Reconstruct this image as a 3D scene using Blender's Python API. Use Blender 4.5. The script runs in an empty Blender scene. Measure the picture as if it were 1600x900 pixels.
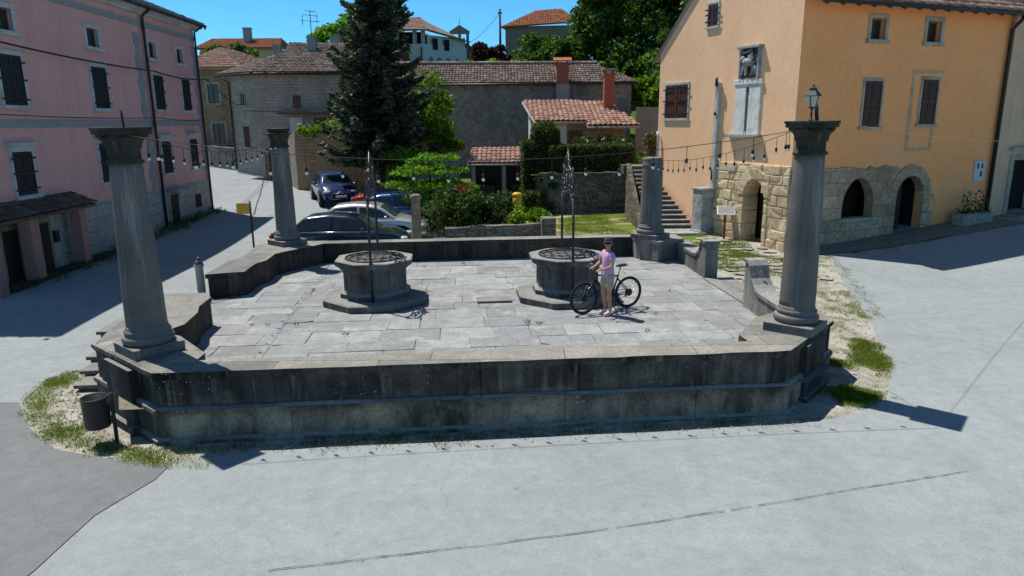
import bpy, bmesh, math, random
import numpy as np
from mathutils import Vector, Matrix, noise as mnoise
random.seed(11); RNG = np.random.default_rng(11)
PI = math.pi
scene = bpy.context.scene
COL = scene.collection

# ---------------------------------------------------------------- tagging
def tag(o, label=None, cat=None, group=None, kind=None):
    if label: o['label'] = label
    if cat: o['category'] = cat
    if group: o['group'] = group
    if kind: o['kind'] = kind
    return o
def thing(name, label, cat, loc=(0, 0, 0), rz=0.0, group=None):
    o = bpy.data.objects.new(name, None); COL.objects.link(o)
    o.location = loc; o.rotation_euler = (0, 0, rz); o.empty_display_size = .2
    return tag(o, label, cat, group)
def copy_tree(o, parent=None):
    c = o.copy(); COL.objects.link(c); c.parent = parent
    for ch in list(o.children): copy_tree(ch, c)
    return c

# ---------------------------------------------------------------- mesh builder
def noise3(p, s=1.0): return mnoise.noise(Vector(p) * s)
class MB:
    def __init__(s, T=None):
        s.v = []; s.f = []; s.uv = []; s.rnd = []; s.T = T; s.smooth = []
    def pt(s, p):
        s.v.append(tuple(s.T(*p)) if s.T else tuple(p)); return len(s.v) - 1
    def face(s, idx, uv=None, rnd=None, smooth=False):
        s.f.append(tuple(idx)); s.uv.append(uv); s.rnd.append(rnd); s.smooth.append(smooth)
    def poly(s, pts, uv=None, rnd=None): s.face([s.pt(p) for p in pts], uv, rnd)
    def box(s, x0, x1, y0, y1, z0, z1, rnd=None):
        if x0 > x1: x0, x1 = x1, x0
        if y0 > y1: y0, y1 = y1, y0
        if z0 > z1: z0, z1 = z1, z0
        i = [s.pt(p) for p in ((x0,y0,z0),(x1,y0,z0),(x1,y1,z0),(x0,y1,z0),(x0,y0,z1),(x1,y0,z1),(x1,y1,z1),(x0,y1,z1))]
        for q in ((0,3,2,1),(4,5,6,7),(0,1,5,4),(1,2,6,5),(2,3,7,6),(3,0,4,7)): s.face([i[k] for k in q], rnd=rnd)
        return s
    def obox(s, c, size, M=None, rnd=None):
        M = M or Matrix.Identity(3); i = []
        for z in (-.5, .5):
            for x, y in ((-.5,-.5),(.5,-.5),(.5,.5),(-.5,.5)):
                i.append(s.pt(Vector(c) + M @ Vector((x*size[0], y*size[1], z*size[2]))))
        for q in ((0,3,2,1),(4,5,6,7),(0,1,5,4),(1,2,6,5),(2,3,7,6),(3,0,4,7)): s.face([i[k] for k in q], rnd=rnd)
        return s
    def prism(s, pts, z0, z1, top=True, bot=True):      # pts CCW
        n = len(pts); a = [s.pt((p[0], p[1], z0)) for p in pts]; b = [s.pt((p[0], p[1], z1)) for p in pts]
        for k in range(n): s.face((a[k], a[(k+1) % n], b[(k+1) % n], b[k]))
        if top: s.face(b)
        if bot: s.face(a[::-1])
        return s
    def lathe(s, prof, n=24, c=(0, 0), smooth=True, cap=True, ph=0.0):
        rings = []
        for r, z in prof: rings.append([s.pt((c[0] + r*math.cos(ph + 2*PI*k/n), c[1] + r*math.sin(ph + 2*PI*k/n), z)) for k in range(n)])
        for a, b in zip(rings, rings[1:]):
            for k in range(n): s.face((a[k], a[(k+1) % n], b[(k+1) % n], b[k]), smooth=smooth)
        if cap: s.face(rings[0][::-1]); s.face(rings[-1])
        return s
    def tube(s, path, r, n=6, smooth=True, cap=True):
        P = [Vector(p) for p in path]; R = r if isinstance(r, (list, tuple)) else [r]*len(P)
        rings = []; up = None
        for k, p in enumerate(P):
            t = (P[min(k+1, len(P)-1)] - P[max(k-1, 0)])
            if t.length < 1e-9: t = Vector((0, 0, 1))
            t.normalize()
            if up is None: up = Vector((0, 0, 1)) if abs(t.z) < .9 else Vector((1, 0, 0))
            a = t.cross(up)
            if a.length < 1e-6: a = t.orthogonal()
            a.normalize(); b = a.cross(t).normalized(); up = b
            rings.append([s.pt(p + (a*math.cos(2*PI*j/n) + b*math.sin(2*PI*j/n))*R[k]) for j in range(n)])
        for A, B in zip(rings, rings[1:]):
            for j in range(n): s.face((A[j], A[(j+1) % n], B[(j+1) % n], B[j]), smooth=smooth)
        if cap: s.face(rings[0][::-1]); s.face(rings[-1])
        return s
    def ball(s, c, r, n=12, m=8, sx=1, sy=1, sz=1):
        rings = []
        for j in range(1, m):
            a = PI*j/m
            rings.append([s.pt((c[0]+r*sx*math.sin(a)*math.cos(2*PI*k/n), c[1]+r*sy*math.sin(a)*math.sin(2*PI*k/n), c[2]-r*sz*math.cos(a))) for k in range(n)])
        lo = s.pt((c[0], c[1], c[2]-r*sz)); hi = s.pt((c[0], c[1], c[2]+r*sz))
        for k in range(n): s.face((lo, rings[0][(k+1) % n], rings[0][k]), smooth=True); s.face((hi, rings[-1][k], rings[-1][(k+1) % n]), smooth=True)
        for A, B in zip(rings, rings[1:]):
            for k in range(n): s.face((A[k], A[(k+1) % n], B[(k+1) % n], B[k]), smooth=True)
        return s
    def grid(s, fn, nu, nv, smooth=True, flip=False):    # fn(i/nu, j/nv) -> point
        I = [[s.pt(fn(i/nu, j/nv)) for j in range(nv+1)] for i in range(nu+1)]
        for i in range(nu):
            for j in range(nv):
                q = (I[i][j], I[i+1][j], I[i+1][j+1], I[i][j+1]); s.face(q[::-1] if flip else q, smooth=smooth)
        return s
    def build(s, name, mat, parent=None, local=False, jitter=0.0, bevel=0.0, recalc=True):
        off = Vector((0, 0, 0))
        if parent is not None and not local:
            q = parent
            while q is not None: off += q.location; q = q.parent
        V = [(x-off.x, y-off.y, z-off.z) for x, y, z in s.v]
        if jitter:
            V2 = []
            for p in V:
                q = Vector(p); n = mnoise.noise_vector(q*2.3) + mnoise.noise_vector(q*7.1)*.5
                V2.append(tuple(q + n*jitter))
            V = V2
        me = bpy.data.meshes.new(name); me.from_pydata(V, [], s.f)
        if any(u is not None for u in s.uv):
            lay = me.uv_layers.new(name='UVMap'); k = 0; arr = []
            for f, u in zip(s.f, s.uv):
                for j in range(len(f)): arr += list(u[j]) if u is not None else [0., 0.]
            lay.data.foreach_set('uv', arr)
        if any(r is not None for r in s.rnd):
            at = me.attributes.new('rnd', 'FLOAT', 'FACE'); at.data.foreach_set('value', [0.5 if r is None else r for r in s.rnd])
        me.polygons.foreach_set('use_smooth', s.smooth)
        if recalc and len(s.f) < 60000:
            bm = bmesh.new(); bm.from_mesh(me); bmesh.ops.recalc_face_normals(bm, faces=bm.faces); bm.to_mesh(me); bm.free()
        me.update()
        if mat: me.materials.append(mat)
        o = bpy.data.objects.new(name, me); COL.objects.link(o)
        if parent is not None: o.parent = parent
        if bevel:
            m = o.modifiers.new('bevel', 'BEVEL'); m.width = bevel; m.segments = 2; m.limit_method = 'ANGLE'; m.angle_limit = .6
        return o
def cards(name, mat, parent, C, D, size, aspect=1.6, local=False, rnd=None, nrm=None):
    """many small leaf quads. C (n,3) centres, D (n,3) leaf directions, size (n,)"""
    n = len(C); D = D/np.maximum(np.linalg.norm(D, axis=1, keepdims=True), 1e-6)
    Q = RNG.normal(size=(n, 3)) if nrm is None else nrm + RNG.normal(size=(n, 3))*.35
    S = np.cross(D, Q); S /= np.maximum(np.linalg.norm(S, axis=1, keepdims=True), 1e-6)
    U = np.cross(S, D)
    L = size[:, None]*.5; W = L/aspect
    V = np.stack([C - D*L, C + S*W - U*W*.25, C + D*L, C - S*W - U*W*.25], 1).reshape(-1, 3)
    if parent is not None and not local:
        q = parent
        while q is not None: V = V - np.array(q.location); q = q.parent
    me = bpy.data.meshes.new(name)
    me.vertices.add(4*n); me.vertices.foreach_set('co', V.astype(np.float32).ravel())
    me.loops.add(4*n); me.loops.foreach_set('vertex_index', np.arange(4*n, dtype=np.int32))
    me.polygons.add(n); me.polygons.foreach_set('loop_start', np.arange(n, dtype=np.int32)*4)
    at = me.attributes.new('rnd', 'FLOAT', 'FACE')
    at.data.foreach_set('value', (RNG.random(n) if rnd is None else rnd).astype(np.float32))
    me.update(calc_edges=True); me.validate()
    me.materials.append(mat)
    o = bpy.data.objects.new(name, me); COL.objects.link(o)
    if parent is not None: o.parent = parent
    return o

# ---------------------------------------------------------------- material nodes
class G:
    def __init__(s, name):
        s.m = bpy.data.materials.new(name); s.m.use_nodes = True; s.nt = s.m.node_tree
        s.b = s.nt.nodes['Principled BSDF']; s.out = s.nt.nodes['Material Output']
    def set(s, sock, val):
        if isinstance(val, bpy.types.NodeSocket): s.nt.links.new(val, sock)
        elif val is not None:
            if sock.type == 'RGBA' and len(val) == 3: val = (*val, 1)
            sock.default_value = val
    def n(s, t, ins=None, **props):
        x = s.nt.nodes.new('ShaderNode' + t)
        for k, v in props.items(): setattr(x, k, v)
        for k, v in (ins or {}).items(): s.set(x.inputs[k], v)
        return x
    def co(s, w='Object'): return s.n('TexCoord').outputs[w]
    def mp(s, sc=(1, 1, 1), vec=None, rot=(0, 0, 0), loc=(0, 0, 0)):
        return s.n('Mapping', {'Vector': vec or s.co(), 'Scale': sc, 'Rotation': rot, 'Location': loc}).outputs[0]
    def noise(s, sc, vec=None, det=5, rough=.6, dist=0):
        return s.n('TexNoise', {'Vector': vec or s.co(), 'Scale': sc, 'Detail': det, 'Roughness': rough, 'Distortion': dist}).outputs[0]
    def ramp(s, f, st):
        x = s.n('ValToRGB', {0: f}); e = x.color_ramp.elements
        for k, (p, c) in enumerate(st):
            if k > 1: e.new(p)
            e[k].position = p
            if not isinstance(c, (tuple, list)): c = (c, c, c)
            e[k].color = (*c, 1)
        return x.outputs[0]
    def mix(s, f, a, b, mode='MIX'):
        x = s.n('Mix', data_type='RGBA', blend_type=mode); s.set(x.inputs[0], f); s.set(x.inputs[6], a); s.set(x.inputs[7], b); return x.outputs[2]
    def math(s, op, a, b=None, c=None):
        x = s.n('Math', operation=op); s.set(x.inputs[0], a)
        if b is not None: s.set(x.inputs[1], b)
        if c is not None: s.set(x.inputs[2], c)
        return x.outputs[0]
    def sep(s, v): return s.n('SeparateXYZ', {0: v}).outputs
    def attr(s, nm): return s.n('Attribute', attribute_name=nm).outputs['Fac']
    def boxmap(s):          # wall coordinates (along, up, 0) by the facing of the surface
        p = s.sep(s.co()); nn = s.sep(s.co('Normal'))
        ax = s.math('ABSOLUTE', nn[0]); ay = s.math('ABSOLUTE', nn[1]); az = s.math('ABSOLUTE', nn[2])
        fx = s.math('GREATER_THAN', ax, ay); top = s.math('GREATER_THAN', az, .75)
        hx = s.math('ADD', s.math('MULTIPLY', p[0], s.math('SUBTRACT', 1., fx)), s.math('MULTIPLY', p[1], fx))
        h = s.math('ADD', s.math('MULTIPLY', hx, s.math('SUBTRACT', 1., top)), s.math('MULTIPLY', p[0], top))
        v = s.math('ADD', s.math('MULTIPLY', p[2], s.math('SUBTRACT', 1., top)), s.math('MULTIPLY', p[1], top))
        return s.n('CombineXYZ', {0: h, 1: v, 2: s.math('MULTIPLY', fx, 3.7)}).outputs[0]
    def bump(s, h, st=.5, d=.02, nrm=None):
        x = s.n('Bump', {'Strength': st, 'Distance': d, 'Height': h})
        if nrm is not None: s.set(x.inputs['Normal'], nrm)
        return x.outputs[0]
    def done(s, col=None, rough=.9, nrm=None, spec=.3, metal=0.0, **kw):
        s.set(s.b.inputs['Base Color'], col); s.set(s.b.inputs['Roughness'], rough); s.set(s.b.inputs['Metallic'], metal)
        s.set(s.b.inputs['Specular IOR Level'], spec)
        if nrm is not None: s.set(s.b.inputs['Normal'], nrm)
        for k, v in kw.items(): s.set(s.b.inputs[k.replace('_', ' ')], v)
        return s.m
MAT = {}
def simple(name, col, rough=.7, metal=0., var=.25, sc=6., bump=.15, spec=.4, dirt=None):
    g = G(name); f = g.noise(sc)
    c = g.ramp(f, [(.3, tuple(x*(1-var) for x in col)), (.7, tuple(min(1, x*(1+var)) for x in col))])
    if dirt: c = g.mix(g.ramp(g.noise(sc*.35), [(.48, 0), (.68, .8)]), c, dirt)
    MAT[name] = g.done(c, rough, g.bump(g.noise(sc*6), bump, .01), spec, metal); return MAT[name]

def weathered(name, light, dark, top, tan=None, ztan=0., black=.5, spots=True, lo=.35, hi=.62, joints=None):
    """old limestone: dark biofilm with streaks on the sides, paler on surfaces facing up"""
    g = G(name); P = g.co()
    st = g.noise(2.2, g.mp((1.3, 1.3, .16)), 6, .65); bl = g.noise(.9, None, 5, .65); fi = g.noise(17., None, 6, .75)
    f = g.math('ADD', g.math('MULTIPLY', st, .5), g.math('MULTIPLY', bl, .5))
    c = g.ramp(f, [(lo, dark), (hi, light)])
    if tan:
        z = g.sep(P)[2]; zz = g.math('ADD', z, g.math('MULTIPLY', g.math('SUBTRACT', g.noise(1.1, None, 4), .5), .9))
        m = g.n('MapRange', {'Value': zz, 'From Min': ztan+.12, 'From Max': ztan-.15}).outputs[0]
        m = g.math('MULTIPLY', m, g.ramp(g.noise(1.6, g.mp((1, 1, .5)), 5, .6), [(.4, .1), (.6, 1)]))
        c = g.mix(m, c, tan)
    c = g.mix(g.math('MULTIPLY', g.ramp(fi, [(.45, 0), (.7, 1)]), black), c, (dark[0]*.5, dark[1]*.5, dark[2]*.5))
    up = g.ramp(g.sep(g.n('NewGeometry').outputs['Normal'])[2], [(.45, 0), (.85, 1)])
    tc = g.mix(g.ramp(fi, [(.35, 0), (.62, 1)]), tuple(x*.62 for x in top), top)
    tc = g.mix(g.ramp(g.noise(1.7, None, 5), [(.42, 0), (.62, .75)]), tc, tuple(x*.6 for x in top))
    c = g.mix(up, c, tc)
    if joints:
        bt = g.n('TexBrick', {'Vector': g.boxmap(), 'Color1': (1.25, 1.2, 1.12, 1), 'Color2': (.72, .72, .74, 1), 'Mortar': (.35, .34, .33, 1), 'Scale': 1., 'Mortar Size': .008, 'Mortar Smooth': .2, 'Bias': 0., 'Brick Width': joints[0], 'Row Height': joints[1]}, offset=.37, squash=1.35, squash_frequency=2)
        c = g.mix(.85, c, bt.outputs[0], 'MULTIPLY')
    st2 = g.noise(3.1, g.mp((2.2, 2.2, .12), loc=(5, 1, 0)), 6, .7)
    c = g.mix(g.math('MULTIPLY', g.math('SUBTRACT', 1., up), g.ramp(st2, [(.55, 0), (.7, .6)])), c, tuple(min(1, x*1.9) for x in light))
    c = g.mix(g.ramp(g.n('TexVoronoi', {'Vector': P, 'Scale': 38.}).outputs['Distance'], [(.12, .55), (.3, 0)]), c, tuple(x*.6 for x in dark))
    if spots:
        v = g.n('TexVoronoi', {'Vector': P, 'Scale': 13.}).outputs['Distance']
        s = g.math('MULTIPLY', g.ramp(v, [(.10, 1), (.17, 0)]), g.ramp(g.noise(1.3), [(.52, 0), (.62, .9)]))
        c = g.mix(s, c, (.45, .46, .43))
    h = g.math('ADD', g.math('MULTIPLY', fi, .6), g.noise(60., None, 4))
    MAT[name] = g.done(c, .95, g.bump(h, .55, .02), .15); return MAT[name]

def coursed(name, c1, c2, mort, bw=.55, bh=.26, msz=.018, stain=(.1, .1, .1), stf=.5, off=.5, bstr=.6):
    g = G(name); v = g.boxmap()
    w = g.n('VectorMath', {0: v, 1: g.n('VectorMath', {0: g.n('TexNoise', {'Vector': v, 'Scale': 2.5}).outputs['Color'], 'Scale': .07}, operation='SCALE').outputs[0]}, operation='ADD').outputs[0]
    b = g.n('TexBrick', {'Vector': w, 'Color1': (*c1, 1), 'Color2': (*c2, 1), 'Mortar': (*mort, 1), 'Scale': 1., 'Mortar Size': msz, 'Mortar Smooth': .3, 'Bias': 0., 'Brick Width': bw, 'Row Height': bh}, offset=off, squash=1.4, squash_frequency=3)
    c = b.outputs[0]; fi = g.noise(9., None, 6, .7)
    c = g.mix(.75, c, g.ramp(fi, [(.3, .42), (.7, 1.5)]), 'MULTIPLY')
    c = g.mix(g.math('MULTIPLY', g.ramp(g.noise(.7, g.mp((1, 1, .45)), 6, .7), [(.45, 0), (.68, 1)]), stf), c, stain)
    h = g.math('SUBTRACT', g.math('MULTIPLY', fi, .5), b.outputs['Fac'])
    MAT[name] = g.done(c, .95, g.bump(h, bstr, .03), .12); return MAT[name]

def rubble(name, c1, c2, mort, sx=3.2, sy=5.5, stain=(.08, .08, .075), stf=.5, bstr=.9):
    g = G(name); v = g.boxmap(); m = g.mp((sx, sy, 1), v)
    w = g.n('VectorMath', {0: m, 1: g.n('VectorMath', {0: g.n('TexNoise', {'Vector': m, 'Scale': .9}).outputs['Color'], 'Scale': .6}, operation='SCALE').outputs[0]}, operation='ADD').outputs[0]
    vo = g.n('TexVoronoi', {'Vector': w, 'Scale': 1., 'Randomness': .85}, voronoi_dimensions='2D')
    ed = g.n('TexVoronoi', {'Vector': w, 'Scale': 1., 'Randomness': .85}, voronoi_dimensions='2D', feature='DISTANCE_TO_EDGE').outputs['Distance']
    r = g.sep(vo.outputs['Color'])[0]
    c = g.ramp(r, [(.1, c1), (.9, c2)]); fi = g.noise(11., None, 6, .7)
    c = g.mix(.7, c, g.ramp(fi, [(.3, .5), (.7, 1.45)]), 'MULTIPLY')
    c = g.mix(g.ramp(ed, [(.0, 1), (.06, 0)]), c, mort)
    c = g.mix(g.math('MULTIPLY', g.ramp(g.noise(.6, g.mp((1, 1, .5)), 6, .7), [(.42, 0), (.66, 1)]), stf), c, stain)
    h = g.math('ADD', g.ramp(ed, [(0, 0), (.14, 1)]), g.math('MULTIPLY', fi, .5))
    MAT[name] = g.done(c, .95, g.bump(h, bstr, .05), .12); return MAT[name]

def plaster(name, col, stain, stf=.4, patch=None, dirtz=None):
    g = G(name); v = g.co()
    st = g.noise(1.1, g.mp((1.6, 1.6, .22)), 7, .7); bl = g.noise(.5, None, 6, .65)
    c = g.mix(g.math('MULTIPLY', g.ramp(st, [(.45, 0), (.75, 1)]), stf), col, stain)
    c = g.mix(g.math('MULTIPLY', g.ramp(bl, [(.4, 0), (.7, 1)]), stf), c, tuple(x*1.12 for x in col))
    if patch: c = g.mix(g.ramp(g.noise(.33, None, 4), [(.56, 0), (.66, .7)]), c, patch)
    if dirtz is not None:
        z = g.math('ADD', g.sep(v)[2], g.math('MULTIPLY', g.noise(1.2, None, 5), .9))
        c = g.mix(g.n('MapRange', {'Value': z, 'From Min': dirtz+.9, 'From Max': dirtz, 'To Max': .55}).outputs[0], c, stain)
    c = g.mix(.5, c, g.ramp(g.noise(6., None, 6, .7), [(.3, .82), (.7, 1.12)]), 'MULTIPLY')
    MAT[name] = g.done(c, .93, g.bump(g.noise(26., None, 5, .7), .3, .012), .15); return MAT[name]

def tiles(name, c1, c2, c3, moss=.3):
    g = G(name); uv = g.n('UVMap').outputs[0]
    fl = g.n('VectorMath', {0: uv}, operation='FLOOR').outputs[0]
    wn = g.n('TexWhiteNoise', {'Vector': fl}, noise_dimensions='3D').outputs['Value']
    c = g.ramp(wn, [(.0, c1), (.55, c2), (1., c3)])
    c = g.mix(g.math('MULTIPLY', g.ramp(g.noise(.9, None, 6, .7), [(.42, 0), (.66, 1)]), moss), c, (.06, .055, .045))
    c = g.mix(.8, c, g.ramp(g.noise(8., None, 6), [(.3, .6), (.7, 1.3)]), 'MULTIPLY')
    MAT[name] = g.done(c, .9, g.bump(g.noise(30.), .3, .01), .15); return MAT[name]

def leaf(name, dark, mid, light, trans=.35, rough=.55):
    g = G(name); r = g.attr('rnd')
    big = g.noise(.8, None, 3)
    f = g.math('ADD', g.math('MULTIPLY', r, .65), g.math('MULTIPLY', big, .45))
    c = g.ramp(f, [(.2, dark), (.55, mid), (.85, light)])
    g.done(c, rough, None, .25)
    t = g.n('BsdfTranslucent', {'Color': g.mix(1., c, (1.5, 1.7, .6), 'MULTIPLY')})
    mx = g.n('MixShader', {0: trans, 1: g.b.outputs[0], 2: t.outputs[0]})
    g.nt.links.new(mx.outputs[0], g.out.inputs[0]); MAT[name] = g.m; return g.m

def paint(name, col, metal=.3, rough=.25):
    g = G(name); MAT[name] = g.done(g.mix(g.ramp(g.noise(3.), [(.45, 0), (.7, .12)]), col, (.25, .24, .22)), rough, None, .5, metal, Coat_Weight=.8, Coat_Roughness=.06); return g.m

# weathered stones
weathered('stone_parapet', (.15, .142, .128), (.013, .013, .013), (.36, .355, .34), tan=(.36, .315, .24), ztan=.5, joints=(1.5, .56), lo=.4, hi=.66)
weathered('stone_parapet_back', (.08, .077, .07), (.012, .012, .012), (.33, .335, .33), joints=(1.3, 1.1))
weathered('stone_pier', (.10, .096, .088), (.018, .018, .018), (.33, .335, .33))
weathered('stone_right_wall', (.30, .29, .27), (.06, .06, .058), (.42, .42, .41))
weathered('stone_column', (.19, .185, .178), (.10, .098, .094), (.33, .33, .32), black=.22, spots=False)
weathered('stone_capital', (.07, .07, .055), (.022, .022, .02), (.16, .17, .10), black=.4, spots=False)
weathered('stone_well', (.19, .185, .17), (.04, .04, .038), (.40, .40, .39), black=.35)
weathered('stone_step', (.2, .2, .19), (.05, .05, .05), (.36, .36, .35), black=.3)
# floor slabs
g = G('floor_slabs'); r = g.attr('rnd'); P = g.co()
c = g.ramp(r, [(0, (.265, .278, .29)), (.5, (.315, .33, .345)), (1, (.385, .402, .415))])
c = g.mix(g.ramp(g.noise(.8, None, 6, .7), [(.45, 0), (.62, .7)]), c, (.25, .262, .275))
c = g.mix(g.math('MULTIPLY', g.ramp(g.noise(1.3, g.mp((1, 1, 1), loc=(9, 3, 0)), 7, .72), [(.53, 0), (.66, 1)]), .55), c, (.52, .545, .555))
c = g.mix(g.ramp(g.noise(.5, g.mp((1, 1, 1), loc=(2, 8, 0)), 6, .7), [(.56, 0), (.7, .5)]), c, (.17, .17, .16))
c = g.mix(.7, c, g.ramp(g.noise(14., None, 6, .75), [(.3, .65), (.7, 1.3)]), 'MULTIPLY')
c = g.mix(.75, c, g.ramp(g.noise(3.2, g.mp((1, 1, 1), loc=(6, 2, 0)), 7, .75), [(.3, .72), (.7, 1.2)]), 'MULTIPLY')
g.done(c, .92, g.bump(g.noise(30., None, 6, .7), .4, .012), .2); MAT['floor_slabs'] = g.m
simple('joint_dirt', (.19, .185, .15), .95, var=.5, sc=9)
# asphalt
def asphalt(name, col, dk, seams=True):
    g = G(name); P = g.co()
    c = g.mix(g.ramp(g.noise(.16, None, 6, .6), [(.35, 0), (.65, 1)]), col, dk)
    c = g.mix(g.ramp(g.noise(.6, g.mp((.5, 1.6, 1), rot=(0, 0, .15)), 6, .7), [(.45, 0), (.7, .5)]), c, tuple(x*1.13 for x in col))
    c = g.mix(g.ramp(g.noise(1.9, g.mp((1, 1, 1), loc=(4, 4, 0)), 7, .75), [(.58, 0), (.72, .35)]), c, tuple(x*.6 for x in dk))
    c = g.mix(.75, c, g.ramp(g.noise(60., None, 5, .85), [(.3, .62), (.7, 1.36)]), 'MULTIPLY')
    c = g.mix(.8, c, g.ramp(g.noise(5., g.mp((1, 1, 1), loc=(7, 7, 0)), 6, .75), [(.3, .84), (.7, 1.14)]), 'MULTIPLY')
    c = g.mix(g.ramp(g.noise(.42, g.mp((1.2, .35, 1), rot=(0, 0, -1.2), loc=(3, 9, 0)), 5, .6), [(.56, 0), (.7, .28)]), c, tuple(x*.62 for x in dk))
    c = g.mix(g.ramp(g.n('TexVoronoi', {'Vector': g.mp((1, 1, 1)), 'Scale': 1.1}).outputs['Distance'], [(.02, .4), (.07, 0)]), c, tuple(x*.45 for x in dk))
    v = g.n('TexVoronoi', {'Vector': P, 'Scale': 70.}).outputs['Distance']
    c = g.mix(g.ramp(v, [(.08, .5), (.2, 0)]), c, tuple(min(.9, x*1.7) for x in col))
    cr = g.n('TexVoronoi', {'Vector': g.mp((.22, .22, 0), g.n('VectorMath', {0: P, 1: g.n('VectorMath', {0: g.n('TexNoise', {'Vector': P, 'Scale': .8, 'Detail': 6.}).outputs['Color'], 'Scale': 1.2}, operation='SCALE').outputs[0]}, operation='ADD').outputs[0]), 'Scale': 1.}, feature='DISTANCE_TO_EDGE').outputs['Distance']
    k = g.math('MULTIPLY', g.ramp(cr, [(.001, 1), (.004, 0)]), g.ramp(g.noise(.25, g.mp((1, 1, 1), loc=(30, 2, 0))), [(.55, 0), (.65, .22)]))
    c = g.mix(k, c, tuple(x*.35 for x in dk))
    g.done(c, .93, g.bump(g.noise(90., None, 3), .35, .008), .2); MAT[name] = g.m
asphalt('asphalt_light', (.315, .35, .37), (.28, .31, .328))
asphalt('asphalt_dark', (.205, .218, .228), (.168, .18, .19))
# ground: pale gravel turning to grass in patches, green far away
g = G('ground'); P = g.co(); z = g.sep(P)
gr = g.ramp(g.noise(45., None, 5, .8), [(.3, (.20, .185, .15)), (.5, (.46, .445, .40)), (.7, (.64, .63, .58))])
gr = g.mix(g.ramp(g.noise(1.6, g.mp((1, 1, 1), loc=(3, 3, 0)), 7, .75), [(.45, 0), (.62, .75)]), gr, (.23, .215, .16))
gr = g.mix(.8, gr, g.ramp(g.noise(9., None, 6, .8), [(.3, .6), (.7, 1.25)]), 'MULTIPLY')
gs = g.ramp(g.noise(20., None, 5, .8), [(.3, (.035, .06, .012)), (.7, (.12, .17, .04))])
m = g.math('MULTIPLY', g.ramp(g.noise(.8, None, 6, .7), [(.54, 0), (.58, .8)]), g.ramp(g.noise(30., None, 4, .8), [(.42, 0), (.5, 1)]))
far = g.n('MapRange', {'Value': z[1], 'From Min': 36., 'From Max': 42.}).outputs[0]
g.done(g.mix(g.math('MAXIMUM', m, far), gr, gs), .95, g.bump(g.noise(50., None, 4), .5, .02), .1); MAT['ground'] = g.m
g = G('lawn'); m = g.ramp(g.noise(.5, g.mp((.55, 1.6, 1)), 5, .6), [(.5, 0), (.58, 1)])
gs = g.ramp(g.noise(12., None, 6, .8), [(.3, (.06, .10, .018)), (.7, (.17, .24, .05))])
dr = g.ramp(g.noise(16., None, 6, .8), [(.3, (.30, .24, .15)), (.7, (.50, .42, .29))])
g.done(g.mix(m, gs, dr), .95, g.bump(g.noise(50., None, 4), .5, .02), .1); MAT['lawn'] = g.m
# plasters / walls
plaster('pink_plaster', (.74, .40, .36), (.54, .27, .25), .45, None)
plaster('pink_dirty', (.42, .22, .19), (.26, .15, .13), .6)
plaster('orange_plaster', (.99, .42, .165), (.90, .36, .13), .45, (.98, .46, .22), dirtz=.1)
plaster('orange_plaster_sunlit', (.97, .61, .37), (.84, .45, .25), .55, (.95, .60, .37))  # paler copy of the orange plaster: sunlight on the gable side put into the colour
plaster('ochre_plaster', (.66, .45, .29), (.30, .23, .13), .7)
plaster('white_plaster', (.62, .64, .66), (.42, .44, .46), .4)
plaster('grey_plaster', (.34, .33, .31), (.2, .2, .19), .6)
plaster('brown_plaster', (.25, .22, .18), (.16, .145, .12), .6)
coursed('ashlar_base', (.46, .44, .40), (.40, .38, .35), (.2, .19, .17), .95, .42, .012, (.22, .2, .18), .5, bstr=.4)
coursed('tan_ashlar', (.62, .45, .29), (.40, .29, .19), (.30, .22, .15), .62, .40, .010, (.20, .15, .105), .65, bstr=.6)
coursed('grey_stone', (.40, .375, .345), (.33, .31, .285), (.27, .255, .235), .42, .19, .010, (.18, .175, .165), .45, bstr=.6)
coursed('ochre_stone', (.38, .285, .17), (.29, .22, .14), (.21, .17, .12), .4, .18, .014, (.09, .08, .06), .4)
rubble('barn_rubble', (.40, .36, .315), (.27, .245, .22), (.31, .285, .25), 4.2, 6.5, (.085, .08, .075), .6, .5)
rubble('tan_rubble', (.74, .60, .40), (.58, .44, .27), (.66, .55, .38), .9, 1.4, (.34, .25, .15), .3, .5)
rubble('dry_stone', (.27, .245, .21), (.13, .12, .10), (.05, .045, .04), 3.6, 9.5, (.05, .055, .035), .5, .7)
rubble('bed_stone', (.33, .30, .26), (.19, .175, .15), (.06, .055, .05), 3.0, 10., (.07, .07, .05), .35, .7)
rubble('pale_rubble', (.42, .38, .31), (.30, .27, .22), (.33, .3, .25), 3., 5., (.15, .14, .12), .35)
# roofs
tiles('tile_old', (.19, .14, .115), (.30, .225, .185), (.42, .335, .29), .45)
tiles('tile_pale', (.40, .22, .16), (.52, .31, .24), (.6, .40, .32), .15)
tiles('tile_red', (.36, .12, .06), (.45, .17, .09), (.52, .23, .13), .1)
tiles('tile_dark', (.09, .06, .05), (.15, .10, .08), (.21, .15, .12), .4)
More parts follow.
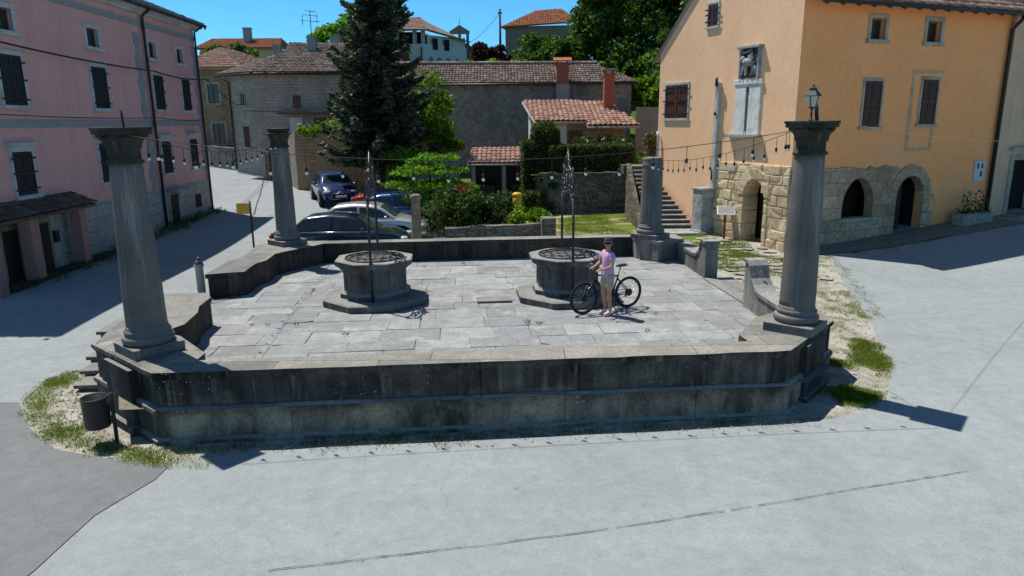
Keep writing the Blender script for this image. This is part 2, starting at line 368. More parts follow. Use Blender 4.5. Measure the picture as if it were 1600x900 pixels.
# small stuff
simple('trim_white', (.52, .53, .53), .8, var=.15, sc=5, dirt=(.33, .33, .32))
simple('trim_stone', (.40, .36, .29), .9, var=.2, sc=7, dirt=(.2, .18, .15))
simple('trim_grey', (.30, .31, .32), .85, var=.15, sc=5)
simple('shutter_black', (.022, .022, .024), .6, var=.4, sc=8)
simple('shutter_brown', (.10, .036, .024), .55, var=.35, sc=9)
simple('shutter_dark', (.075, .030, .020), .6, var=.35, sc=9)
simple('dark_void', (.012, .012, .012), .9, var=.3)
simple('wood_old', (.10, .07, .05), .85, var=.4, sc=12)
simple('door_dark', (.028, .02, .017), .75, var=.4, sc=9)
simple('iron', (.045, .045, .047), .55, .6, var=.4, sc=14)
simple('iron_pale', (.075, .077, .08), .38, .8, var=.35, sc=20)
simple('black_paint', (.02, .021, .024), .45, var=.3, sc=10)
simple('cable', (.012, .012, .012), .6, var=.1)
simple('cable_yellow', (.45, .36, .12), .6, var=.1)
simple('yellow_paint', (.72, .42, .03), .5, var=.12)
simple('red_paint', (.22, .04, .03), .6, var=.2)
simple('brick_red', (.36, .12, .07), .9, var=.35, sc=14)
simple('concrete', (.36, .355, .34), .9, var=.2, sc=4, dirt=(.2, .2, .19))
simple('riser_stone', (.10, .085, .07), .95, var=.3)
simple('post_stone', (.30, .24, .16), .9, var=.3, sc=7, dirt=(.12, .1, .08))
simple('relief_stone', (.36, .38, .40), .85, var=.3, sc=8, dirt=(.14, .145, .15))
simple('plaque_marble', (.78, .78, .74), .7, var=.12, sc=6, dirt=(.40, .39, .33))
simple('relief_dark', (.10, .105, .11), .9, var=.3, sc=8)
simple('bark', (.07, .05, .038), .95, var=.45, sc=14, bump=.6)
simple('bark_red', (.12, .055, .04), .95, var=.45, sc=14, bump=.6)
simple('rubber', (.016, .016, .017), .8, var=.2)
simple('white_plastic', (.7, .7, .69), .5, var=.08)
simple('grey_box', (.5, .52, .52), .5, var=.08)
simple('chrome', (.6, .6, .62), .2, .9, var=.05)
g = G('glass_dark'); MAT['glass_dark'] = g.done((.02, .026, .032), .06, None, .6)
g = G('car_glass'); MAT['car_glass'] = g.done((.03, .045, .055), .04, None, .7)
g = G('bulb_glass'); MAT['bulb_glass'] = g.done((.75, .76, .72), .15, None, .6)
g = G('lamp_glass'); MAT['lamp_glass'] = g.done((.55, .53, .45), .35, None, .4)
g = G('head_lamp'); MAT['head_lamp'] = g.done((.55, .58, .62), .08, None, .7)
g = G('tail_lamp'); MAT['tail_lamp'] = g.done((.35, .012, .012), .15, None, .6)
paint('car_black', (.010, .016, .034)); paint('car_silver', (.66, .68, .71), .6, .3); paint('car_blue', (.015, .085, .28)); paint('car_red', (.34, .03, .026)); paint('car_navy', (.012, .035, .14))
# leaves
leaf('leaf_spruce', (.018, .030, .022), (.056, .082, .056), (.15, .185, .13), .2)
leaf('leaf_big', (.018, .045, .010), (.05, .105, .020), (.13, .21, .045), .4)
leaf('leaf_bright', (.04, .10, .008), (.10, .22, .018), (.19, .34, .035), .45)
leaf('leaf_acid', (.045, .095, .008), (.115, .205, .015), (.21, .32, .03), .4)
leaf('leaf_hedge', (.018, .036, .009), (.05, .088, .018), (.12, .17, .04), .3)
leaf('leaf_bush', (.012, .028, .009), (.035, .07, .018), (.09, .14, .045), .3)
leaf('leaf_purple', (.025, .008, .012), (.055, .014, .022), (.10, .025, .035), .3)
leaf('leaf_grass', (.06, .095, .014), (.15, .21, .03), (.30, .34, .08), .4)
leaf('leaf_dry', (.05, .05, .02), (.11, .11, .045), (.2, .19, .09), .3)
leaf('petal', (.30, .01, .015), (.45, .02, .03), (.55, .05, .06), .3)
leaf('petal_white', (.5, .48, .45), (.6, .58, .55), (.7, .68, .65), .3)
# ================================================================ terrain height
GP = [(-13.2,18.3,-.23),(-13.9,26,-.05),(-14.2,33.4,.14),(-9,15,-.4),(-8,12,-.5),(-5,8.8,-.5),(0,9.3,-.5),(5,10,-.44),(7,12,-.36),(7.5,15.5,-.25),(9.5,20,-.17),
      (8.9,22.4,-.16),(13.5,24.2,.14),(17.6,26,.46),(20,23.5,.32),(12.3,20.5,-.12),(26,28,.7),(28,20,.2),(-8,22,-.42),(-7.5,25,-.42),(0,24.2,-.32),(-5,29,-.3),
      (-8.9,34,.15),(-12,40,.45),(-13.5,43.5,.75),(-20.5,50,1.25),(-17,47,1.05),(-26,58,2.),(3,26,-.2),(3,31,-.08),(7.2,25.5,-.1),(6.3,29,0.05),(-1,33,-.05),(0,4,-.62),(-8,4,-.62),
      (8,6,-.5),(15,12,-.25),(0,-6,-.6),(-20,8,-.4),(25,5,-.2),(0,40,.6),(0,44,1.2),(-10,46,1.6),(8,44,2.),(-5,60,6.),(-5,75,8.7),(0,88,10.5),(14,60,6.5),(30,60,6),(-22,66,4.5),
      (-40,40,1),(-40,75,6),(40,40,2.5),(-60,10,0),(60,10,0),(60,80,8),(-10,110,11),(30,110,11),(-60,110,8)]
_A = np.array(GP); _D = np.sqrt(((_A[:, None, :2] - _A[None, :, :2])**2).sum(2) + 4.0)
_c = np.linalg.solve(_D, _A[:, 2] - _A[:, 2].mean()); _m = _A[:, 2].mean()
def h(x, y):
    x = min(max(x, -70), 70); y = min(max(y, -12), 120)
    return float(_m + (np.sqrt((_A[:, 0]-x)**2 + (_A[:, 1]-y)**2 + 4.0)*_c).sum())
def harr(X, Y):
    X = np.clip(X, -70, 70); Y = np.clip(Y, -12, 120)
    return _m + (np.sqrt((_A[None, :, 0]-X[:, None])**2 + (_A[None, :, 1]-Y[:, None])**2 + 4.0)*_c).sum(1)

def wavy(poly, step=.5, amp=.08, closed=True):
    out = []; n = len(poly)
    for k in range(n):
        a = Vector(poly[k]); b = Vector(poly[(k+1) % n]); m = max(1, int((b-a).length/step)) if (b-a).length < 40 else 4
        for j in range(m):
            p = a.lerp(b, j/m); w = mnoise.noise_vector(Vector((p.x*.9, p.y*.9, 3.1))) + mnoise.noise_vector(Vector((p.x*2.7, p.y*2.7, 1.1)))*.5
            out.append((p.x + w.x*amp, p.y + w.y*amp))
    return out
def inside(u, v, P):
    c = False; j = len(P)-1
    for i in range(len(P)):
        if (P[i][1] > v) != (P[j][1] > v) and u < (P[j][0]-P[i][0])*(v-P[i][1])/(P[j][1]-P[i][1]) + P[i][0]: c = not c
        j = i
    return c
def drape(name, poly, off, mat, cell=.5, kind='structure', fn=None):
    from mathutils.geometry import delaunay_2d_cdt
    f = fn or h; n = len(poly); V = [Vector(p) for p in poly]
    def steps(lo, hi, b0, b1):
        k = math.floor(lo/cell)+1; out = []
        while k*cell < hi: out.append(k*cell); k += 1 if b0 < k*cell < b1 else 8
        return out
    x0 = min(p[0] for p in poly); x1 = max(p[0] for p in poly); y0 = min(p[1] for p in poly); y1 = max(p[1] for p in poly)
    for x in steps(x0, x1, -16, 20):
        for y in steps(y0, y1, -1, 46):
            V.append(Vector((x, y)))
    v2, e2, f2 = delaunay_2d_cdt(V, [(k, (k+1) % n) for k in range(n)], [], 0, 1e-4)[:3]
    ok = [q for q in f2 if inside(sum(v2[i][0] for i in q)/3, sum(v2[i][1] for i in q)/3, poly)]
    bm = bmesh.new(); bv = [bm.verts.new((p[0], p[1], f(p[0], p[1])+off)) for p in v2]
    for q in ok:
        fc = bm.faces.new([bv[i] for i in q]); fc.smooth = True
    bmesh.ops.delete(bm, geom=[v for v in bm.verts if not v.link_faces], context='VERTS')
    for fc in bm.faces:
        fc.normal_update()
        if fc.normal.z < 0: fc.normal_flip()
    me = bpy.data.meshes.new(name); bm.to_mesh(me); bm.free(); me.materials.append(mat)
    o = bpy.data.objects.new(name, me); COL.objects.link(o)
    return tag(o, kind=kind)
# base ground sheet
def axis(lo, hi, fine0, fine1, st):
    a = [lo]; x = lo
    while x < hi:
        d = st if fine0 <= x < fine1 else max(st, min(60, .28*min(abs(x-fine0), abs(x-fine1))+st))
        x += d
        if fine0 - 60 < x < fine0 + 60: pass
        a.append(min(x, hi))
    return a
def snap_axis(lo, hi, f0, f1):
    a = [f0 + .5*k for k in range(int((f1-f0)/.5)+1)]; d = 1.; x = f1
    while x < hi: x += d; a.append(x); d *= 1.35
    d = 1.; x = f0
    while x > lo: x -= d; a.insert(0, x); d *= 1.35
    return a
ax = snap_axis(-900, 900, -16, 20); ay = snap_axis(-200, 1200, -1, 46)
XX, YY = np.meshgrid(ax, ay, indexing='ij'); ZZ = harr(XX.ravel(), YY.ravel())
me = bpy.data.meshes.new('ground'); nx, ny = len(ax), len(ay)
me.from_pydata(np.stack([XX.ravel(), YY.ravel(), ZZ], 1).tolist(), [], [(i*ny+j, (i+1)*ny+j, (i+1)*ny+j+1, i*ny+j+1) for i in range(nx-1) for j in range(ny-1)])
me.polygons.foreach_set('use_smooth', [True]*len(me.polygons)); me.materials.append(MAT['ground'])
o = bpy.data.objects.new('ground', me); COL.objects.link(o); tag(o, kind='structure')

road_poly = [(-48,-11),(50,-11),(50,24.5),(30,26.2),(19,25.5),(15.2,23.6),(12.4,22.2),(10.6,21.6),(10.2,22.3),(9.5,20.4),(8.6,17.6),(7.95,15.2),(7.25,13.2),(6.75,11.9),(6.1,10.7),(5.2,10.15),(4.2,9.86),
             (2,9.72),(0,9.55),(-2.4,9.36),(-4.2,9.14),(-4.75,8.85),(-5.5,8.95),(-6.6,9.35),(-7.6,10.2),(-8.35,11.2),(-8.5,12.3),(-7.9,13.0),(-7.4,13.4),(-7.55,16),(-7.8,19),(-7.9,21.5),(-6.9,22.2),(-2.9,22.4),
             (-2.8,24.5),(-3.0,29),(-3.3,33.5),(-5.4,35.4),(-8.4,37.6),(-11.6,39.6),(-12.6,41.5),(-14.2,44.2),(-18,48.4),(-23,53.6),(-28,58),(-30,56),(-22.6,48),(-17.6,39.5),(-15.0,33.6),(-13.5,26),(-13.0,16.6),(-48,15.5)]
road = drape('road', wavy(road_poly, .5, .06), .012, MAT['asphalt_light'])
patch = [(-30,-9),(-6.2,-9),(-5.6,3),(-5.1,6.57),(-5.03,7.6),(-4.72,8.45),(-4.7,8.8),(-5.5,8.97),(-6.6,9.37),(-7.6,10.22),(-8.35,11.12),(-11,11.15),(-20,10.9),(-30,10.5)]
drape('road_patch', wavy(patch, .5, .03), .022, MAT['asphalt_dark'])
# joints in the surfacing with weeds in them
def strip(name, pts, w, off, mat, amp=.02):
    L = []; Rr = []
    P = [Vector((*p, 0)) for p in pts]; Q = []
    for a, b in zip(P, P[1:]):
        m = max(1, int((b-a).length/.09))
        Q += [a.lerp(b, k/m) for k in range(m)]
    Q.append(P[-1])
    mb = MB(); I = []
    for k, q in enumerate(Q):
        t = (Q[min(k+1, len(Q)-1)] - Q[max(0, k-1)]).normalized(); nn = Vector((-t.y, t.x, 0))
        ww = w*(.45 + .9*random.random()); d = nn*(mnoise.noise(q*1.7)*amp)
        a = q + d + nn*ww*.5; b = q + d - nn*ww*.5
        I.append((mb.pt((a.x, a.y, h(a.x, a.y)+off)), mb.pt((b.x, b.y, h(b.x, b.y)+off))))
    for k, (a, b) in enumerate(zip(I, I[1:])):
        if random.random() > .03: mb.face((a[1], b[1], b[0], a[0]))
    o = mb.build(name, mat); return tag(o, kind='structure')
g = G('joint'); g.done(g.ramp(g.noise(5., None, 5), [(.4, (.06, .055, .045)), (.55, (.05, .065, .02)), (.65, (.09, .085, .07))]), .95); MAT['joint'] = g.m
strip('road_joint', [(-2.6,6.55),(-1,6.85),(.46,7.12),(2.6,7.6),(5.95,8.4)], .010, .026, MAT['joint'])
drape('garden_lawn', wavy([(-2.6,22.6),(3,22.6),(5.4,22.4),(6.4,23.0),(7.2,25.4),(6.2,27.5),(5.6,31.2),(1.2,32.6),(-2.6,33.2)], .5, .08), .012, MAT['lawn'])
# irregular paving slabs beside the orange house
g = G('path_slabs'); r = g.attr('rnd'); c = g.ramp(r, [(0, (.27, .25, .21)), (1, (.46, .44, .39))])
MAT['path_slabs'] = g.done(g.mix(.8, c, g.ramp(g.noise(12., None, 6, .7), [(.3, .6), (.7, 1.3)]), 'MULTIPLY'), .95, g.bump(g.noise(25.), .4, .015))
mb = MB(); random.seed(5)
for i in range(9):
    for j in range(14):
        x = 6.0 + i*.42 + random.uniform(-.1, .1) + j*.03; y = 18.6 + j*.5 + random.uniform(-.1, .1)
        edge = 8.9 - .39*(y-22.6) if y > 22.5 else 8.9
        if x > edge - .25 or x < 5.9 + .05*j or random.random() < .22: continue
        a0 = random.random()*2; pts = []
        for k in range(6):
            a = a0 + k*PI/3 + random.uniform(-.3, .3); rr = random.uniform(.17, .27); pts.append((x+rr*math.cos(a), y+rr*.95*math.sin(a)))
        z = h(x, y)+.035; mb.poly([(p[0], p[1], z+random.uniform(-.008, .008)) for p in pts], rnd=random.random())
tag(mb.build('slab_path', MAT['path_slabs']), kind='structure')

# ================================================================ raised terrace, local frame (u right, v away)
TA = math.radians(4.7); TO = Vector((-5.75, 10.55, 0)); EX = Vector((math.cos(TA), math.sin(TA), 0)); EY = Vector((-math.sin(TA), math.cos(TA), 0))
def PL(u, v, z=0.0):
    p = TO + EX*u + EY*v; return (p.x, p.y, z)
# floor: one layer of worn slabs over a dirt bed
inner = [(-.1,-.9),(10.4,-.9),(11.15,-.2),(11.55,3.5),(12.0,3.5),(12.1,6.6),(11.6,6.65),(11.55,9.4),(10.4,10.1),(.5,10.1),(-.5,9.2),(-.35,6.1),(-1.25,6.0),(-1.3,3.55),(-.2,3.5),(-.1,1.5),(-.6,.2)]
mb = MB(PL); mb.face([mb.pt((u, v, -.014)) for u, v in inner]); mb.build('floor_bed', MAT['joint_dirt'], recalc=False); bpy.data.objects['floor_bed']['kind'] = 'structure'
random.seed(21)
def lim_l(v): return max(-.1, -.3-v) if v < .2 else (-1.25 if 3.56 < v < 5.95 else -.3) if v < 8.8 else -.3+(v-8.8)*.7
def lim_r(v): return min(10.72+v, 11.12+v*.045) if v < .8 else (12.05 if 3.8 < v < 6.5 else 11.1+(v-.6)*.045+.05)
mb = MB(PL)
v = -1.0
while v < 10.2:
    d = random.choice((.42, .5, .58, .66, .74)); u = -1.4 - random.random()
    while u < 12.2:
        w = random.uniform(.55, 1.45); a, b = u+.005, u+w-.005; c0, c1 = v+.0045, v+d-.0045
        pts = [(a, c0), (b, c0), (b, c1), (a, c1)]
        if sum(inside(*p, inner) for p in pts) >= 1:
            pts = [(min(max(p[0], lim_l(p[1])), lim_r(p[1])), min(max(p[1], -.95), 10.0)) for p in pts]
            pts = [(p[0]+random.uniform(-.012, .012), p[1]+random.uniform(-.012, .012)) for p in pts]
            if random.random() < .18:       # broken corner
                k = random.randrange(4); q = pts[k]; pr = pts[k-1]; nx_ = pts[(k+1) % 4]; t = random.uniform(.08, .2)
                pts[k:k+1] = [(q[0]+(pr[0]-q[0])*t, q[1]+(pr[1]-q[1])*t*1.4), (q[0]+(nx_[0]-q[0])*t, q[1]+(nx_[1]-q[1])*t)]
            tx, ty, z0 = random.uniform(-.004, .004), random.uniform(-.004, .004), random.uniform(-.004, .006)
            if 4.4 < u < 5.0 and False: z0 += .04
            P3 = [(p[0], p[1], z0 + tx*(p[0]-a) + ty*(p[1]-c0)) for p in pts]; r = random.random()
            top = [mb.pt(p) for p in P3]; bot = [mb.pt((p[0], p[1], -.013)) for p in P3]
            mb.face(top, rnd=r)
            for k in range(len(top)): mb.face((bot[k], bot[(k+1) % len(top)], top[(k+1) % len(top)], top[k]), rnd=r*.3)
        u += w
    v += d
tag(mb.build('terrace_floor', MAT['floor_slabs'], recalc=False), kind='structure')
mb = MB(PL); mb.box(5.35, 6.15, 4.62, 5.05, 0.006, .055)
tag(mb.build('hatch_slab', MAT['stone_step'], bevel=.012), 'thin raised stone slab covering a hatch between the two wells', 'hatch')

# ---- wall tools
def sweep(mb, prof, path, step=.3):
    """prof (outward, z) swept along path (u,v), outward on the right-hand side"""
    P = [Vector((*p, 0)) for p in path]; N = []
    for k in range(len(P)):
        d0 = (P[k]-P[k-1]).normalized() if k else None; d1 = (P[k+1]-P[k]).normalized() if k < len(P)-1 else None
        n0 = Vector((d0.y, -d0.x, 0)) if d0 else None; n1 = Vector((d1.y, -d1.x, 0)) if d1 else None
        if n0 is None: n = n1
        elif n1 is None: n = n0
        else: n = (n0+n1).normalized(); n = n/max(.4, n.dot(n1))
        N.append(n)
    secs = []
    for k in range(len(P)-1):
        m = max(1, int((P[k+1]-P[k]).length/step))
        for j in range(m): secs.append((P[k].lerp(P[k+1], j/m), N[k].lerp(N[k+1], j/m)))
    secs.append((P[-1], N[-1])); rings = []
    for p, n in secs: rings.append([mb.pt((p.x+n.x*d, p.y+n.y*d, z)) for d, z in prof])
    for a, b in zip(rings, rings[1:]):
        for j in range(len(prof)-1): mb.face((a[j], b[j], b[j+1], a[j+1]))
    mb.face(rings[0]); mb.face(rings[-1][::-1])
# front wall
front_path = [(-1.06,1.3),(-1.0,.5),(.52,-1.03),(9.95,-1.03),(11.42,.45),(11.5,1.2)]
fp = [(-.46,-.2),(-.46,.5),(-.49,.53),(-.49,.59),(-.3,.605),(-.05,.6),(.05,.59),(.065,.54),(.03,.48),(0,.45),(-.005,.06),(.03,.055),(.085,.03),(.1,-.01),(.08,-.05),(.06,-.07),(.06,-.40),(.12,-.43),(.12,-.9)]
t = thing('parapet_wall', 'long dark weathered stone parapet across the front with a pale ledge halfway down', 'wall', PL(5.2, -1, -.5))
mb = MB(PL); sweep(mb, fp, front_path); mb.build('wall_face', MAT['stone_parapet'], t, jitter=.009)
for sgn, cu, lab in ((1, -.27, None), (-1, 10.73, None)):
    mb = MB(PL)
    ou = lambda x: x if sgn > 0 else 10.45 - x
    poly = [(-.98,.43),(.5,-1.0),(.95,-.55),(.95,-.2),(.25,.75),(-.2,1.05),(-.75,.85)]
    poly = [(ou(p[0]), p[1]) for p in poly]
    if sgn < 0: poly = poly[::-1]
    mb.prism(poly, -.3, .597); mb.build('corner_block', MAT['stone_parapet'], t, jitter=.008)
    # projecting pier on the chamfer
    tx, nx2 = Vector((.707, -.707)), Vector((-.707, -.707)); cc = Vector((-.24, -.27))
    def pier(o0, o1, hw):
        q = [cc+nx2*o0-tx*hw, cc+nx2*o1-tx*hw, cc+nx2*o1+tx*hw, cc+nx2*o0+tx*hw]; q = [(ou(p.x), p.y) for p in q]
        return q if sgn > 0 else q[::-1]
    mb = MB(PL); mb.prism(pier(-.2, .125, .46), -.9, .5); mb.prism(pier(-.2, .2, .52), -.9, -.36); mb.build('corner_pier', MAT['stone_pier'], t, jitter=.006)
# left wall, near piece and far piece of the entrance gap
def slab_wall(name, label, poly, z0, z1, mat, cope=.05, parent_loc=None):
    c = (sum(p[0] for p in poly)/len(poly), sum(p[1] for p in poly)/len(poly))
    t = thing('parapet_wall', label, 'wall', PL(c[0], c[1], z0))
    dense = []
    for k in range(len(poly)):
        a = Vector(poly[k]); b = Vector(poly[(k+1) % len(poly)]); m = max(1, int((b-a).length/.3))
        dense += [tuple(a.lerp(b, j/m)) for j in range(m)]
    mb = MB(PL); mb.prism(dense, z0, z1-.11); mb.build('wall_face', mat, t, jitter=.01)
    mb = MB(PL); big = [(c[0]+(p[0]-c[0])*(1+cope), c[1]+(p[1]-c[1])*(1+cope*.5)) for p in dense]
    mb.prism(big, z1-.11, z1); mb.build('coping', mat, t, jitter=.009, bevel=.015)
    return t
slab_wall('l1', 'low broad stone wall between the entrance gap and the front left column', [(-.98,.5),(-.72,.88),(-.15,1.1),(.02,1.5),(-.02,2.3),(-.15,2.75),(-.16,3.5),(-1.12,3.5),(-1.16,2.6),(-1.18,2.0),(-1.12,1.3)][::-1][::-1], -.6, .6, MAT['stone_parapet_back'])
slab_wall('l2', 'low broad stone wall from the left entrance gap back to the far left column', [(-.18,6.12),(-.17,7.1),(-.02,7.5),(-.02,8.4),(.3,8.95),(.75,9.55),(.98,9.93),(.98,10.4),(-.3,10.45),(-.85,9.9),(-.78,8.2),(-.95,7.4),(-1.0,5.9)], -.6, .6, MAT['stone_parapet_back'])
# back wall
t = thing('parapet_wall', 'straight dark stone wall along the back of the terrace, behind both wells', 'wall', PL(5.6, 10.1, 0))
mb = MB(PL); sweep(mb, [(0,-.05),(0,.46),(.03,.5),(.06,.53),(.06,.6),(-.38,.61),(-.4,.53),(-.36,.5),(-.36,-.7)], [(1.0,9.96),(10.3,9.96)]); mb.build('wall_face', MAT['stone_parapet_back'], t, jitter=.007)
# right walls with scroll ends: profile along v, thickness in u
def scroll_wall(label, vs, low, high, v_low, flip, u_of, th, zb):
    t = thing('scroll_wall', label, 'wall', PL(u_of(vs[0])+th/2, (vs[0]+vs[1])/2, zb))
    v0, v1 = vs           # v0 plain end, v1 pier end
    top = []; n = 26
    for k in range(n+1):
        f = k/n; vv = v0 + (v1-v0)*f; d = abs(v1-vv)
        if d < .36: z = high
        elif d < 1.0: q = (1.0-d)/.64; z = low + (high-low)*(1-math.sqrt(max(0, 1-q*q)))
        else: z = low
        top.append((vv, z))
    mb = MB(PL); A = []
    for vv, z in top:
        u = u_of(vv); A.append([mb.pt((u, vv, zb)), mb.pt((u, vv, z-.07)), mb.pt((u+th, vv, z-.07)), mb.pt((u+th, vv, zb))])
    for a, b in zip(A, A[1:]):
        for j in range(3): mb.face((a[j], a[j+1], b[j+1], b[j]))
    mb.face(A[0]); mb.face(A[-1][::-1]); mb.build('wall_face', MAT['stone_right_wall'], t, jitter=.006)
    mb = MB(PL); A = []; e = .045
    for vv, z in top:
        u = u_of(vv); A.append([mb.pt((u-e, vv, z-.068)), mb.pt((u-e, vv, z+.01)), mb.pt((u+th+e, vv, z+.01)), mb.pt((u+th+e, vv, z-.068))])
    for a, b in zip(A, A[1:]):
        for j in range(4): mb.face((a[j], a[(j+1) % 4], b[(j+1) % 4], b[j]))
    mb.face(A[0]); mb.face(A[-1][::-1]); mb.build('coping', MAT['stone_right_wall'], t, jitter=.006)
ur = lambda v: 11.1 + (v-.6)*.045
scroll_wall('low stone wall with upswept scroll end, joined to the tall front right column', (.55, 3.75), .5, 1.08, 0, 0, ur, .34, -.5)
scroll_wall('low stone wall with upswept scroll end, joined to the broken far right column', (9.5, 6.55), .5, .98, 0, 0, ur, .34, -.4)
mb = MB(PL); mb.box(11.32, 12.1, 3.8, 6.5, -.3, .03); mb.box(12.1, 12.5, 3.9, 6.4, -.4, -.1)
tag(mb.build('entrance_sill', MAT['stone_step'], jitter=.006), 'flat stone doorstep in the right gap between the two scroll-ended walls', 'step')
# entrance steps on the left
t = thing('stone_steps', 'flight of worn stone steps climbing to the left entrance gap', 'steps', PL(-1.6, 4, -.5))
for k in range(5):
    uo = -1.84-.12*k; v0 = 1.25+.49*k; zt = -.38+.1*k
    mb = MB(PL); mb.box(uo+.03, -1.02, v0+.03, 6.4, -.8, zt-.07); mb.box(uo-.02, -1.02, v0-.03, 6.43, zt-.069, zt)
    mb.build('step', MAT['stone_step'], t, jitter=.008, bevel=.012)
# ---- columns
def column(label, u, v, zb, ztop, r0, r1, cap, mat=MAT['stone_column'], lean=(0, 0), plinth=.47, rot=PI/4, group=None):
    t = thing('stone_column', label, 'column', PL(u, v, zb), TA)
    H = ztop - zb
    mb = MB(); s = plinth; pts = [(s*math.cos(rot+PI/4+k*PI/2)*math.sqrt(2), s*math.sin(rot+PI/4+k*PI/2)*math.sqrt(2)) for k in range(4)]
    mb.prism(pts, 0, .15); mb.build('plinth', mat, t, local=True, jitter=.006, bevel=.012)
    mb = MB(); f = r0/.375
    mb.lathe([(.36*f,.15),(.44*f,.155),(.475*f,.19),(.485*f,.225),(.47*f,.26),(.43*f,.285),(.405*f,.29),(.405*f,.305),(.425*f,.315),(.435*f,.34),(.42*f,.365),(.395*f,.375),(.392*f,.39),(r0,.43)], 40); mb.build('base_moulding', mat, t, local=True)
    mb = MB(); zs = H-.52 if cap else H
    prof = []
    for k in range(25):
        q = k/24; r = r0 + (r1-r0)*(q**1.35); prof.append((r, .42+(zs-.42)*q))
    mb.lathe(prof, 36)
    mb.build('shaft', mat, t, local=True, jitter=.006)
    if cap:
        mb = MB(); e = r1/.29
        mb.lathe([(r1-.003,zs-.02),(.335*e,zs),(.34*e,zs+.02),(.33*e,zs+.04),(.29*e,zs+.05),(.288*e,zs+.2),(.31*e,zs+.215),(.325*e,zs+.22),(.325*e,zs+.245),(.335*e,zs+.29),(.37*e,zs+.335),(.41*e,zs+.36),(.42*e,zs+.385)], 36)
        mb.build('capital_moulding', MAT['stone_capital'], t, local=True, jitter=.006)
        mb = MB(); s = cap; P4 = lambda s: [(s*math.cos(rot+PI/4+k*PI/2)*math.sqrt(2), s*math.sin(rot+PI/4+k*PI/2)*math.sqrt(2)) for k in range(4)]
        mb.prism(P4(s*.88), zs+.37, zs+.42); mb.prism(P4(s), zs+.418, H-.04); mb.prism(P4(s*1.05), H-.042, H)
        mb.build('abacus', MAT['stone_capital'], t, local=True, jitter=.008, bevel=.008)
    for ch in t.children:
        if ch.name.split('.')[0] in ('shaft', 'capital_moulding', 'abacus') and lean != (0, 0): pass
    return t
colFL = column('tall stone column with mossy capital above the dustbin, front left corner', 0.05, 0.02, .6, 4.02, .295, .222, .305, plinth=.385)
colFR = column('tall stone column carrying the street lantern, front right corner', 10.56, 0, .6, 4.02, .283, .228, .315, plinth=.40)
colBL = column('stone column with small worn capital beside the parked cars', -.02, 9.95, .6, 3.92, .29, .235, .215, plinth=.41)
# far right column: broken, on its own block
colBR = column('broken stone column without a capital at the foot of the staircase', 10.72, 9.5, .62, 3.0, .325, .28, 0, plinth=.43)
mb = MB(); mb.lathe([(.284, 2.10), (.305, 2.12), (.305, 2.17), (.29, 2.2), (.288, 2.30), (.295, 2.36)], 30); mb.build('neck_ring', MAT['stone_column'], colBR, local=True, jitter=.012)
mb = MB(); q = [(-.42,-.02),(0.05,-.72),(.9,-.25),(.9,.5),(0,.75),(-.42,.5)]
mb.prism(q, -.72, -.08); mb.prism([(p[0]*1.06, p[1]*1.06) for p in q], -.085, 0.0); mb.build('pedestal', MAT['stone_right_wall'], colBR, local=True, jitter=.006)
def pin(u, v, z, hgt, r, label, tilt=.0):
    mb = MB(PL); mb.tube([(u, v, z), (u+tilt, v, z+hgt)], r, 8); tag(mb.build('iron_pin', MAT['iron']), label, 'pin')
pin(.08, .05, 4.01, .26, .018, 'thin rusty iron pin standing on the front left capital', -.01)
pin(10.68, .1, 4.01, .3, .03, 'short thick iron stub beside the lantern on the front right capital', -.04)
# street lantern on the front right capital
t = thing('street_lantern', 'small black four-sided street lantern on the front right column', 'lantern', PL(10.5, -.05, 4.02))
t.scale = (.76, .76, .76)
mb = MB(); mb.lathe([(.05,0),(.05,.02),(.02,.03),(.018,.12),(.03,.14),(.018,.16),(.018,.22),(.04,.25),(.075,.275)], 12); mb.build('stem', MAT['iron'], t, local=True)
for k in range(4):
    a = PI/4 + k*PI/2; mb = MB(); mb.tube([(.075*math.cos(a), .075*math.sin(a), .275), (.13*math.cos(a), .13*math.sin(a), .50)], .009, 5); mb.build('corner_bar', MAT['iron'], t, local=True)
mb = MB(); mb.lathe([(.09,.28),(.165,.49)], 4, ph=0.0, smooth=False, cap=False); o = mb.build('glass', MAT['lamp_glass'], t, local=True)
mb = MB(); mb.lathe([(.19,.49),(.185,.505),(.10,.60),(.085,.60),(.075,.66),(.03,.68),(.02,.72),(.0,.73)], 4, smooth=False); mb.build('hood', MAT['iron'], t, local=True)
mb = MB(); mb.tube([(.0,.05,.02),(.05,.09,.12),(.03,.06,.24)], .012, 6); mb.build('cable_loop', MAT['red_paint'], t, local=True)

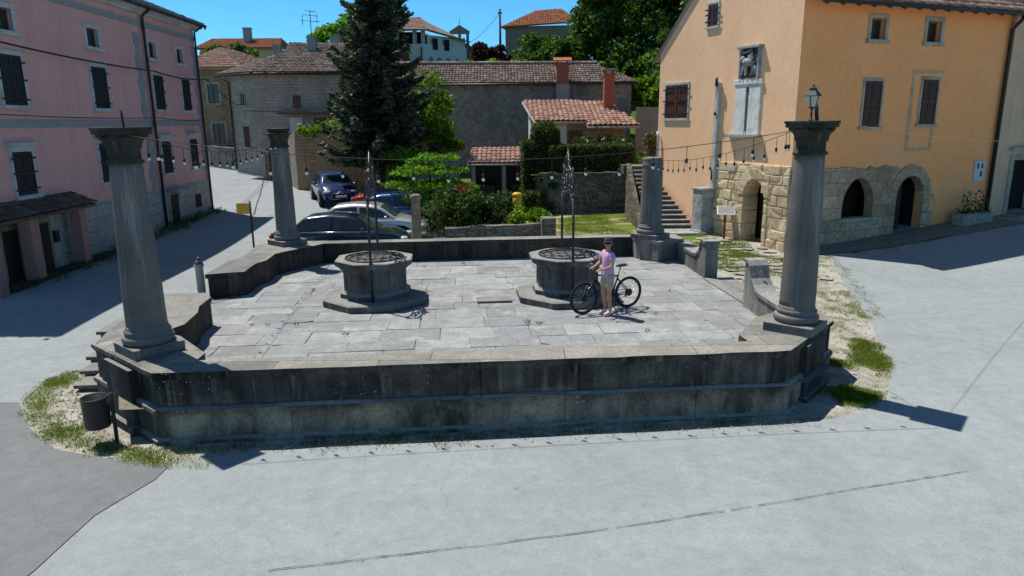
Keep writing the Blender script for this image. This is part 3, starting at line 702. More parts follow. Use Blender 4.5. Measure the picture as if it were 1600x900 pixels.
# ---- wells
def octa(r, ph=PI/8): return [(r*math.cos(ph+k*PI/4), r*math.sin(ph+k*PI/4)) for k in range(8)]
def octl(mb, prof): mb.lathe(prof, 8, smooth=False, ph=PI/8)
def make_well(u, v, label):
    t = thing('stone_well', label, 'well', PL(u, v, 0), TA, 'pair of stone wells')
    mb = MB(); octl(mb, [(1.22,-.02),(1.25,.02),(1.25,.14),(1.21,.165)]); mb.build('step', MAT['stone_step'], t, local=True, jitter=.007)
    mb = MB(); octl(mb, [(.84,.15),(.84,.27),(.79,.30),(.75,.33),(.745,.36),(.745,.74),(.77,.76),(.77,.79),(.80,.82),(.84,.87),(.90,.905),(.93,.93),(.93,1.015),(.91,1.03),(.62,1.03),(.60,1.0)]); mb.build('body', MAT['stone_well'], t, local=True, jitter=.007)
    mb = MB(); mb.lathe([(.61, 1.0), (.0, 1.0)], 24, cap=False); mb.build('cover_slab', MAT['stone_step'], t, local=True)
    gr = MB(); 
    for k in range(-3, 4):
        x = k*.18; L = math.sqrt(max(.01, .64**2-x*x)); gr.tube([(x,-L,1.035),(x,L,1.05)], .009, 5); gr.tube([(-L,x,1.045),(L,x,1.055)], .009, 5)
    ring = [(.66*math.cos(2*PI*k/28), .66*math.sin(2*PI*k/28), 1.045) for k in range(29)]; gr.tube(ring, .018, 5)
    ring = [(.4*math.cos(2*PI*k/28), .4*math.sin(2*PI*k/28), 1.06) for k in range(29)]; gr.tube(ring, .013, 5)
    gr.build('grating', MAT['iron'], t, local=True)
    # wrought iron frame: two posts front and back with a scrolled crest
    ir = thing_part('iron_frame', t)
    for s in (-1, 1):
        mb = MB(); mb.tube([(0, s*.8, .1 if s < 0 else .9), (0, s*.8, 2.45)], .028, 8)
        if s < 0: mb.box(-.03, .03, -.86, -.74, 1.02, 1.06)
        mb.build('post', MAT['iron'], ir, local=True)
    def scroll(cx, cz, r, turns, d, a0=0):
        return [(0, cx + d*r*(1-.72*q)*math.cos(a0+q*turns*2*PI), cz + r*(1-.72*q)*math.sin(a0+q*turns*2*PI)) for q in [k/26 for k in range(27)]]
    mb = MB()
    for s in (-1, 1):
        mb.tube([(0, s*.8, 2.35),(0, s*.78, 2.6),(0, s*.62, 2.86),(0, s*.36, 3.0),(0, s*.12, 3.12),(0, 0, 3.42)], [.02,.024,.024,.022,.02,.014], 7)
        mb.tube(scroll(s*.52, 2.55, .2, 1.4, s, PI/2), .02, 6); mb.tube(scroll(s*.25, 2.72, .17, 1.3, -s, 0), .018, 6)
        mb.tube(scroll(s*.62, 2.95, .13, 1.2, s, 0), .016, 6); mb.tube(scroll(s*.16, 3.14, .11, 1.3, s, PI), .015, 6); mb.tube(scroll(s*.75, 2.25, .12, 1.2, -s, PI), .016, 6)
        mb.tube([(0, s*.8, 2.2),(0, s*.5, 2.42),(0, s*.15, 2.5),(0, 0, 2.46)], .018, 6)
        for yy, zz in ((.45, 2.98), (.66, 2.72), (.3, 2.52), (.8, 2.47), (.1, 2.95)): mb.ball((0, s*yy, zz), .045, 8, 6)
    mb.tube([(0,0,2.46),(0,0,3.1),(0,0,3.46)], [.018,.02,.012], 7); mb.ball((0,0,3.3), .05, 8, 6, sz=1.6); mb.ball((0,0,2.62), .05, 8, 6)
    for x in (-1, 1):
        mb.tube([(0,0,3.0),(x*.05,0,3.12),(x*.075,0,3.22),(x*.02,0,3.3)], .014, 6); mb.tube([(0,0,2.75),(x*.06,.0,2.68),(x*.08,0,2.58)], .014, 6)
    mb.build('crest', MAT['iron_pale'], ir, local=True)
    return t
def thing_part(name, parent):
    o = bpy.data.objects.new(name, None); COL.objects.link(o); o.parent = parent; o.empty_display_size = .1; return o
w1 = make_well(3.02, 5.2, 'octagonal stone well with scrolled iron frame, the one standing alone on the left')
w2 = copy_tree(w1); w2.location = PL(7.48, 5.02, 0); w2['label'] = 'octagonal stone well with scrolled iron frame, the one behind the person and bicycle'

# ---- dustbin
bx, by = -5.92, 9.58; bz = h(bx, by)
t = thing('litter_bin', 'dark round metal dustbin hung on a post at the terrace corner', 'dustbin', (bx, by, bz))
mb = MB(); mb.tube([(0.09,0,-.1),(0.09,0,.78)], .028, 8); mb.build('post', MAT['black_paint'], t, local=True)
mb = MB(); mb.lathe([(.0,.27),(.165,.27),(.172,.29),(.178,.70),(.186,.71),(.186,.73),(.165,.73),(.16,.31),(.0,.31)], 28, c=(-.14, -.02), cap=False); mb.build('bucket', MAT['black_paint'], t, local=True)
mb = MB(); mb.box(.0, .09, -.02, .02, .5, .56); mb.build('bracket', MAT['iron'], t, local=True)
# ---- bollard and yellow sign on the left
bx, by = -7.95, 17.55; bz = h(bx, by)
t = thing('stone_bollard', 'short pale stone bollard with a round knob, left of the terrace', 'bollard', (bx, by, bz))
mb = MB(); mb.lathe([(.13,-.1),(.13,.1),(.105,.13),(.095,.9),(.12,.93),(.12,.98),(.09,1.0)], 16); mb.build('shaft', MAT['concrete'], t, local=True, jitter=.004)
mb = MB(); mb.lathe([(.1,1.0),(.11,1.03),(.06,1.07),(.045,1.1)], 16); mb.ball((0,0,1.13), .045, 10, 7); mb.build('knob', MAT['stone_step'], t, local=True)
bx, by = -8.75, 23.6; bz = h(bx, by)
t = thing('street_sign', 'small plain yellow sign on a grey post by the roadside', 'sign', (bx, by, bz))
mb = MB(); mb.tube([(0,0,-.1),(0,0,1.93)], .035, 8); mb.build('post', MAT['iron'], t, local=True)
mb = MB(); mb.box(-.46, -.04, -.015, .015, 1.5, 1.86); mb.build('sign_panel', MAT['yellow_paint'], t, local=True, bevel=.005)
# ---- hanging bulb strings between the columns
def catenary(a, b, sag, n=40):
    a, b = Vector(a), Vector(b); return [a.lerp(b, k/n) - Vector((0, 0, sag*4*(k/n)*(1-k/n))) for k in range(n+1)]
def light_string(a, b, sag, nb, drop, label, r=.024):
    a, b = Vector(a), Vector(b); t = thing('light_string', label, 'light string', tuple((a+b)/2 - Vector((0, 0, sag))), 0, 'bulb strings hung between the columns')
    mb = MB(); mb.tube(catenary(a, b, sag), .0055, 5); mb.build('wire', MAT['cable'], t)
    for k in range(nb):
        f = (k+.7)/(nb+.4); p = a.lerp(b, f) - Vector((0, 0, sag*4*f*(1-f))); d = drop*random.uniform(.85, 1.2)
        s = MB(); s.tube([p, p-Vector((0,0,d))], .005, 4); s.tube([p-Vector((0,0,d-.005)), p-Vector((0,0,d+.06))], .022, 7); so = s.build('bulb_holder', MAT['cable'], t)
        q = MB(); q.ball((p.x, p.y, p.z-d-.06-r*.9), r, 9, 7, sz=1.15); q.build('bulb', MAT['bulb_glass'], so)
random.seed(8)
light_string(PL(.3,-.32,3.9), PL(10.35,-.34,3.92), .42, 19, .2, 'bulb string sagging between the two front columns across the terrace')
light_string(PL(.12,.35,3.9), PL(.0,9.7,3.75), .35, 18, .2, 'bulb string from the mossy front left column to the column by the cars')
light_string(PL(10.5,.3,3.9), PL(10.72,9.2,2.95), .2, 18, .2, 'bulb string from the lantern column down to the broken column')
# ================================================================ building tools
def edge(A, B):
    A = Vector((A[0], A[1], 0)); B = Vector((B[0], B[1], 0)); e = (B-A).normalized(); n = Vector((-e.y, e.x, 0))
    def T(u, y, z):
        p = A + e*u + n*y; return (p.x, p.y, z)
    T.L = (B-A).length; return T
def wall_holes(mb, u0, u1, z0, z1, holes, depth=.22):
    us = sorted({u0, u1, *[x for hh in holes for x in hh[:2]]}); zs = sorted({z0, z1, *[x for hh in holes for x in hh[2:4]]})
    for a, b in zip(us, us[1:]):
        for c, d in zip(zs, zs[1:]):
            m = ((a+b)/2, (c+d)/2)
            if any(hh[0] < m[0] < hh[1] and hh[2] < m[1] < hh[3] for hh in holes): continue
            mb.poly([(a,0,c),(b,0,c),(b,0,d),(a,0,d)])
    for a, b, c, d in [hh[:4] for hh in holes]:
        mb.poly([(a,0,c),(a,depth,c),(b,depth,c),(b,0,c)]); mb.poly([(a,0,d),(b,0,d),(b,depth,d),(a,depth,d)])
        mb.poly([(a,0,c),(a,0,d),(a,depth,d),(a,depth,c)]); mb.poly([(b,0,c),(b,depth,c),(b,depth,d),(b,0,d)])
def arch_pts(u0, u1, zs, rise, n=14, pointed=False):
    """curve from (u0,zs) up and over to (u1,zs)"""
    c = (u0+u1)/2; w = (u1-u0)/2; P = []
    for k in range(n+1):
        a = PI - PI*k/n; x = math.cos(a); y = math.sin(a)
        if pointed: y = (1-abs(x)**2.0)**.62
        P.append((c+w*x, zs+rise*y))
    return P
def arch_fill(mb, u0, u1, zs, ztop, rise, depth, pointed=False):
    P = arch_pts(u0, u1, zs, rise, 14, pointed)
    for a, b in zip(P, P[1:]):
        mb.poly([(a[0],0,a[1]),(b[0],0,b[1]),(b[0],0,ztop),(a[0],0,ztop)]); mb.poly([(a[0],0,a[1]),(a[0],depth,a[1]),(b[0],depth,b[1]),(b[0],0,b[1])])
def frame(mb, u0, u1, z0, z1, w=.12, out=.035, sill=.07, lintel=0.0, bottom=True):
    mb.box(u0-w, u0, -out, .05, z0, z1); mb.box(u1, u1+w, -out, .05, z0, z1); mb.box(u0-w-lintel, u1+w+lintel, -out-.004, .05, z1, z1+w)
    if bottom: mb.box(u0-w-sill*.6, u1+w+sill*.6, -out-sill, .05, z0-w*.9, z0)
def shutter_leaf(mb, u0, u1, z0, z1, y=-.02, th=.045, slats=True):
    mb.box(u0, u1, y-th*.55, y, z0, z1)
    mb.box(u0, u0+.05, y-th, y-.002, z0, z1); mb.box(u1-.05, u1, y-th, y-.002, z0, z1)
    for zz in (z0, (z0+z1)/2-.03, z1-.07): mb.box(u0+.051, u1-.051, y-th, y-.002, zz, zz+.07)
    if slats:
        n = max(3, int((u1-u0)/.13)); 
        for k in range(1, n): x = u0+(u1-u0)*k/n; mb.box(x-.012, x+.012, y-th*.8, y-.001, z0+.071, z1-.071)
def window(T, par, u0, u1, z0, z1, fm, sm=None, w=.12, glass=True, hinge=False, lintel=0, recess=.12, sill=.07, bars=True, out=.035):
    if sm is not None:
        mb = MB(T); mb.box(u0, u1, -.012, .04, z0, z1); o = mb.build('window', MAT['dark_void'], par)
    else:
        mb = MB(T); mb.box(u0, u1, recess, recess+.03, z0, z1); o = mb.build('window', MAT['glass_dark'], par)
        if bars:
            q = MB(T); c = (u0+u1)/2; q.box(c-.02, c+.02, recess-.03, recess-.002, z0, z1); q.box(u0, u0+.045, recess-.03, recess-.002, z0, z1); q.box(u1-.045, u1, recess-.03, recess-.002, z0, z1)
            q.box(u0+.046, c-.021, recess-.03, recess-.003, z0, z0+.05); q.box(c+.021, u1-.046, recess-.03, recess-.003, z1-.05, z1); q.build('casement', MAT['wood_old'], o)
    mb = MB(T); frame(mb, u0, u1, z0, z1, w, out, sill, lintel); mb.build('frame', fm, o, bevel=.006)
    if lintel:
        mb = MB(T); mb.box(u0-w-lintel-.06, u1+w+lintel+.06, -.17, .03, z1+w+.06, z1+w+.13); mb.box(u0-w-lintel, u1+w+lintel, -.1, .03, z1+w+.002, z1+w+.06); mb.build('cornice', fm, o)
    if sm is not None:
        c = (u0+u1)/2
        for a, b in ((u0+.012, c-.008), (c+.008, u1-.012)):
            mb = MB(T); shutter_leaf(mb, a, b, z0+.012, z1-.012); s = mb.build('shutter', sm, o)
            if hinge:
                for zz in (z0+.14, (z0+z1)/2, z1-.2):
                    mb = MB(T)
                    if a < c-.1 and b < c: mb.box(a-.14, a+(b-a)*.75, -.085, -.066, zz, zz+.045)
                    else: mb.box(a+(b-a)*.25, b+.14, -.085, -.066, zz, zz+.045)
                    mb.build('hinge', MAT['iron'], s)
    return o
def roof_poly(name, poly, eave, mat, parent, col=.19, course=.32, bump=.04, thick=.0, local=False):
    """barrel-tiled roof plane: poly = 3-D convex polygon, eave = (i,j) indices of its eave edge"""
    P = [Vector(p) for p in poly]; a, b = P[eave[0]], P[eave[1]]; e = (b-a).normalized()
    n = None
    for k in range(len(P)):
        if k not in eave:
            n = e.cross(P[k]-a)
            if n.length > .01: break
    n.normalize()
    if n.z < 0: n = -n
    t = n.cross(e).normalized()
    if t.z < 0: t = -t
    if e.cross(t).dot(n) < 0: e = -e
    st = [((p-a).dot(e), (p-a).dot(t)) for p in P]
    s0 = min(x[0] for x in st); s1 = max(x[0] for x in st); t0 = min(x[1] for x in st); t1 = max(x[1] for x in st)
    bm = bmesh.new(); uvl = bm.loops.layers.uv.new('UVMap')
    nc = int((s1-s0)/col)+1; nr = int((t1-t0)/course)+1; K = 6
    shape = [math.sin(PI*k/(K-1))**.6*bump for k in range(K)]
    for r in range(nr):
        ta, tb = t0+r*course, t0+(r+1)*course+.03
        cols = []
        for c in range(nc):
            jit = random.uniform(-.012, .012); jt = random.uniform(-.025, .015)
            V = []
            for tt, lift in ((ta+jt, .028), (tb, .0)):
                V.append([bm.verts.new(a + e*(s0+c*col+col*k/(K-1)) + t*tt + n*(shape[k]+lift+jit)) for k in range(K)])
            W = [bm.verts.new(v.co - n*.03) for v in V[0]]
            for k in range(K-1):
                f = bm.faces.new((V[0][k], V[0][k+1], V[1][k+1], V[1][k])); f.smooth = True
                for l in f.loops: l[uvl].uv = (c+.5, r+.5)
                f = bm.faces.new((W[k], W[k+1], V[0][k+1], V[0][k]))
                for l in f.loops: l[uvl].uv = (c+.5, r+.5)
    cen = sum(P, Vector())/len(P)
    for k in range(len(P)):
        p, q = P[k], P[(k+1) % len(P)]; d = (q-p).normalized(); no = d.cross(n)
        if no.dot(cen-p) > 0: no = -no
        marg = .04 if {k, (k+1) % len(P)} == set(eave) else .0
        bmesh.ops.bisect_plane(bm, geom=bm.verts[:]+bm.edges[:]+bm.faces[:], plane_co=p+no*(marg+.03), plane_no=no, clear_outer=True)
    # backing sheet
    bk = [bm.verts.new(p - n*.035) for p in P]; bk2 = [bm.verts.new(p - n*.12) for p in P]
    bm.faces.new(bk)
    bm.faces.new(bk2[::-1])
    for k in range(len(P)): bm.faces.new((bk2[k], bk2[(k+1) % len(P)], bk[(k+1) % len(P)], bk[k]))
    off = Vector((0, 0, 0)); q = parent
    while q is not None and not local: off += q.location; q = q.parent
    for v in bm.verts: v.co -= off
    me = bpy.data.meshes.new(name); bm.to_mesh(me); bm.free(); me.materials.append(mat)
    o = bpy.data.objects.new(name, me); COL.objects.link(o); o.parent = parent; return o
def ridge(par, a, b, mat, r=.1):
    mb = MB(); a, b = Vector(a), Vector(b); n = max(2, int((b-a).length/.4))
    for k in range(n):
        p = a.lerp(b, k/n); q = a.lerp(b, (k+1)/n+.02); mb.tube([p, q], [r*1.08, r*.92], 8)
    mb.uv = [[(k*.37 % 9, 2.)]*len(f) for k, f in enumerate(mb.f)]
    return mb.build('ridge_tiles', mat, par)
def footwall(name, mat, par, pts, z0, z1, zs=None):
    mb = MB(); n = len(pts)
    for k in range(n):
        a, b = pts[k], pts[(k+1) % n]; mb.poly([(*a, z0), (*b, z0), (*b, z1), (*a, z1)])
    return mb.build(name, mat, par)
def chimney(par, x, y, z0, z1, w, mat, cap=None, d=None):
    d = d or w; mb = MB(); mb.box(x-w/2, x+w/2, y-d/2, y+d/2, z0, z1); mb.box(x-w*.6, x+w*.6, y-d*.6, y+d*.6, z1, z1+.08)
    o = mb.build('chimney', mat, par)
    if cap:
        mb = MB()
        for sx in (-1, 1):
            for sy in (-1, 1): mb.box(x+sx*w*.4-.05, x+sx*w*.4+.05, y+sy*d*.4-.05, y+sy*d*.4+.05, z1+.081, z1+.3)
        mb.build('cap_posts', mat, o)
        if cap == 'tile':
            mb = MB(); mb.poly([(x-w*.75,y-d*.7,z1+.3),(x+w*.75,y-d*.7,z1+.3),(x+w*.75,y,z1+.5),(x-w*.75,y,z1+.5)]); mb.poly([(x-w*.75,y+d*.7,z1+.3),(x-w*.75,y,z1+.5),(x+w*.75,y,z1+.5),(x+w*.75,y+d*.7,z1+.3)])
            mb.poly([(x-w*.75,y-d*.7,z1+.3),(x-w*.75,y,z1+.5),(x-w*.75,y+d*.7,z1+.3)]); mb.poly([(x+w*.75,y-d*.7,z1+.3),(x+w*.75,y+d*.7,z1+.3),(x+w*.75,y,z1+.5)])
            mb.uv = [[(k+.5, .5)]*len(f) for k, f in enumerate(mb.f)]
            q = mb.build('cap_tiles', MAT['tile_red'], o)
        else:
            mb = MB(); mb.box(x-w*.72, x+w*.72, y-d*.72, y+d*.72, z1+.3, z1+.36); mb.build('cap_slab', MAT['concrete'], o)
    return o

# ================================================================ pink house on the left
K = .92
def zz(z): return 4.05 + (z-4.05)*K
PA = (-13.64, 16.56); PB = (-13.64-.036*17.0, 16.56+17.0*.99935)
T = edge(PA, PB); u0 = 1.25; u1 = 16.95; ze = zz(8.75)
pink = thing('pink_house', 'long pink three-storey house with white trim and black shutters', 'house', (*T(8, 4, 0)[:2], -.2))
holes = []
att = [(3.75, 4.5), (8.6, 9.35), (13.35, 14.0), (16.15, 16.8)]
att = [(a*K, b*K) for a, b in att]
for a, b in att: holes.append((a, b, zz(6.82), zz(7.46)))
zb = zz(1.32)
mb = MB(T); wall_holes(mb, u0, u1, zb, ze, holes)
mb.poly([(u0,9,zb),(u0,0,zb),(u0,0,ze),(u0,9,ze)]); mb.poly([(u1,0,zb),(u1,9,zb),(u1,9,ze),(u1,0,ze)]); mb.poly([(u1,9,zb),(u0,9,zb),(u0,9,ze),(u1,9,ze)])
mb.build('wall', MAT['pink_plaster'], pink, recalc=False)
mb = MB(T); mb.box(u0-.03, u1+.03, -.035, 9, -.8, zb); mb.build('stone_base', MAT['ashlar_base'], pink)
mb = MB(T); mb.box(u0-.02, u1+.02, -.045, .05, zz(4.0), zz(4.22)); mb.build('string_course', MAT['trim_grey'], pink)
mb = MB(T); mb.box(u0-.02, u1+.02, -.05, .05, zz(8.02), zz(8.2)); mb.build('string_course', MAT['trim_grey'], pink)
for side in (0, 1):      # quoins
    mb = MB(T)
    for k in range(19):
        z = zb + k*.42
        if z+.4 > zz(8.0): break
        w = .5 if k % 2 else .3
        if side: mb.box(u1-w*.9, u1+.012, -.03, .3, z+.003, z+.417)
        else: mb.box(12.35*K-w*.5, 12.35*K+w*.55, -.03, .04, z+.003, z+.417)
    mb.build('quoins', MAT['trim_grey'], pink)
for a, b in att: window(T, pink, a, b, zz(6.82), zz(7.46), MAT['trim_white'], None, .14)
for a, b, z0_, z1_, lin in [(3.55,4.55,4.66,6.12,0),(8.55,9.5,4.66,6.12,0),(13.45,14.3,4.7,6.12,0),(16.35,17.15,4.7,6.12,0),(3.45,4.35,1.98,3.28,.05),(8.35,9.2,1.98,3.4,.05),(13.5,14.3,1.95,3.32,.05),(16.5,17.3,1.95,3.35,.05)]:
    window(T, pink, a*K, b*K, zz(z0_), zz(z1_), MAT['trim_white'], MAT['shutter_black'], .13, hinge=True, lintel=lin)
# small street door with a hood and a cellar window in the base
mb = MB(T); mb.box(13.55*K, 14.4*K, -.06, .0, -.5, zz(.98)); d = mb.build('door', MAT['door_dark'], pink)
mb = MB(T); frame(mb, 13.55*K, 14.4*K, -.4, zz(.98), .13, .09, 0, bottom=False); mb.build('frame', MAT['trim_stone'], d)
mb = MB(T); mb.box(13.3*K, 14.7*K, -.5, -.04, zz(1.16), zz(1.24)); mb.build('hood', MAT['concrete'], d)
mb = MB(T); mb.box(16.4*K, 17.1*K, -.05, .0, zz(.1), zz(.72)); mb.build('window', MAT['dark_void'], pink)
# drainpipe
mb = MB(T); mb.tube([(12.85*K,-.12,-.3),(12.85*K,-.12,zz(8.4)),(12.85*K,-.5,zz(8.75))], .055, 8)
for z in (.8, 2.6, 4.4, 6.2, 7.6): mb.tube([(12.85*K,-.12,z),(12.85*K,-.12,z+.05)], .075, 8)
mb.build('drainpipe', MAT['iron'], pink)
mb = MB(T); mb.tube([(u1-.12,-.1,-.2),(u1-.12,-.1,zz(8.4)),(u1-.12,-.5,zz(8.7))], .045, 8); mb.build('drainpipe', MAT['iron'], pink)
# roof: hipped, eaves overhang
OV = .38; zt = ze+.06; hi = ze + 2.1
c = [T(u0-OV,-OV,zt), T(u1+OV,-OV,zt), T(u1+OV,9+OV,zt), T(u0-OV,9+OV,zt)]; r0_ = T(u0+4.3,4.5,hi); r1_ = T(u1-4.3,4.5,hi)
roof_poly('roof', [c[0], c[1], r1_, r0_], (0, 1), MAT['tile_old'], pink); roof_poly('roof', [c[1], c[2], r1_], (0, 1), MAT['tile_old'], pink); roof_poly('roof', [c[3], c[0], r0_], (0, 1), MAT['tile_old'], pink)
mb = MB(T); mb.box(u0-.3, u1+.3, -.3, .06, ze-.14, ze+.02); mb.box(u0-.18, u1+.18, -.16, .06, ze-.24, ze-.14)
for k in range(28):
    u = u0-.6 + k*(u1-u0+1.2)/27; mb.box(u-.06, u+.06, -OV+.02, -.29, ze-.1, ze-.02)
mb.build('eaves', MAT['trim_white'], pink)
mb = MB(T); mb.tube([(u0-OV,-OV-.05,zt-.06),(u1+OV,-OV-.05,zt-.06)], .07, 8); mb.build('gutter', MAT['iron'], pink)
# porch: lean-to roof on pillars
PW = .5
for i, (a, w) in enumerate(((5.55, .34), (2.95, .4), (1.2, .34))):
    mb = MB(T); mb.box(a*K-w/2, a*K+w/2, -PW-.1, -PW+.22, -.6, zz(1.4)); mb.build('porch_pillar', MAT['pink_dirty'], pink)
mb = MB(T); mb.box(1.0*K, 6.0*K, -PW-.14, -PW+.1, zz(1.4), zz(1.5)); mb.build('porch_beam', MAT['trim_stone'], pink)
roof_poly('porch_roof', [T(.8*K,-PW-.32,zz(1.5)), T(6.05*K,-PW-.32,zz(1.5)), T(6.05*K,-.05,zz(1.82)), T(.8*K,-.05,zz(1.82))], (0, 1), MAT['tile_dark'], pink)
for a, b in ((2.3, 3.0), (3.85, 4.55)):
    mb = MB(T); mb.box(a*K, b*K, -.07, -.0, -.5, zz(1.05)); d = mb.build('door', MAT['door_dark'], pink); mb = MB(T); frame(mb, a*K, b*K, -.4, zz(1.05), .12, .08, 0, bottom=False); mb.build('frame', MAT['post_stone'], d)
mb = MB(T); mb.box(4.75*K, 4.95*K, -.14, -.036, zz(.35), zz(.68)); mb.box(4.74*K, 4.96*K, -.16, -.036, zz(.68), zz(.71)); mb.build('letter_box', MAT['black_paint'], pink)
mb = MB(T); mb.box(1.4, 16.9, -.62, -.05, -.7, -.12)
tag(mb.build('street_kerb', simple('kerb_dark', (.05, .05, .048), .95, var=.5, sc=6), jitter=.03), 'low rough strip of paving along the foot of the pink house', 'kerb')
# cables on the facade
def cable(label, pts, sag, r=.014, mat=MAT['cable'], name='overhead_cable'):
    mb = MB()
    for a, b in zip(pts, pts[1:]): mb.tube(catenary(a, b, sag, 20), r, 5)
    tag(mb.build(name, mat), label, 'cable')
cable('thick black cable sagging across the pink facade under the attic windows', [T(.5,-.35,zz(6.55)), T(12.85*K,-.3,zz(6.25)), T(u1+.2,-.3,zz(6.25)), (-17.3, 46.3, 5.2)], .12, .028)
cable('thin black cable across the pink facade just above the white string course', [T(.5,-.3,zz(4.45)), T(12.85*K,-.3,zz(4.35)), T(u1,-.3,zz(4.3))], .08)
cable('thin wire from the pink house corner over the road to the stone house', [T(u1,-.3,zz(3.3)), (-15.9, 44.9, 3.3)], .35, .016)
cable('lower wire from the pink house corner over the road to the stone house', [T(u1,-.3,zz(3.0)), (-15.9, 44.9, 2.7)], .5, .016)

# ================================================================ orange house on the right
OC = (8.9, 22.6); of = Vector((.9274, .3741)); od = Vector((-.3741, .9274))
OE = (OC[0]+of.x*9.35, OC[1]+of.y*9.35); OBk = (OC[0]+od.x*7.6, OC[1]+od.y*7.6)
TF = edge(OC, OE); TS = edge(OBk, OC)          # front and sunlit side; TS u runs from the far corner to the near one
orange = thing('orange_house', 'two-storey orange plastered house with stone arches and brown shutters', 'house', (*TF(4.6, 3.8, 0)[:2], 0))
zf = 7.62; LS = 7.6
fh = [(2.78, 3.38, 6.5, 7.14), (5.28, 5.92, 6.5, 7.16), (2.25, 3.64, .78, 1.45), (2.25,3.64,1.45,2.16), (4.68, 5.98, -.4, 1.35), (4.68,5.98,1.35,2.12)]
mb = MB(TF); wall_holes(mb, 0, 9.35, -.9, zf, [x for x in fh if x[3] in (7.14, 7.16)] + [(2.22,3.67,.76,2.18), (4.65,6.01,-.4,2.12)], .3)
mb.build('front_wall', MAT['orange_plaster'], orange, recalc=False)
mb = MB(TS)
ah = (5.46, 6.56, -.4, 2.12)
wall_holes(mb, 0, LS, -.9, 6.45, [ah], .45)
mb.poly([(0,0,6.45),(LS,0,6.45),(LS,0,zf),(4.1,0,10.25),(0,0,6.62)]); mb.build('side_wall', MAT['orange_plaster_sunlit'], orange, recalc=False)
mb = MB(TF); mb.poly([(9.35,0,-.5),(9.35,7.6,-.5),(9.35,7.6,6.6),(9.35,3.5,10.2),(9.35,0,zf)]); mb.poly([(9.35,7.6,-.5),(0,7.6,-.5),(0,7.6,6.6),(9.35,7.6,6.6)]); mb.build('back_wall', MAT['orange_plaster'], orange, recalc=False)
# doors and recess backs; dark colour on the recesses stands in for shade
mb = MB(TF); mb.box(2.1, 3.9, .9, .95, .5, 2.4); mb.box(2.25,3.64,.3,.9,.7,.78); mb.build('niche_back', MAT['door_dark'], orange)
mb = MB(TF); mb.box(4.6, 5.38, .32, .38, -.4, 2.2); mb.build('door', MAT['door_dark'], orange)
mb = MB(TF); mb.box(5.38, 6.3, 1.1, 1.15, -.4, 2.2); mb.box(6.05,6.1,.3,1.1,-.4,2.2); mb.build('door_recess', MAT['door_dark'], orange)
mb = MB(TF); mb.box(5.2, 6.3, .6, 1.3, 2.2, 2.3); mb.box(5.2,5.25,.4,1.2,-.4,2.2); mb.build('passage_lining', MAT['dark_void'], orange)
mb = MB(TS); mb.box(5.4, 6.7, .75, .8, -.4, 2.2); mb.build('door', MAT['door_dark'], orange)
# stone facing, front: coursed blocks left of the door and an arch ring
mb = MB(TF); o_ = -.05
def facing(mb, u0, u1, z0, z1, holes): 
    us = sorted({u0, u1, *[x for hh in holes for x in hh[:2]]}); zs_ = sorted({z0, z1, *[x for hh in holes for x in hh[2:4]]})
    for a, b in zip(us, us[1:]):
        for c, d in zip(zs_, zs_[1:]):
            if any(hh[0] < (a+b)/2 < hh[1] and hh[2] < (c+d)/2 < hh[3] for hh in holes): continue
            mb.poly([(a,o_,c),(b,o_,c),(b,o_,d),(a,o_,d)])
facing(mb, .0, 4.68, -.9, 2.3, [(2.25,3.64,.78,2.16)])
random.seed(12); ue = 0.0; zprev = 2.45
while ue < 4.67:
    un = min(4.68, ue+random.uniform(.18,.42)); zn = 2.44+random.uniform(-.05,.07)
    mb.poly([(ue,o_,2.3),(un,o_,2.3),(un,o_,zn),(ue,o_,zprev)]); mb.poly([(ue,o_,zprev),(un,o_,zn),(un,0,zn+.02),(ue,0,zprev+.02)]); ue = un; zprev = zn
P_ = arch_pts(2.25, 3.64, 1.3, .82, 14, True)
for a, b in zip(P_, P_[1:]): mb.poly([(a[0],o_,a[1]),(b[0],o_,b[1]),(b[0],o_,2.16),(a[0],o_,2.16)]); mb.poly([(a[0],o_,a[1]),(a[0],.31,a[1]),(b[0],.31,b[1]),(b[0],o_,b[1])])
mb.poly([(2.25,o_,.78),(2.25,.31,.78),(2.25,.31,1.3),(2.25,o_,1.3)]); mb.poly([(3.64,o_,.78),(3.64,o_,1.3),(3.64,.31,1.3),(3.64,.31,.78)]); mb.poly([(2.25,o_,.78),(3.64,o_,.78),(3.64,.31,.78),(2.25,.31,.78)])
mb.poly([(4.68,o_,-.9),(4.68,0,-.9),(4.68,0,2.4),(4.68,o_,2.4)])
mb.build('stone_facing', MAT['tan_ashlar'], orange, recalc=False)
mb = MB(TF); mb.box(2.05, 3.85, -.14, -.052, .66, .79); mb.build('window_sill', MAT['trim_stone'], orange, bevel=.01)
mb = MB(TF); Po = arch_pts(4.68, 5.98, 1.42, .68, 12); Pq = arch_pts(4.34, 6.32, 1.42, 1.06, 12)
for k in range(12):
    a, b, c, d = Po[k], Po[k+1], Pq[k+1], Pq[k]; g_ = .012
    i = [mb.pt((p[0], y, p[1])) for y in (-.085, .28) for p in (a, b, c, d)]
    for q in ((0,1,2,3),(4,7,6,5),(0,4,5,1),(1,5,6,2),(2,6,7,3),(3,7,4,0)): mb.face([i[x] for x in q])
z = -.5; k = 0
while z < 1.4:
    zt_ = min(1.42, z+.44); w = .34 if k % 2 else .52
    mb.box(5.985, 5.985+w, -.085, .02, z+.006, zt_-.006); mb.box(4.34 if k % 2 else 4.2, 4.675, -.085, .02, z+.006, zt_-.006); z = zt_; k += 1
mb.build('door_arch', MAT['tan_ashlar'], orange, bevel=.012)
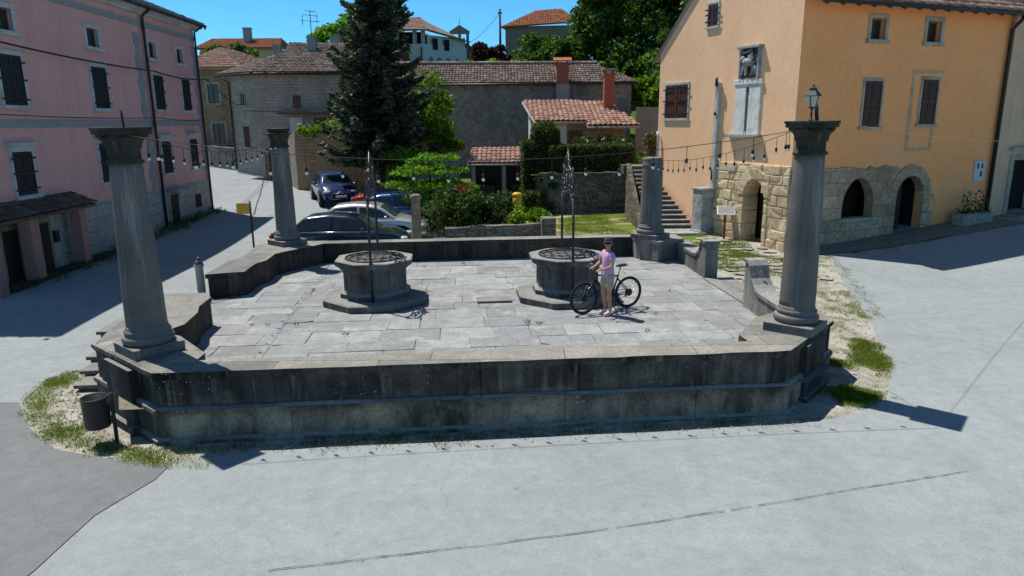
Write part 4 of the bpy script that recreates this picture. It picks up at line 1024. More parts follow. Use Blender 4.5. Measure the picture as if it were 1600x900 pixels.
# stone facing, sunlit side: rough blocks round the arched door, broken upper edge
mb = MB(TS); random.seed(3)
z = -.6; row = 0
while z < 2.75:
    hgt = random.uniform(.30, .46); u = 3.95 + random.uniform(-.1, .1)
    while u < LS - .03:
        w = random.uniform(.35, .75); b = min(u+w, LS+.02)
        if LS - b < .2: b = LS+.02
        cz = z+hgt/2; cu_ = (u+b)/2; lim = 2.55 if cu_ < 5.2 else (2.5 if cu_ > 6.75 else 2.72)
        inarch = 5.46 < cu_ < 6.56 and cz < 1.5 or ((cu_-6.01)/.62)**2 + max(0, (cz-1.45)/.68)**2 < 1.0 and cz < 2.2
        if z+hgt*.6 < lim and not inarch:
            a_, b_ = u, b
            if cz < 1.6:
                if a_ < 5.5 < b_: b_ = 5.49
                if a_ < 6.52 < b_: a_ = 6.53
            if b_-a_ > .08: mb.box(a_+.012, b_-.012, -random.uniform(.035, .075), .02, z+.012, z+hgt-.012, rnd=random.random())
        u = b
    z += hgt; row += 1
mb.build('stone_facing', MAT['tan_rubble'], orange, jitter=.02, bevel=.035)
mb = MB(TS); mb.poly([(3.98,-.022,-.6),(5.49,-.022,-.6),(5.49,-.022,2.5),(3.98,-.022,2.6)]); mb.poly([(6.53,-.022,-.6),(7.6,-.022,-.6),(7.6,-.022,2.45),(6.53,-.022,2.45)]); mb.build('mortar_bed', simple('mortar', (.70, .58, .42), .95, sc=9), orange, recalc=False)
mb = MB(TS); Po = arch_pts(5.5, 6.52, 1.5, .58, 7); Pq = arch_pts(5.2, 6.82, 1.5, .96, 7)
for k in range(7):
    a, b, c, d = Po[k], Po[k+1], Pq[k+1], Pq[k]; i = [mb.pt((p[0], y, p[1])) for y in (-.09, .6) for p in (a, b, c, d)]
    for q in ((0,1,2,3),(4,7,6,5),(0,4,5,1),(1,5,6,2),(2,6,7,3),(3,7,4,0)): mb.face([i[x] for x in q])
z = -.45
while z < 1.45:
    mb.box(5.3, 5.5, -.07, .6, z+.01, min(1.5, z+.47)-.01); mb.box(6.52, 6.7, -.07, .6, z+.01, min(1.5, z+.47)-.01); z += .47
mb.build('door_arch', MAT['tan_rubble'], orange, jitter=.015, bevel=.03)
# windows
for a, b, c, d in fh[:2]: window(TF, orange, a, b, c, d, MAT['trim_stone'], None, .13, recess=.2)
window(TF, orange, 2.78, 3.5, 3.78, 5.22, MAT['trim_stone'], MAT['shutter_dark'], .1, hinge=False)
window(TF, orange, 5.38, 6.08, 3.84, 5.3, MAT['trim_stone'], MAT['shutter_dark'], .1, hinge=False)
window(TS, orange, .52, 1.95, 4.12, 5.38, MAT['trim_white'], MAT['shutter_brown'], .1, hinge=True, sill=.03)
window(TS, orange, 3.0, 3.5, 7.3, 8.05, MAT['trim_white'], MAT['shutter_brown'], .09, hinge=True, sill=.03)
mb = MB(TF)     # outline of a walled-up door
mb.box(4.86, 4.98, -.02, .02, 2.95, 5.5); mb.box(6.2, 6.32, -.02, .02, 2.95, 5.5) if False else mb.box(6.02, 6.12, -.02, .02, 2.95, 3.72); mb.box(4.981, 6.019, -.02, .02, 2.95, 3.06); mb.box(4.86, 6.3, -.02, .02, 5.501, 5.6)
mb.build('blocked_doorway', simple('trim_dull', (.50, .36, .22), .9), orange)
mb = MB(TF); mb.box(8.46, 9.02, -.05, .0, 1.78, 2.52); o = mb.build('meter_box', MAT['grey_box'], orange)
mb = MB(TF); mb.box(8.58, 8.66, -.056, -.051, 2.25, 2.42); mb.box(8.8, 8.88, -.056, -.051, 2.25, 2.42); mb.box(8.78, 8.86, -.056, -.051, 1.95, 2.14); mb.build('meter_window', MAT['dark_void'], o)
# carved panel: winged beast relief over a marble plaque
mb = MB(TS); mb.box(4.98, 5.8, .0, .04, 5.42, 6.36); pan = mb.build('relief_panel', MAT['relief_dark'], orange)
for i in range(1): 
    mb = MB(TS); mb.box(4.9, 4.98, -.12, .02, 5.38, 6.36); mb.box(5.8, 5.88, -.12, .02, 5.38, 6.36); mb.box(4.86, 5.98, -.2, .02, 6.36, 6.44); mb.build('panel_frame', MAT['relief_stone'], pan, bevel=.01)
mb = MB(TS)
mb.tube([(5.62,-.06,5.82),(5.5,-.1,5.9),(5.32,-.12,5.93),(5.2,-.11,5.95)], [.1,.13,.13,.1], 8)      # trunk
mb.ball((5.12,-.12,6.02), .11, 10, 7); mb.ball((5.03,-.13,5.98), .06, 8, 6)                      # head, muzzle
mb.tube([(5.2,-.1,5.9),(5.14,-.11,5.72),(5.07,-.11,5.56),(5.03,-.13,5.52)], [.07,.05,.04,.04], 7)
mb.tube([(5.3,-.1,5.85),(5.28,-.11,5.68),(5.3,-.11,5.54),(5.25,-.13,5.5)], [.06,.05,.04,.04], 7)
mb.tube([(5.58,-.08,5.82),(5.62,-.1,5.68),(5.58,-.1,5.55),(5.52,-.12,5.5)], [.08,.06,.04,.04], 7)
mb.tube([(5.64,-.08,5.8),(5.72,-.09,5.68),(5.7,-.09,5.54),(5.66,-.1,5.5)], [.06,.05,.04,.04], 7)
mb.tube([(5.64,-.08,5.88),(5.74,-.08,5.98),(5.72,-.08,6.1),(5.66,-.08,6.12)], [.03,.025,.02,.03], 6)
for k in range(5): mb.tube([(5.34,-.12,5.98-k*.012),(5.42+k*.03,-.13,6.1-k*.03),(5.56+k*.025,-.1,6.24-k*.05)], [.05,.04,.015], 6)
mb.tube([(5.1,-.1,6.22),(5.3,-.1,6.25),(5.5,-.08,6.3)], [.03,.035,.015], 6)
mb.build('beast_relief', MAT['relief_stone'], pan)
mb = MB(TS); mb.box(4.72, 5.3, -.06, .02, 3.56, 5.2); mb.box(5.44, 6.0, -.06, .02, 3.56, 5.2); mb.box(5.3, 5.44, -.045, .02, 3.56, 5.2); mb.box(4.66, 6.06, -.09, .02, 5.2, 5.36); pq = mb.build('marble_plaque', MAT['plaque_marble'], orange, bevel=.01)
mb = MB(TS); mb.box(5.34, 5.40, -.08, -.046, 3.66, 4.95); mb.lathe([(.0,5.0),(.05,5.02),(.06,5.1),(.0,5.14)], 8, c=(5.37, -.06)); mb.box(5.28,5.46,-.075,-.047,4.96,5.0); mb.build('carved_shaft', MAT['relief_dark'], pq)
mb = MB(TS); mb.box(4.5, 6.18, -.2, .02, 3.46, 3.555); mb.build('plaque_shelf', MAT['relief_stone'], orange, bevel=.01)
# pale flagpole strip and stone pillar against the side
mb = MB(TS); mb.box(3.72, 3.93, -.13, -.0, 1.55, 5.35); mb.build('pilaster_strip', MAT['trim_white'], orange, bevel=.02)
for za, zc, rr in ((5.2,5.5,.05),(1.9,2.3,.03),(4.2,4.32,.04)): mb = MB(TS); mb.tube([(3.85,-.17,za),(3.855,-.18,zc)], rr, 7); mb.build('strip_clamp', MAT['iron'], orange)
# roof: two slopes, gable to the side
def OP(u, y, z): return TF(u, y, z)
LR = [OP(-.03,-.72,zf-.1), OP(9.8,-.72,zf-.1), OP(9.8,3.5,10.42), OP(-.03,3.5,10.42)]
roof_poly('roof', LR, (0, 1), MAT['tile_pale'], orange)
roof_poly('roof', [OP(9.8,8.0,6.42), OP(-.03,8.0,6.42), OP(-.03,3.5,10.42), OP(9.8,3.5,10.42)], (0, 1), MAT['tile_pale'], orange)
mb = MB(TF)
for k in range(15):
    u = .25+k*.64; mb.tube([(u,.1,zf+.2),(u,-.66,zf-.24)], .055, 4)
mb.build('rafter', MAT['wood_old'], orange)
mb = MB(TF); mb.tube([(-.05,-.78,zf-.18),(9.8,-.78,zf-.18)], .065, 8); mb.build('gutter', MAT['iron'], orange)
mb = MB(TF); mb.tube([(-.02,8.05,6.34),(-.02,3.5,10.32),(-.02,-.55,zf-.12)], .07, 4); mb.build('barge_board', MAT['trim_grey'], orange)
mb = MB(TF); mb.tube([(9.3,-.62,zf-.12),(9.3,-.3,zf-.4),(9.3,-.12,zf-.6),(9.3,-.12,.4)], .06, 8); mb.build('drainpipe', MAT['black_paint'], orange)
mb = MB(TS); mb.tube([(.2,-.1,-.1),(.2,-.1,3.4),(.12,-.1,3.6)], .05, 7); mb.build('drainpipe', MAT['grey_box'], orange)
mb = MB(TF); mb.box(.05, 9.3, -.75, -.05, -.9, .0); 
# apron of rough paving at the foot of the front
def apron(name, label, T, pts, off, mat):
    P = [T(*p, 0)[:2] for p in pts]
    o = drape(name, wavy(P, .4, .05), off, mat, kind='structure'); return o
apron('front_apron', '', TF, [(.0,-.06),(9.3,-.06),(9.6,-1.5),(7.0,-1.5),(3.0,-1.35),(.3,-1.0)], .03, MAT['joint_dirt'])
# neighbour house on the far right
NB = (OE[0]+of.x*.12, OE[1]+of.y*.12-0.15); NE = (OE[0]+of.x*9, OE[1]+of.y*9-.15)
TN = edge(NB, NE)
nb = thing('neighbour_house', 'ochre stained house beyond the black drainpipe at the right edge', 'house', (*TN(4, 3, 0)[:2], .5))
mb = MB(TN); wall_holes(mb, 0, 8.8, -.4, 8.6, [(.95, 2.6, -.3, 2.5)], .5); mb.poly([(0,0,-.4),(0,0,8.6),(0,7,8.6),(0,7,-.4)]); mb.build('wall', MAT['ochre_plaster'], nb, recalc=False)
mb = MB(TN); mb.box(.8, 2.8, .5, .55, -.3, 2.6); d = mb.build('door', MAT['dark_void'], nb); mb = MB(TN); frame(mb, .95, 2.6, .2, 2.5, .2, .04, 0, bottom=False); mb.box(.6,2.95,-.2,.0,2.85,2.98); mb.build('frame', MAT['trim_stone'], d)
window(TN, nb, 1.75, 2.5, 4.35, 5.8, MAT['trim_stone'], MAT['shutter_dark'], .14)
window(TN, nb, 1.75, 2.35, 6.7, 7.4, MAT['trim_stone'], MAT['shutter_dark'], .12)
roof_poly('roof', [TN(-.2,-.6,8.5), TN(9,-.6,8.5), TN(9,4,10.6), TN(-.2,4,10.6)], (0, 1), MAT['tile_old'], nb)
mb = MB(TN); mb.tube([(.35,-.6,8.4),(.2,-.2,7.9),(.12,-.12,7.4)], .06, 7); mb.build('gutter_elbow', MAT['black_paint'], nb)
cable('yellow cable running from the lantern column to the right past the orange house', [PL(10.75,.1,4.06), TN(3.5,-.6,3.5)], .35, .0045, MAT['cable_yellow'])
# flower trough by the orange wall
px_, py_ = TF(8.0, -.55, 0)[:2]; pz_ = h(px_, py_)
t = thing('stone_trough', 'rough stone trough with straggly plants under the meter box', 'planter', (px_, py_, pz_), math.radians(22))
mb = MB(); mb.box(-.75,.75,-.22,.22,-.1,.38); mb.box(-.66,.66,-.15,.15,.381,.39); mb.build('trough', MAT['grey_stone'], t, local=True, jitter=.02, bevel=.03)
n = 260; C = np.stack([RNG.uniform(-.7,.7,n), RNG.uniform(-.2,.2,n), .4+RNG.random(n)**2*.75], 1); cards('foliage', MAT['leaf_bush'], t, C, RNG.normal(size=(n,3))+[0,0,.6], RNG.uniform(.06,.14,n), 1.6, True)
mb = MB()
for k in range(9): x = -.6+k*.15; mb.tube([(x,0,.3),(x+random.uniform(-.1,.1),random.uniform(-.1,.1),random.uniform(.6,1.15))], .008, 4)
mb.build('stem', MAT['bark'], t, local=True)
# information stand
ix, iy = 7.62, 25.0; iz = h(ix, iy)
t = thing('information_stand', 'small tilted information board on a dark red post by the stone arch', 'sign', (ix, iy, iz))
mb = MB(); mb.box(-.035,.035,-.035,.035,-.1,.98); mb.build('post', MAT['red_paint'], t, local=True)
Mx = Matrix.Rotation(math.radians(-12), 3, 'Z') @ Matrix.Rotation(math.radians(38), 3, 'X')
mb = MB(); mb.obox((0.02,0,1.02), (.62,.44,.03), Mx); mb.build('board', MAT['white_plastic'], t, local=True, bevel=.006)
mb = MB(); mb.obox((0.02,-.004,1.035), (.55,.37,.012), Mx); mb.build('panel', MAT['trim_grey'], t, local=True)
# free-standing stone pillar
sx, sy = TS(3.6, -.28, 0)[:2]; sz = h(sx, sy)
t = thing('stone_pillar', 'square weathered stone pillar standing against the sunlit orange wall', 'pillar', (sx, sy, sz), math.atan2(of.y, of.x))
mb = MB(); mb.box(-.27,.25,-.30,.30,-.2,1.58); mb.build('shaft', MAT['relief_stone'], t, local=True, jitter=.015, bevel=.03)
mb = MB(); mb.box(-.32,.25,-.35,.35,-.2,.12); mb.box(-.31,.25,-.33,.33,1.58,1.68); mb.build('mouldings', MAT['relief_stone'], t, local=True, jitter=.012, bevel=.02)
# outside staircase up the side of the house
zs0 = h(6.2, 26.8); t = thing('outdoor_staircase', 'long straight stone staircase climbing beside the orange house', 'stairs', (6.1, 26.8, zs0))
def xwall(y): return 8.9 - .4036*(y-22.6) - .03 if y < 29.6 else 6.5
N_ = 14; y0_, y1_ = 26.9, 30.3; md = MB(); mb = MB(); random.seed(17)
for k in range(N_):
    ya = y0_+(y1_-y0_)*k/N_; yb = ya+(y1_-y0_)/N_; z1_ = zs0+.06+2.2*(k+1)/N_; xr = xwall(yb+.05)
    xl = 5.42-.1*(ya-y0_); md.box(xl+.04, xr, ya, yb+.6, z1_-.6, z1_-.045); mb.box(xl+random.uniform(-.02,.02), xr, ya-.035, yb+.04, z1_-.044, z1_+random.uniform(-.006,.006))
md.build('riser', MAT['riser_stone'], t, jitter=.004); mb.build('tread', MAT['concrete'], t, jitter=.006)
mb = MB(); mb.box(5.6, 7.2, 25.7, 26.85, zs0-.2, zs0+.06); mb.build('landing', MAT['concrete'], t, jitter=.01, bevel=.02)
mb = MB(); ys = [y0_+(y1_-y0_)*k/10 for k in range(11)]
for a, b in zip(ys, ys[1:]):
    fa, fb = (a-y0_)/(y1_-y0_), (b-y0_)/(y1_-y0_); za, zb_ = zs0+.15+2.2*fa, zs0+.15+2.2*fb
    for x in (4.9, 5.1): mb.poly([(x,a,zs0-.3),(x,b,zs0-.3),(x,b,zb_),(x,a,za)])
    mb.poly([(4.9,a,za),(4.9,b,zb_),(5.1,b,zb_),(5.1,a,za)])
mb.poly([(4.9,y0_,zs0-.3),(5.1,y0_,zs0-.3),(5.1,y0_,zs0+.15),(4.9,y0_,zs0+.15)])
mb.box(4.8, 6.45, 30.25, 31.2, zs0+1.9, zs0+2.26); mb.build('side_wall', MAT['dry_stone'], t, jitter=.02)
# ================================================================ old houses behind, left
# grey stone house with a hipped roof
gf = [(-15.5,45.0),(-9.6,45.3),(-9.6,51.),(-17.5,50.5),(-17.9,46.7)]
gh = thing('stone_house', 'grey stone house with low hipped roof and balcony at the road bend', 'house', (-14, 47.5, 1.3))
footwall('wall', MAT['grey_stone'], gh, gf, -.5, 7.1)
E1 = [(-15.75,44.4,7.1),(-9.2,44.75,7.1),(-9.2,51.4,7.1),(-18.2,51.,7.1),(-18.6,46.3,7.1)]; Ra, Rb = (-14.9,48.1,8.5), (-12.3,48.3,8.5)
roof_poly('roof', [E1[0],E1[1],Rb,Ra], (0,1), MAT['tile_old'], gh); roof_poly('roof', [E1[4],E1[0],Ra], (0,1), MAT['tile_old'], gh); roof_poly('roof', [E1[1],E1[2],Rb], (0,1), MAT['tile_old'], gh)
mb = MB(); mb.tube([(-18.6,46.3,7.0),(-15.75,44.4,7.0),(-9.2,44.75,7.0)], .08, 6); mb.build('gutter', MAT['iron'], gh)
TG = edge(gf[0], gf[1])
window(TG, gh, 2.05, 2.55, 4.95, 5.75, MAT['trim_stone'], None, .1, recess=-.02)
window(TG, gh, 4.7, 5.3, 5.0, 5.9, MAT['trim_stone'], None, .1, recess=-.02)
for a, b, m in ((1.75, 2.5, 'white_plaster'), (3.25, 4.1, 'wood_old')):
    mb = MB(TG); mb.box(a, b, -.03, .0, 2.75, 4.4); d = mb.build('door', MAT[m], gh); mb = MB(TG); frame(mb, a, b, 2.75, 4.4, .08, .05, 0, bottom=False); mb.build('frame', MAT['trim_stone'], d)
mb = MB(TG); mb.poly([(2.1,-.05,2.75),(2.75,-.05,2.75),(2.35,-.06,4.35),(2.2,-.06,4.35)]); mb.build('curtain', MAT['white_plaster'], gh)
mb = MB(TG); mb.box(.6, 5.9, -1.1, 0, 2.55, 2.74); bal = mb.build('balcony', MAT['concrete'], gh)
mb = MB(TG); mb.box(1.2, 5.9, -.75, 0, 4.62, 4.7); mb.build('canopy', MAT['wood_old'], gh)
mb = MB(TG); mb.box(.2, 5.9, -1.3, -1.1, .8, 2.75); mb.build('balcony_wall', MAT['grey_stone'], bal)
TGl = edge(gf[4], gf[0])
window(TGl, gh, 1.1, 1.7, 2.6, 3.9, MAT['trim_stone'], MAT['shutter_dark'], .1, recess=-.02)
window(TGl, gh, 1.1, 1.6, 5.2, 5.9, MAT['trim_stone'], None, .08, recess=-.02)
mb = MB(TGl); mb.tube([(.1,-.12,1.2),(.1,-.12,6.6),(-.3,-.5,7.0)], .06, 7); mb.build('drainpipe', MAT['iron'], gh)
mb = MB(TG); mb.tube([(1.5,-.4,4.75),(0.,-.35,4.8),(-.9,-.1,4.85),(-.9,-.1,4.4)], .02, 5); mb.build('cable_bracket', MAT['cable'], gh)
# taller gabled house joined behind it
h2 = thing('gabled_house', 'old stone house with broad tiled gable roof, behind the hipped roof', 'house', (-13.5, 56, 2))
footwall('wall', MAT['ochre_stone'], h2, [(-16.4,54.),(-8.5,54.6),(-8.5,60),(-16.4,60)], 0, 8.35)
mb = MB(); mb.poly([(-16.4,54,8.35),(-16.4,60,8.35),(-16.4,57,10.0)]); mb.build('gable', MAT['ochre_stone'], h2)
roof_poly('roof', [(-16.9,53.5,8.3),(-8.,54.1,8.3),(-8.,57.2,9.9),(-16.9,57,9.95)], (0,1), MAT['tile_old'], h2); roof_poly('roof', [(-8.,60.5,8.3),(-16.9,60.5,8.3),(-16.9,57,9.95),(-8.,57.2,9.9)], (0,1), MAT['tile_old'], h2)
TH = edge((-16.4,54.), (-8.5,54.6)); window(TH, h2, 5.0, 5.7, 5.6, 6.8, MAT['trim_stone'], None, .1, recess=-.02)
chimney(h2, -14.9, 55.9, 8.6, 10.3, .6, MAT['grey_plaster'])
mb = MB(); mb.tube([(-14.9,55.9,10.3),(-14.9,55.9,12.3)], .03, 6)
for z_, L_ in ((11.5,.7),(11.9,.55),(12.2,.4)): mb.tube([(-14.9-L_,55.9,z_+.06),(-14.9+L_,55.9,z_-.06)], .022, 5)
mb.tube([(-15.4,55.5,11.2),(-15.4,55.5,11.9)], .025, 5); mb.tube([(-14.3,55.5,11.3),(-14.3,55.5,12.0)], .02, 5)
tag(mb.build('television_aerial', MAT['iron']), 'thin metal television aerial on the chimney above the gabled stone house', 'aerial')
chimney(h2, -17.6+.5, 53.3+1.2, 8.0, 9.6, .55, MAT['concrete'], None)
# ochre narrow house at the end of the lane
oc = thing('lane_house', 'narrow ochre stone house with pink tiled hipped roof beside the pink house', 'house', (-21, 54, 1.5))
of_ = [(-23.6,52.2),(-19.1,51.6),(-17.,57.5),(-23.6,58)]
footwall('wall', MAT['ochre_stone'], oc, of_, -1, 7.9)
e_ = [(-24.,51.7,7.9),(-18.7,51.05,7.9),(-16.5,58,7.9),(-24.1,58.5,7.9)]; rp = (-21.5,54.6,9.5); rq = (-21.,56,9.5)
roof_poly('roof', [e_[0],e_[1],rp], (0,1), MAT['tile_pale'], oc); roof_poly('roof', [e_[1],e_[2],rq,rp], (0,1), MAT['tile_pale'], oc); roof_poly('roof', [e_[3],e_[0],rp,rq], (0,1), MAT['tile_pale'], oc)
TO_ = edge(of_[0], of_[1])
for a, b, c_, d_ in ((2.15,2.95,5.5,6.8),(2.25,3.15,2.7,4.1)): window(TO_, oc, a, b, c_, d_, MAT['trim_stone'], None, .16, recess=-.02)
mb = MB(TO_); mb.tube([(.3,-.1,0),(.3,-.1,7.8)], .07, 6); mb.build('drainpipe', MAT['iron'], oc)
# more roofs up the hill, left
for k, (lab, x0, x1, y, zb_, ze_, zr_, mt, wl) in enumerate((
        ('low house with rust tiled roof and dark dormer, above the lane', -20.2, -15.2, 66, 5, 9.6, 10.9, 'tile_pale', 'ochre_plaster'),
        ('far house with bright red roof just over the pink house corner', -36., -27., 86, 9, 12.6, 14.0, 'tile_red', 'ochre_plaster'),
        ('far house whose flat red roof shows left of the spruce', -17.5, -9, 82, 8, 12.3, 13.9, 'tile_pale', 'grey_plaster'))):
    t = thing('hill_house', lab, 'house', ((x0+x1)/2, y+3, zb_))
    footwall('wall', MAT[wl], t, [(x0,y),(x1,y),(x1,y+6),(x0,y+6)], zb_-4, ze_)
    ym = y+3
    roof_poly('roof', [(x0-.5,y-.5,ze_),(x1+.5,y-.5,ze_),(x1-.4,ym,zr_),(x0+.4,ym,zr_)], (0,1), MAT[mt], t); roof_poly('roof', [(x1+.5,y-.5,ze_),(x1+.5,y+6.5,ze_),(x1-.4,ym,zr_)], (0,1), MAT[mt], t); roof_poly('roof', [(x0-.5,y+6.5,ze_),(x0-.5,y-.5,ze_),(x0+.4,ym,zr_)], (0,1), MAT[mt], t)
    if k == 0:
        mb = MB(); mb.box(-17.9,-16.5,65.3,67.5,9.6,10.6); mb.build('dormer', MAT['dark_void'], t)
        chimney(t, -15.6, 66.6, 10, 11.6, .9, MAT['grey_plaster'])
    if k == 1: chimney(t, -31, 88, 13, 15., .8, MAT['grey_plaster'])
# ---- garden wall with creepers on the left, and its sunlit return
def wall_piece(name, label, A, B, z0, z1, th, mat, z1b=None, cope=None, jit=.02):
    A, B = Vector((*A, 0)), Vector((*B, 0)); Tw = edge(A, B); L = Tw.L; mid = (A+B)/2; z1b = z1 if z1b is None else z1b
    t = thing(name, label, 'wall', (mid.x, mid.y, z0)); mb = MB(Tw); n = max(1, int(L/.4)); m = max(1, int((z1-z0)/.4)); zt = lambda f: z1+(z1b-z1)*f + .04*mnoise.noise(Vector((f*L*1.3, A.x, 0)))
    R = []
    for k in range(n+1):
        f = k/n; col = [mb.pt((f*L, 0, z0+(zt(f)-z0)*j/m)) for j in range(m+1)] + [mb.pt((f*L, th, z0+(zt(f)-z0)*j/m)) for j in range(m, -1, -1)]; R.append(col)
    for a, b in zip(R, R[1:]):
        for j in range(len(a)-1): mb.face((a[j], b[j], b[j+1], a[j+1]))
    mb.face(R[0]); mb.face(R[-1][::-1]); mb.build('wall_face', mat, t, jitter=jit)
    if cope:
        mb = MB(Tw)
        for k in range(n): f = k/n; g_ = (k+1)/n; mb.box(f*L+.01, g_*L-.01, -.06, th+.06, zt(f)-.01, zt(f)+.08+.02*random.random())
        mb.build('coping', cope, t, jitter=.012)
    return t
wall_piece('garden_wall', 'tall coursed stone wall behind the parked car facing us, creeper on top', (-11.85,39.6), (-3.2,38.4), -.2, 3.55, .45, MAT['coursed_wall'] if 'coursed_wall' in MAT else MAT['ochre_stone'], 3.7, MAT['grey_stone'])
wall_piece('ruined_wall', 'pale broken end of rubble wall standing at the turn of the lane', (-14.6,44.6), (-11.9,39.62), .2, 2.7, .5, MAT['pale_rubble'], 3.6)
mb = MB(edge((-15.4,44.7), (-11.9,39.62))); mb.box(.9,1.7,-.25,-.0,.6,2.4); tag(mb.build('wall_gate', MAT['wood_old']), 'old wooden gate in the pale broken wall beside the lane', 'gate')
wall_piece('lane_wall', 'dark low wall across the end of the lane below the ochre house', (-24,52.0), (-17.9,47.0), .8, 2.7, .4, MAT['barn_rubble'], 2.5)
n = 1500; x = RNG.uniform(-11.6,-6.5,n); C = np.stack([x, 39.5-.14*(x+11.85)+RNG.normal(0,.25,n), 3.75+RNG.normal(0,.14,n)+.12*np.sin(x*3)], 1)
cr = thing('creeper', 'bright yellow-green creeper trailing along the top of the tall garden wall', 'plant', (-9,39.3,3.6)); cards('foliage', MAT['leaf_acid'], cr, C, RNG.normal(size=(n,3))+[0,-.5,.2], RNG.uniform(.12,.26,n), 1.3)
mb = MB(); mb.tube([(-11.4,39.4,3.62),(-9,39.1,3.68),(-6.6,38.8,3.7)], .03, 5); mb.build('stem', MAT['bark'], cr)

# ================================================================ long barn and the small houses in the middle
bn = thing('stone_barn', 'long low rubble-stone barn with pale tiled roof across the middle background', 'barn', (1.3, 46.5, 1.5))
bf = [(-6.5,44.),(7.35,44.3),(7.35,49.3),(-6.5,49)]
footwall('wall', MAT['barn_rubble'], bn, bf, -.6, 6.35)
roof_poly('roof', [(-6.9,43.6,6.3),(7.7,43.9,6.3),(5.3,46.6,7.55),(-6.9,46.4,7.6)], (0,1), MAT['tile_old'], bn); roof_poly('roof', [(7.7,43.9,6.3),(7.7,49.6,6.3),(5.3,46.6,7.55)], (0,1), MAT['tile_old'], bn); ridge(bn, (-6.9,46.4,7.66), (5.3,46.6,7.6), MAT['tile_old'], .13)
mb = MB(); mb.tube([(-6.9,43.55,6.22),(7.7,43.85,6.22)], .06, 6); mb.build('gutter', MAT['black_paint'], bn)
mb = MB(); mb.box(2.75,3.55,43.7,44.1,4.6,6.2); mb.build('flue_base', MAT['grey_plaster'], bn)
chimney(bn, 3.13, 43.95, 6.2, 7.25, .72, MAT['brick_red'], 'tile', .5)
wall_piece('yard_wall', 'plain dark rendered wall between the barn and the orange house', (7.3,42.2), (11.2,41.5), 1.2, 4.7, .3, MAT['grey_plaster'], 4.6, MAT['concrete'])
sm = thing('small_house', 'small low house with salmon tiled lean-to roof in front of the barn', 'house', (3.6, 39, 1.8))
mb = MB(); mb.poly([(1.05,37.8,1.2),(1.05,42.4,1.2),(1.05,42.4,5.05),(1.05,37.8,3.98)]); mb.poly([(1.05,37.8,1.2),(2.95,37.8,1.2),(2.95,37.8,3.98),(1.05,37.8,3.98)])
mb.build('white_wall', MAT['white_plaster'], sm, recalc=False)
mb = MB(); mb.poly([(2.951,37.8,1.2),(6.0,37.8,1.2),(6.0,37.8,3.9),(2.951,37.8,3.98)]); mb.poly([(6.0,37.8,1.2),(6.0,42.4,1.2),(6.0,42.4,5.0),(6.0,37.8,3.9)]); mb.build('stone_wall', MAT['ochre_stone'], sm, recalc=False)
roof_poly('roof', [(1.25,37.2,4.05),(3.9,37.2,4.05),(3.9,41.7,5.18),(.75,41.7,5.18)], (0,1), MAT['tile_pale'], sm, .26, .42, .07)
roof_poly('roof', [(3.905,36.7,3.82),(6.55,36.7,3.82),(5.6,41.6,5.1),(3.905,41.6,5.14)], (0,1), MAT['tile_pale'], sm, .26, .42, .07)
mb = MB(); mb.tube([(.7,41.7,5.1),(1.22,37.15,3.96),(3.9,37.15,3.96)], .06, 6); mb.tube([(3.9,36.65,3.72),(6.55,36.65,3.72)], .05, 6); mb.build('gutter', MAT['trim_grey'], sm)
mb = MB(); mb.box(3.05,3.75,37.7,37.79,1.9,3.55); d = mb.build('door', MAT['shutter_brown'], sm); mb = MB(); mb.box(4.6,5.4,37.72,37.79,2.4,3.3); d = mb.build('window', MAT['glass_dark'], sm); mb = MB(); frame(mb, 3.05,3.75,1.9,3.55,.1,.03,0,bottom=False, ) if False else mb.box(4.5,5.5,37.6,37.71,2.25,2.38); mb.build('sill', MAT['trim_stone'], d)
chimney(sm, 5.42, 40.2, 3.9, 6.45, .55, MAT['brick_red'], 'slab')
# garden shed
sh = thing('garden_shed', 'little open garden shed under a salmon tiled roof, behind the roses', 'shed', (-.6, 35.6, .2))
roof_poly('roof', [(-2.15,34.9,2.08),(.85,34.9,2.08),(.7,37.0,2.72),(-1.95,37.0,2.72)], (0,1), MAT['tile_pale'], sh, .24, .4, .06)
mb = MB(); mb.tube([(-2.15,34.85,2.0),(.85,34.85,2.0)], .05, 6); mb.build('gutter', MAT['trim_grey'], sh)
for x in (-1.85, -.35, .6): mb = MB(); mb.box(x-.1,x+.1,35.1,35.3,-.2,2.0); mb.build('shed_post', MAT['grey_plaster'], sh)
mb = MB(); mb.box(-2.,.75,36.8,37,-.2,2.6); mb.box(-2.0,-1.9,35.3,36.8,-.2,2.1); mb.box(.66,.75,35.3,36.8,-.2,2.1); mb.build('shed_wall', MAT['wood_old'], sh)
for bx_, lab in (((.05,.55,35.6,36.2,-.1,1.0),'tall dark wooden crate in the right bay of the little garden shed'),((-1.6,-.8,35.8,36.5,-.1,.9),'broad dark wooden crate in the left bay of the little garden shed')):
    mb = MB(); x0_,x1_,y0_,y1_,z0_,z1_ = bx_; mb.box(*bx_)
    for q in range(4): zq = z0_+.1+q*(z1_-z0_-.2)/3; mb.box(x0_-.02,x1_+.02,y0_-.03,y0_-.001,zq-.06,zq+.06)
    tag(mb.build('wooden_crate', MAT['wood_old']), lab, 'crate')
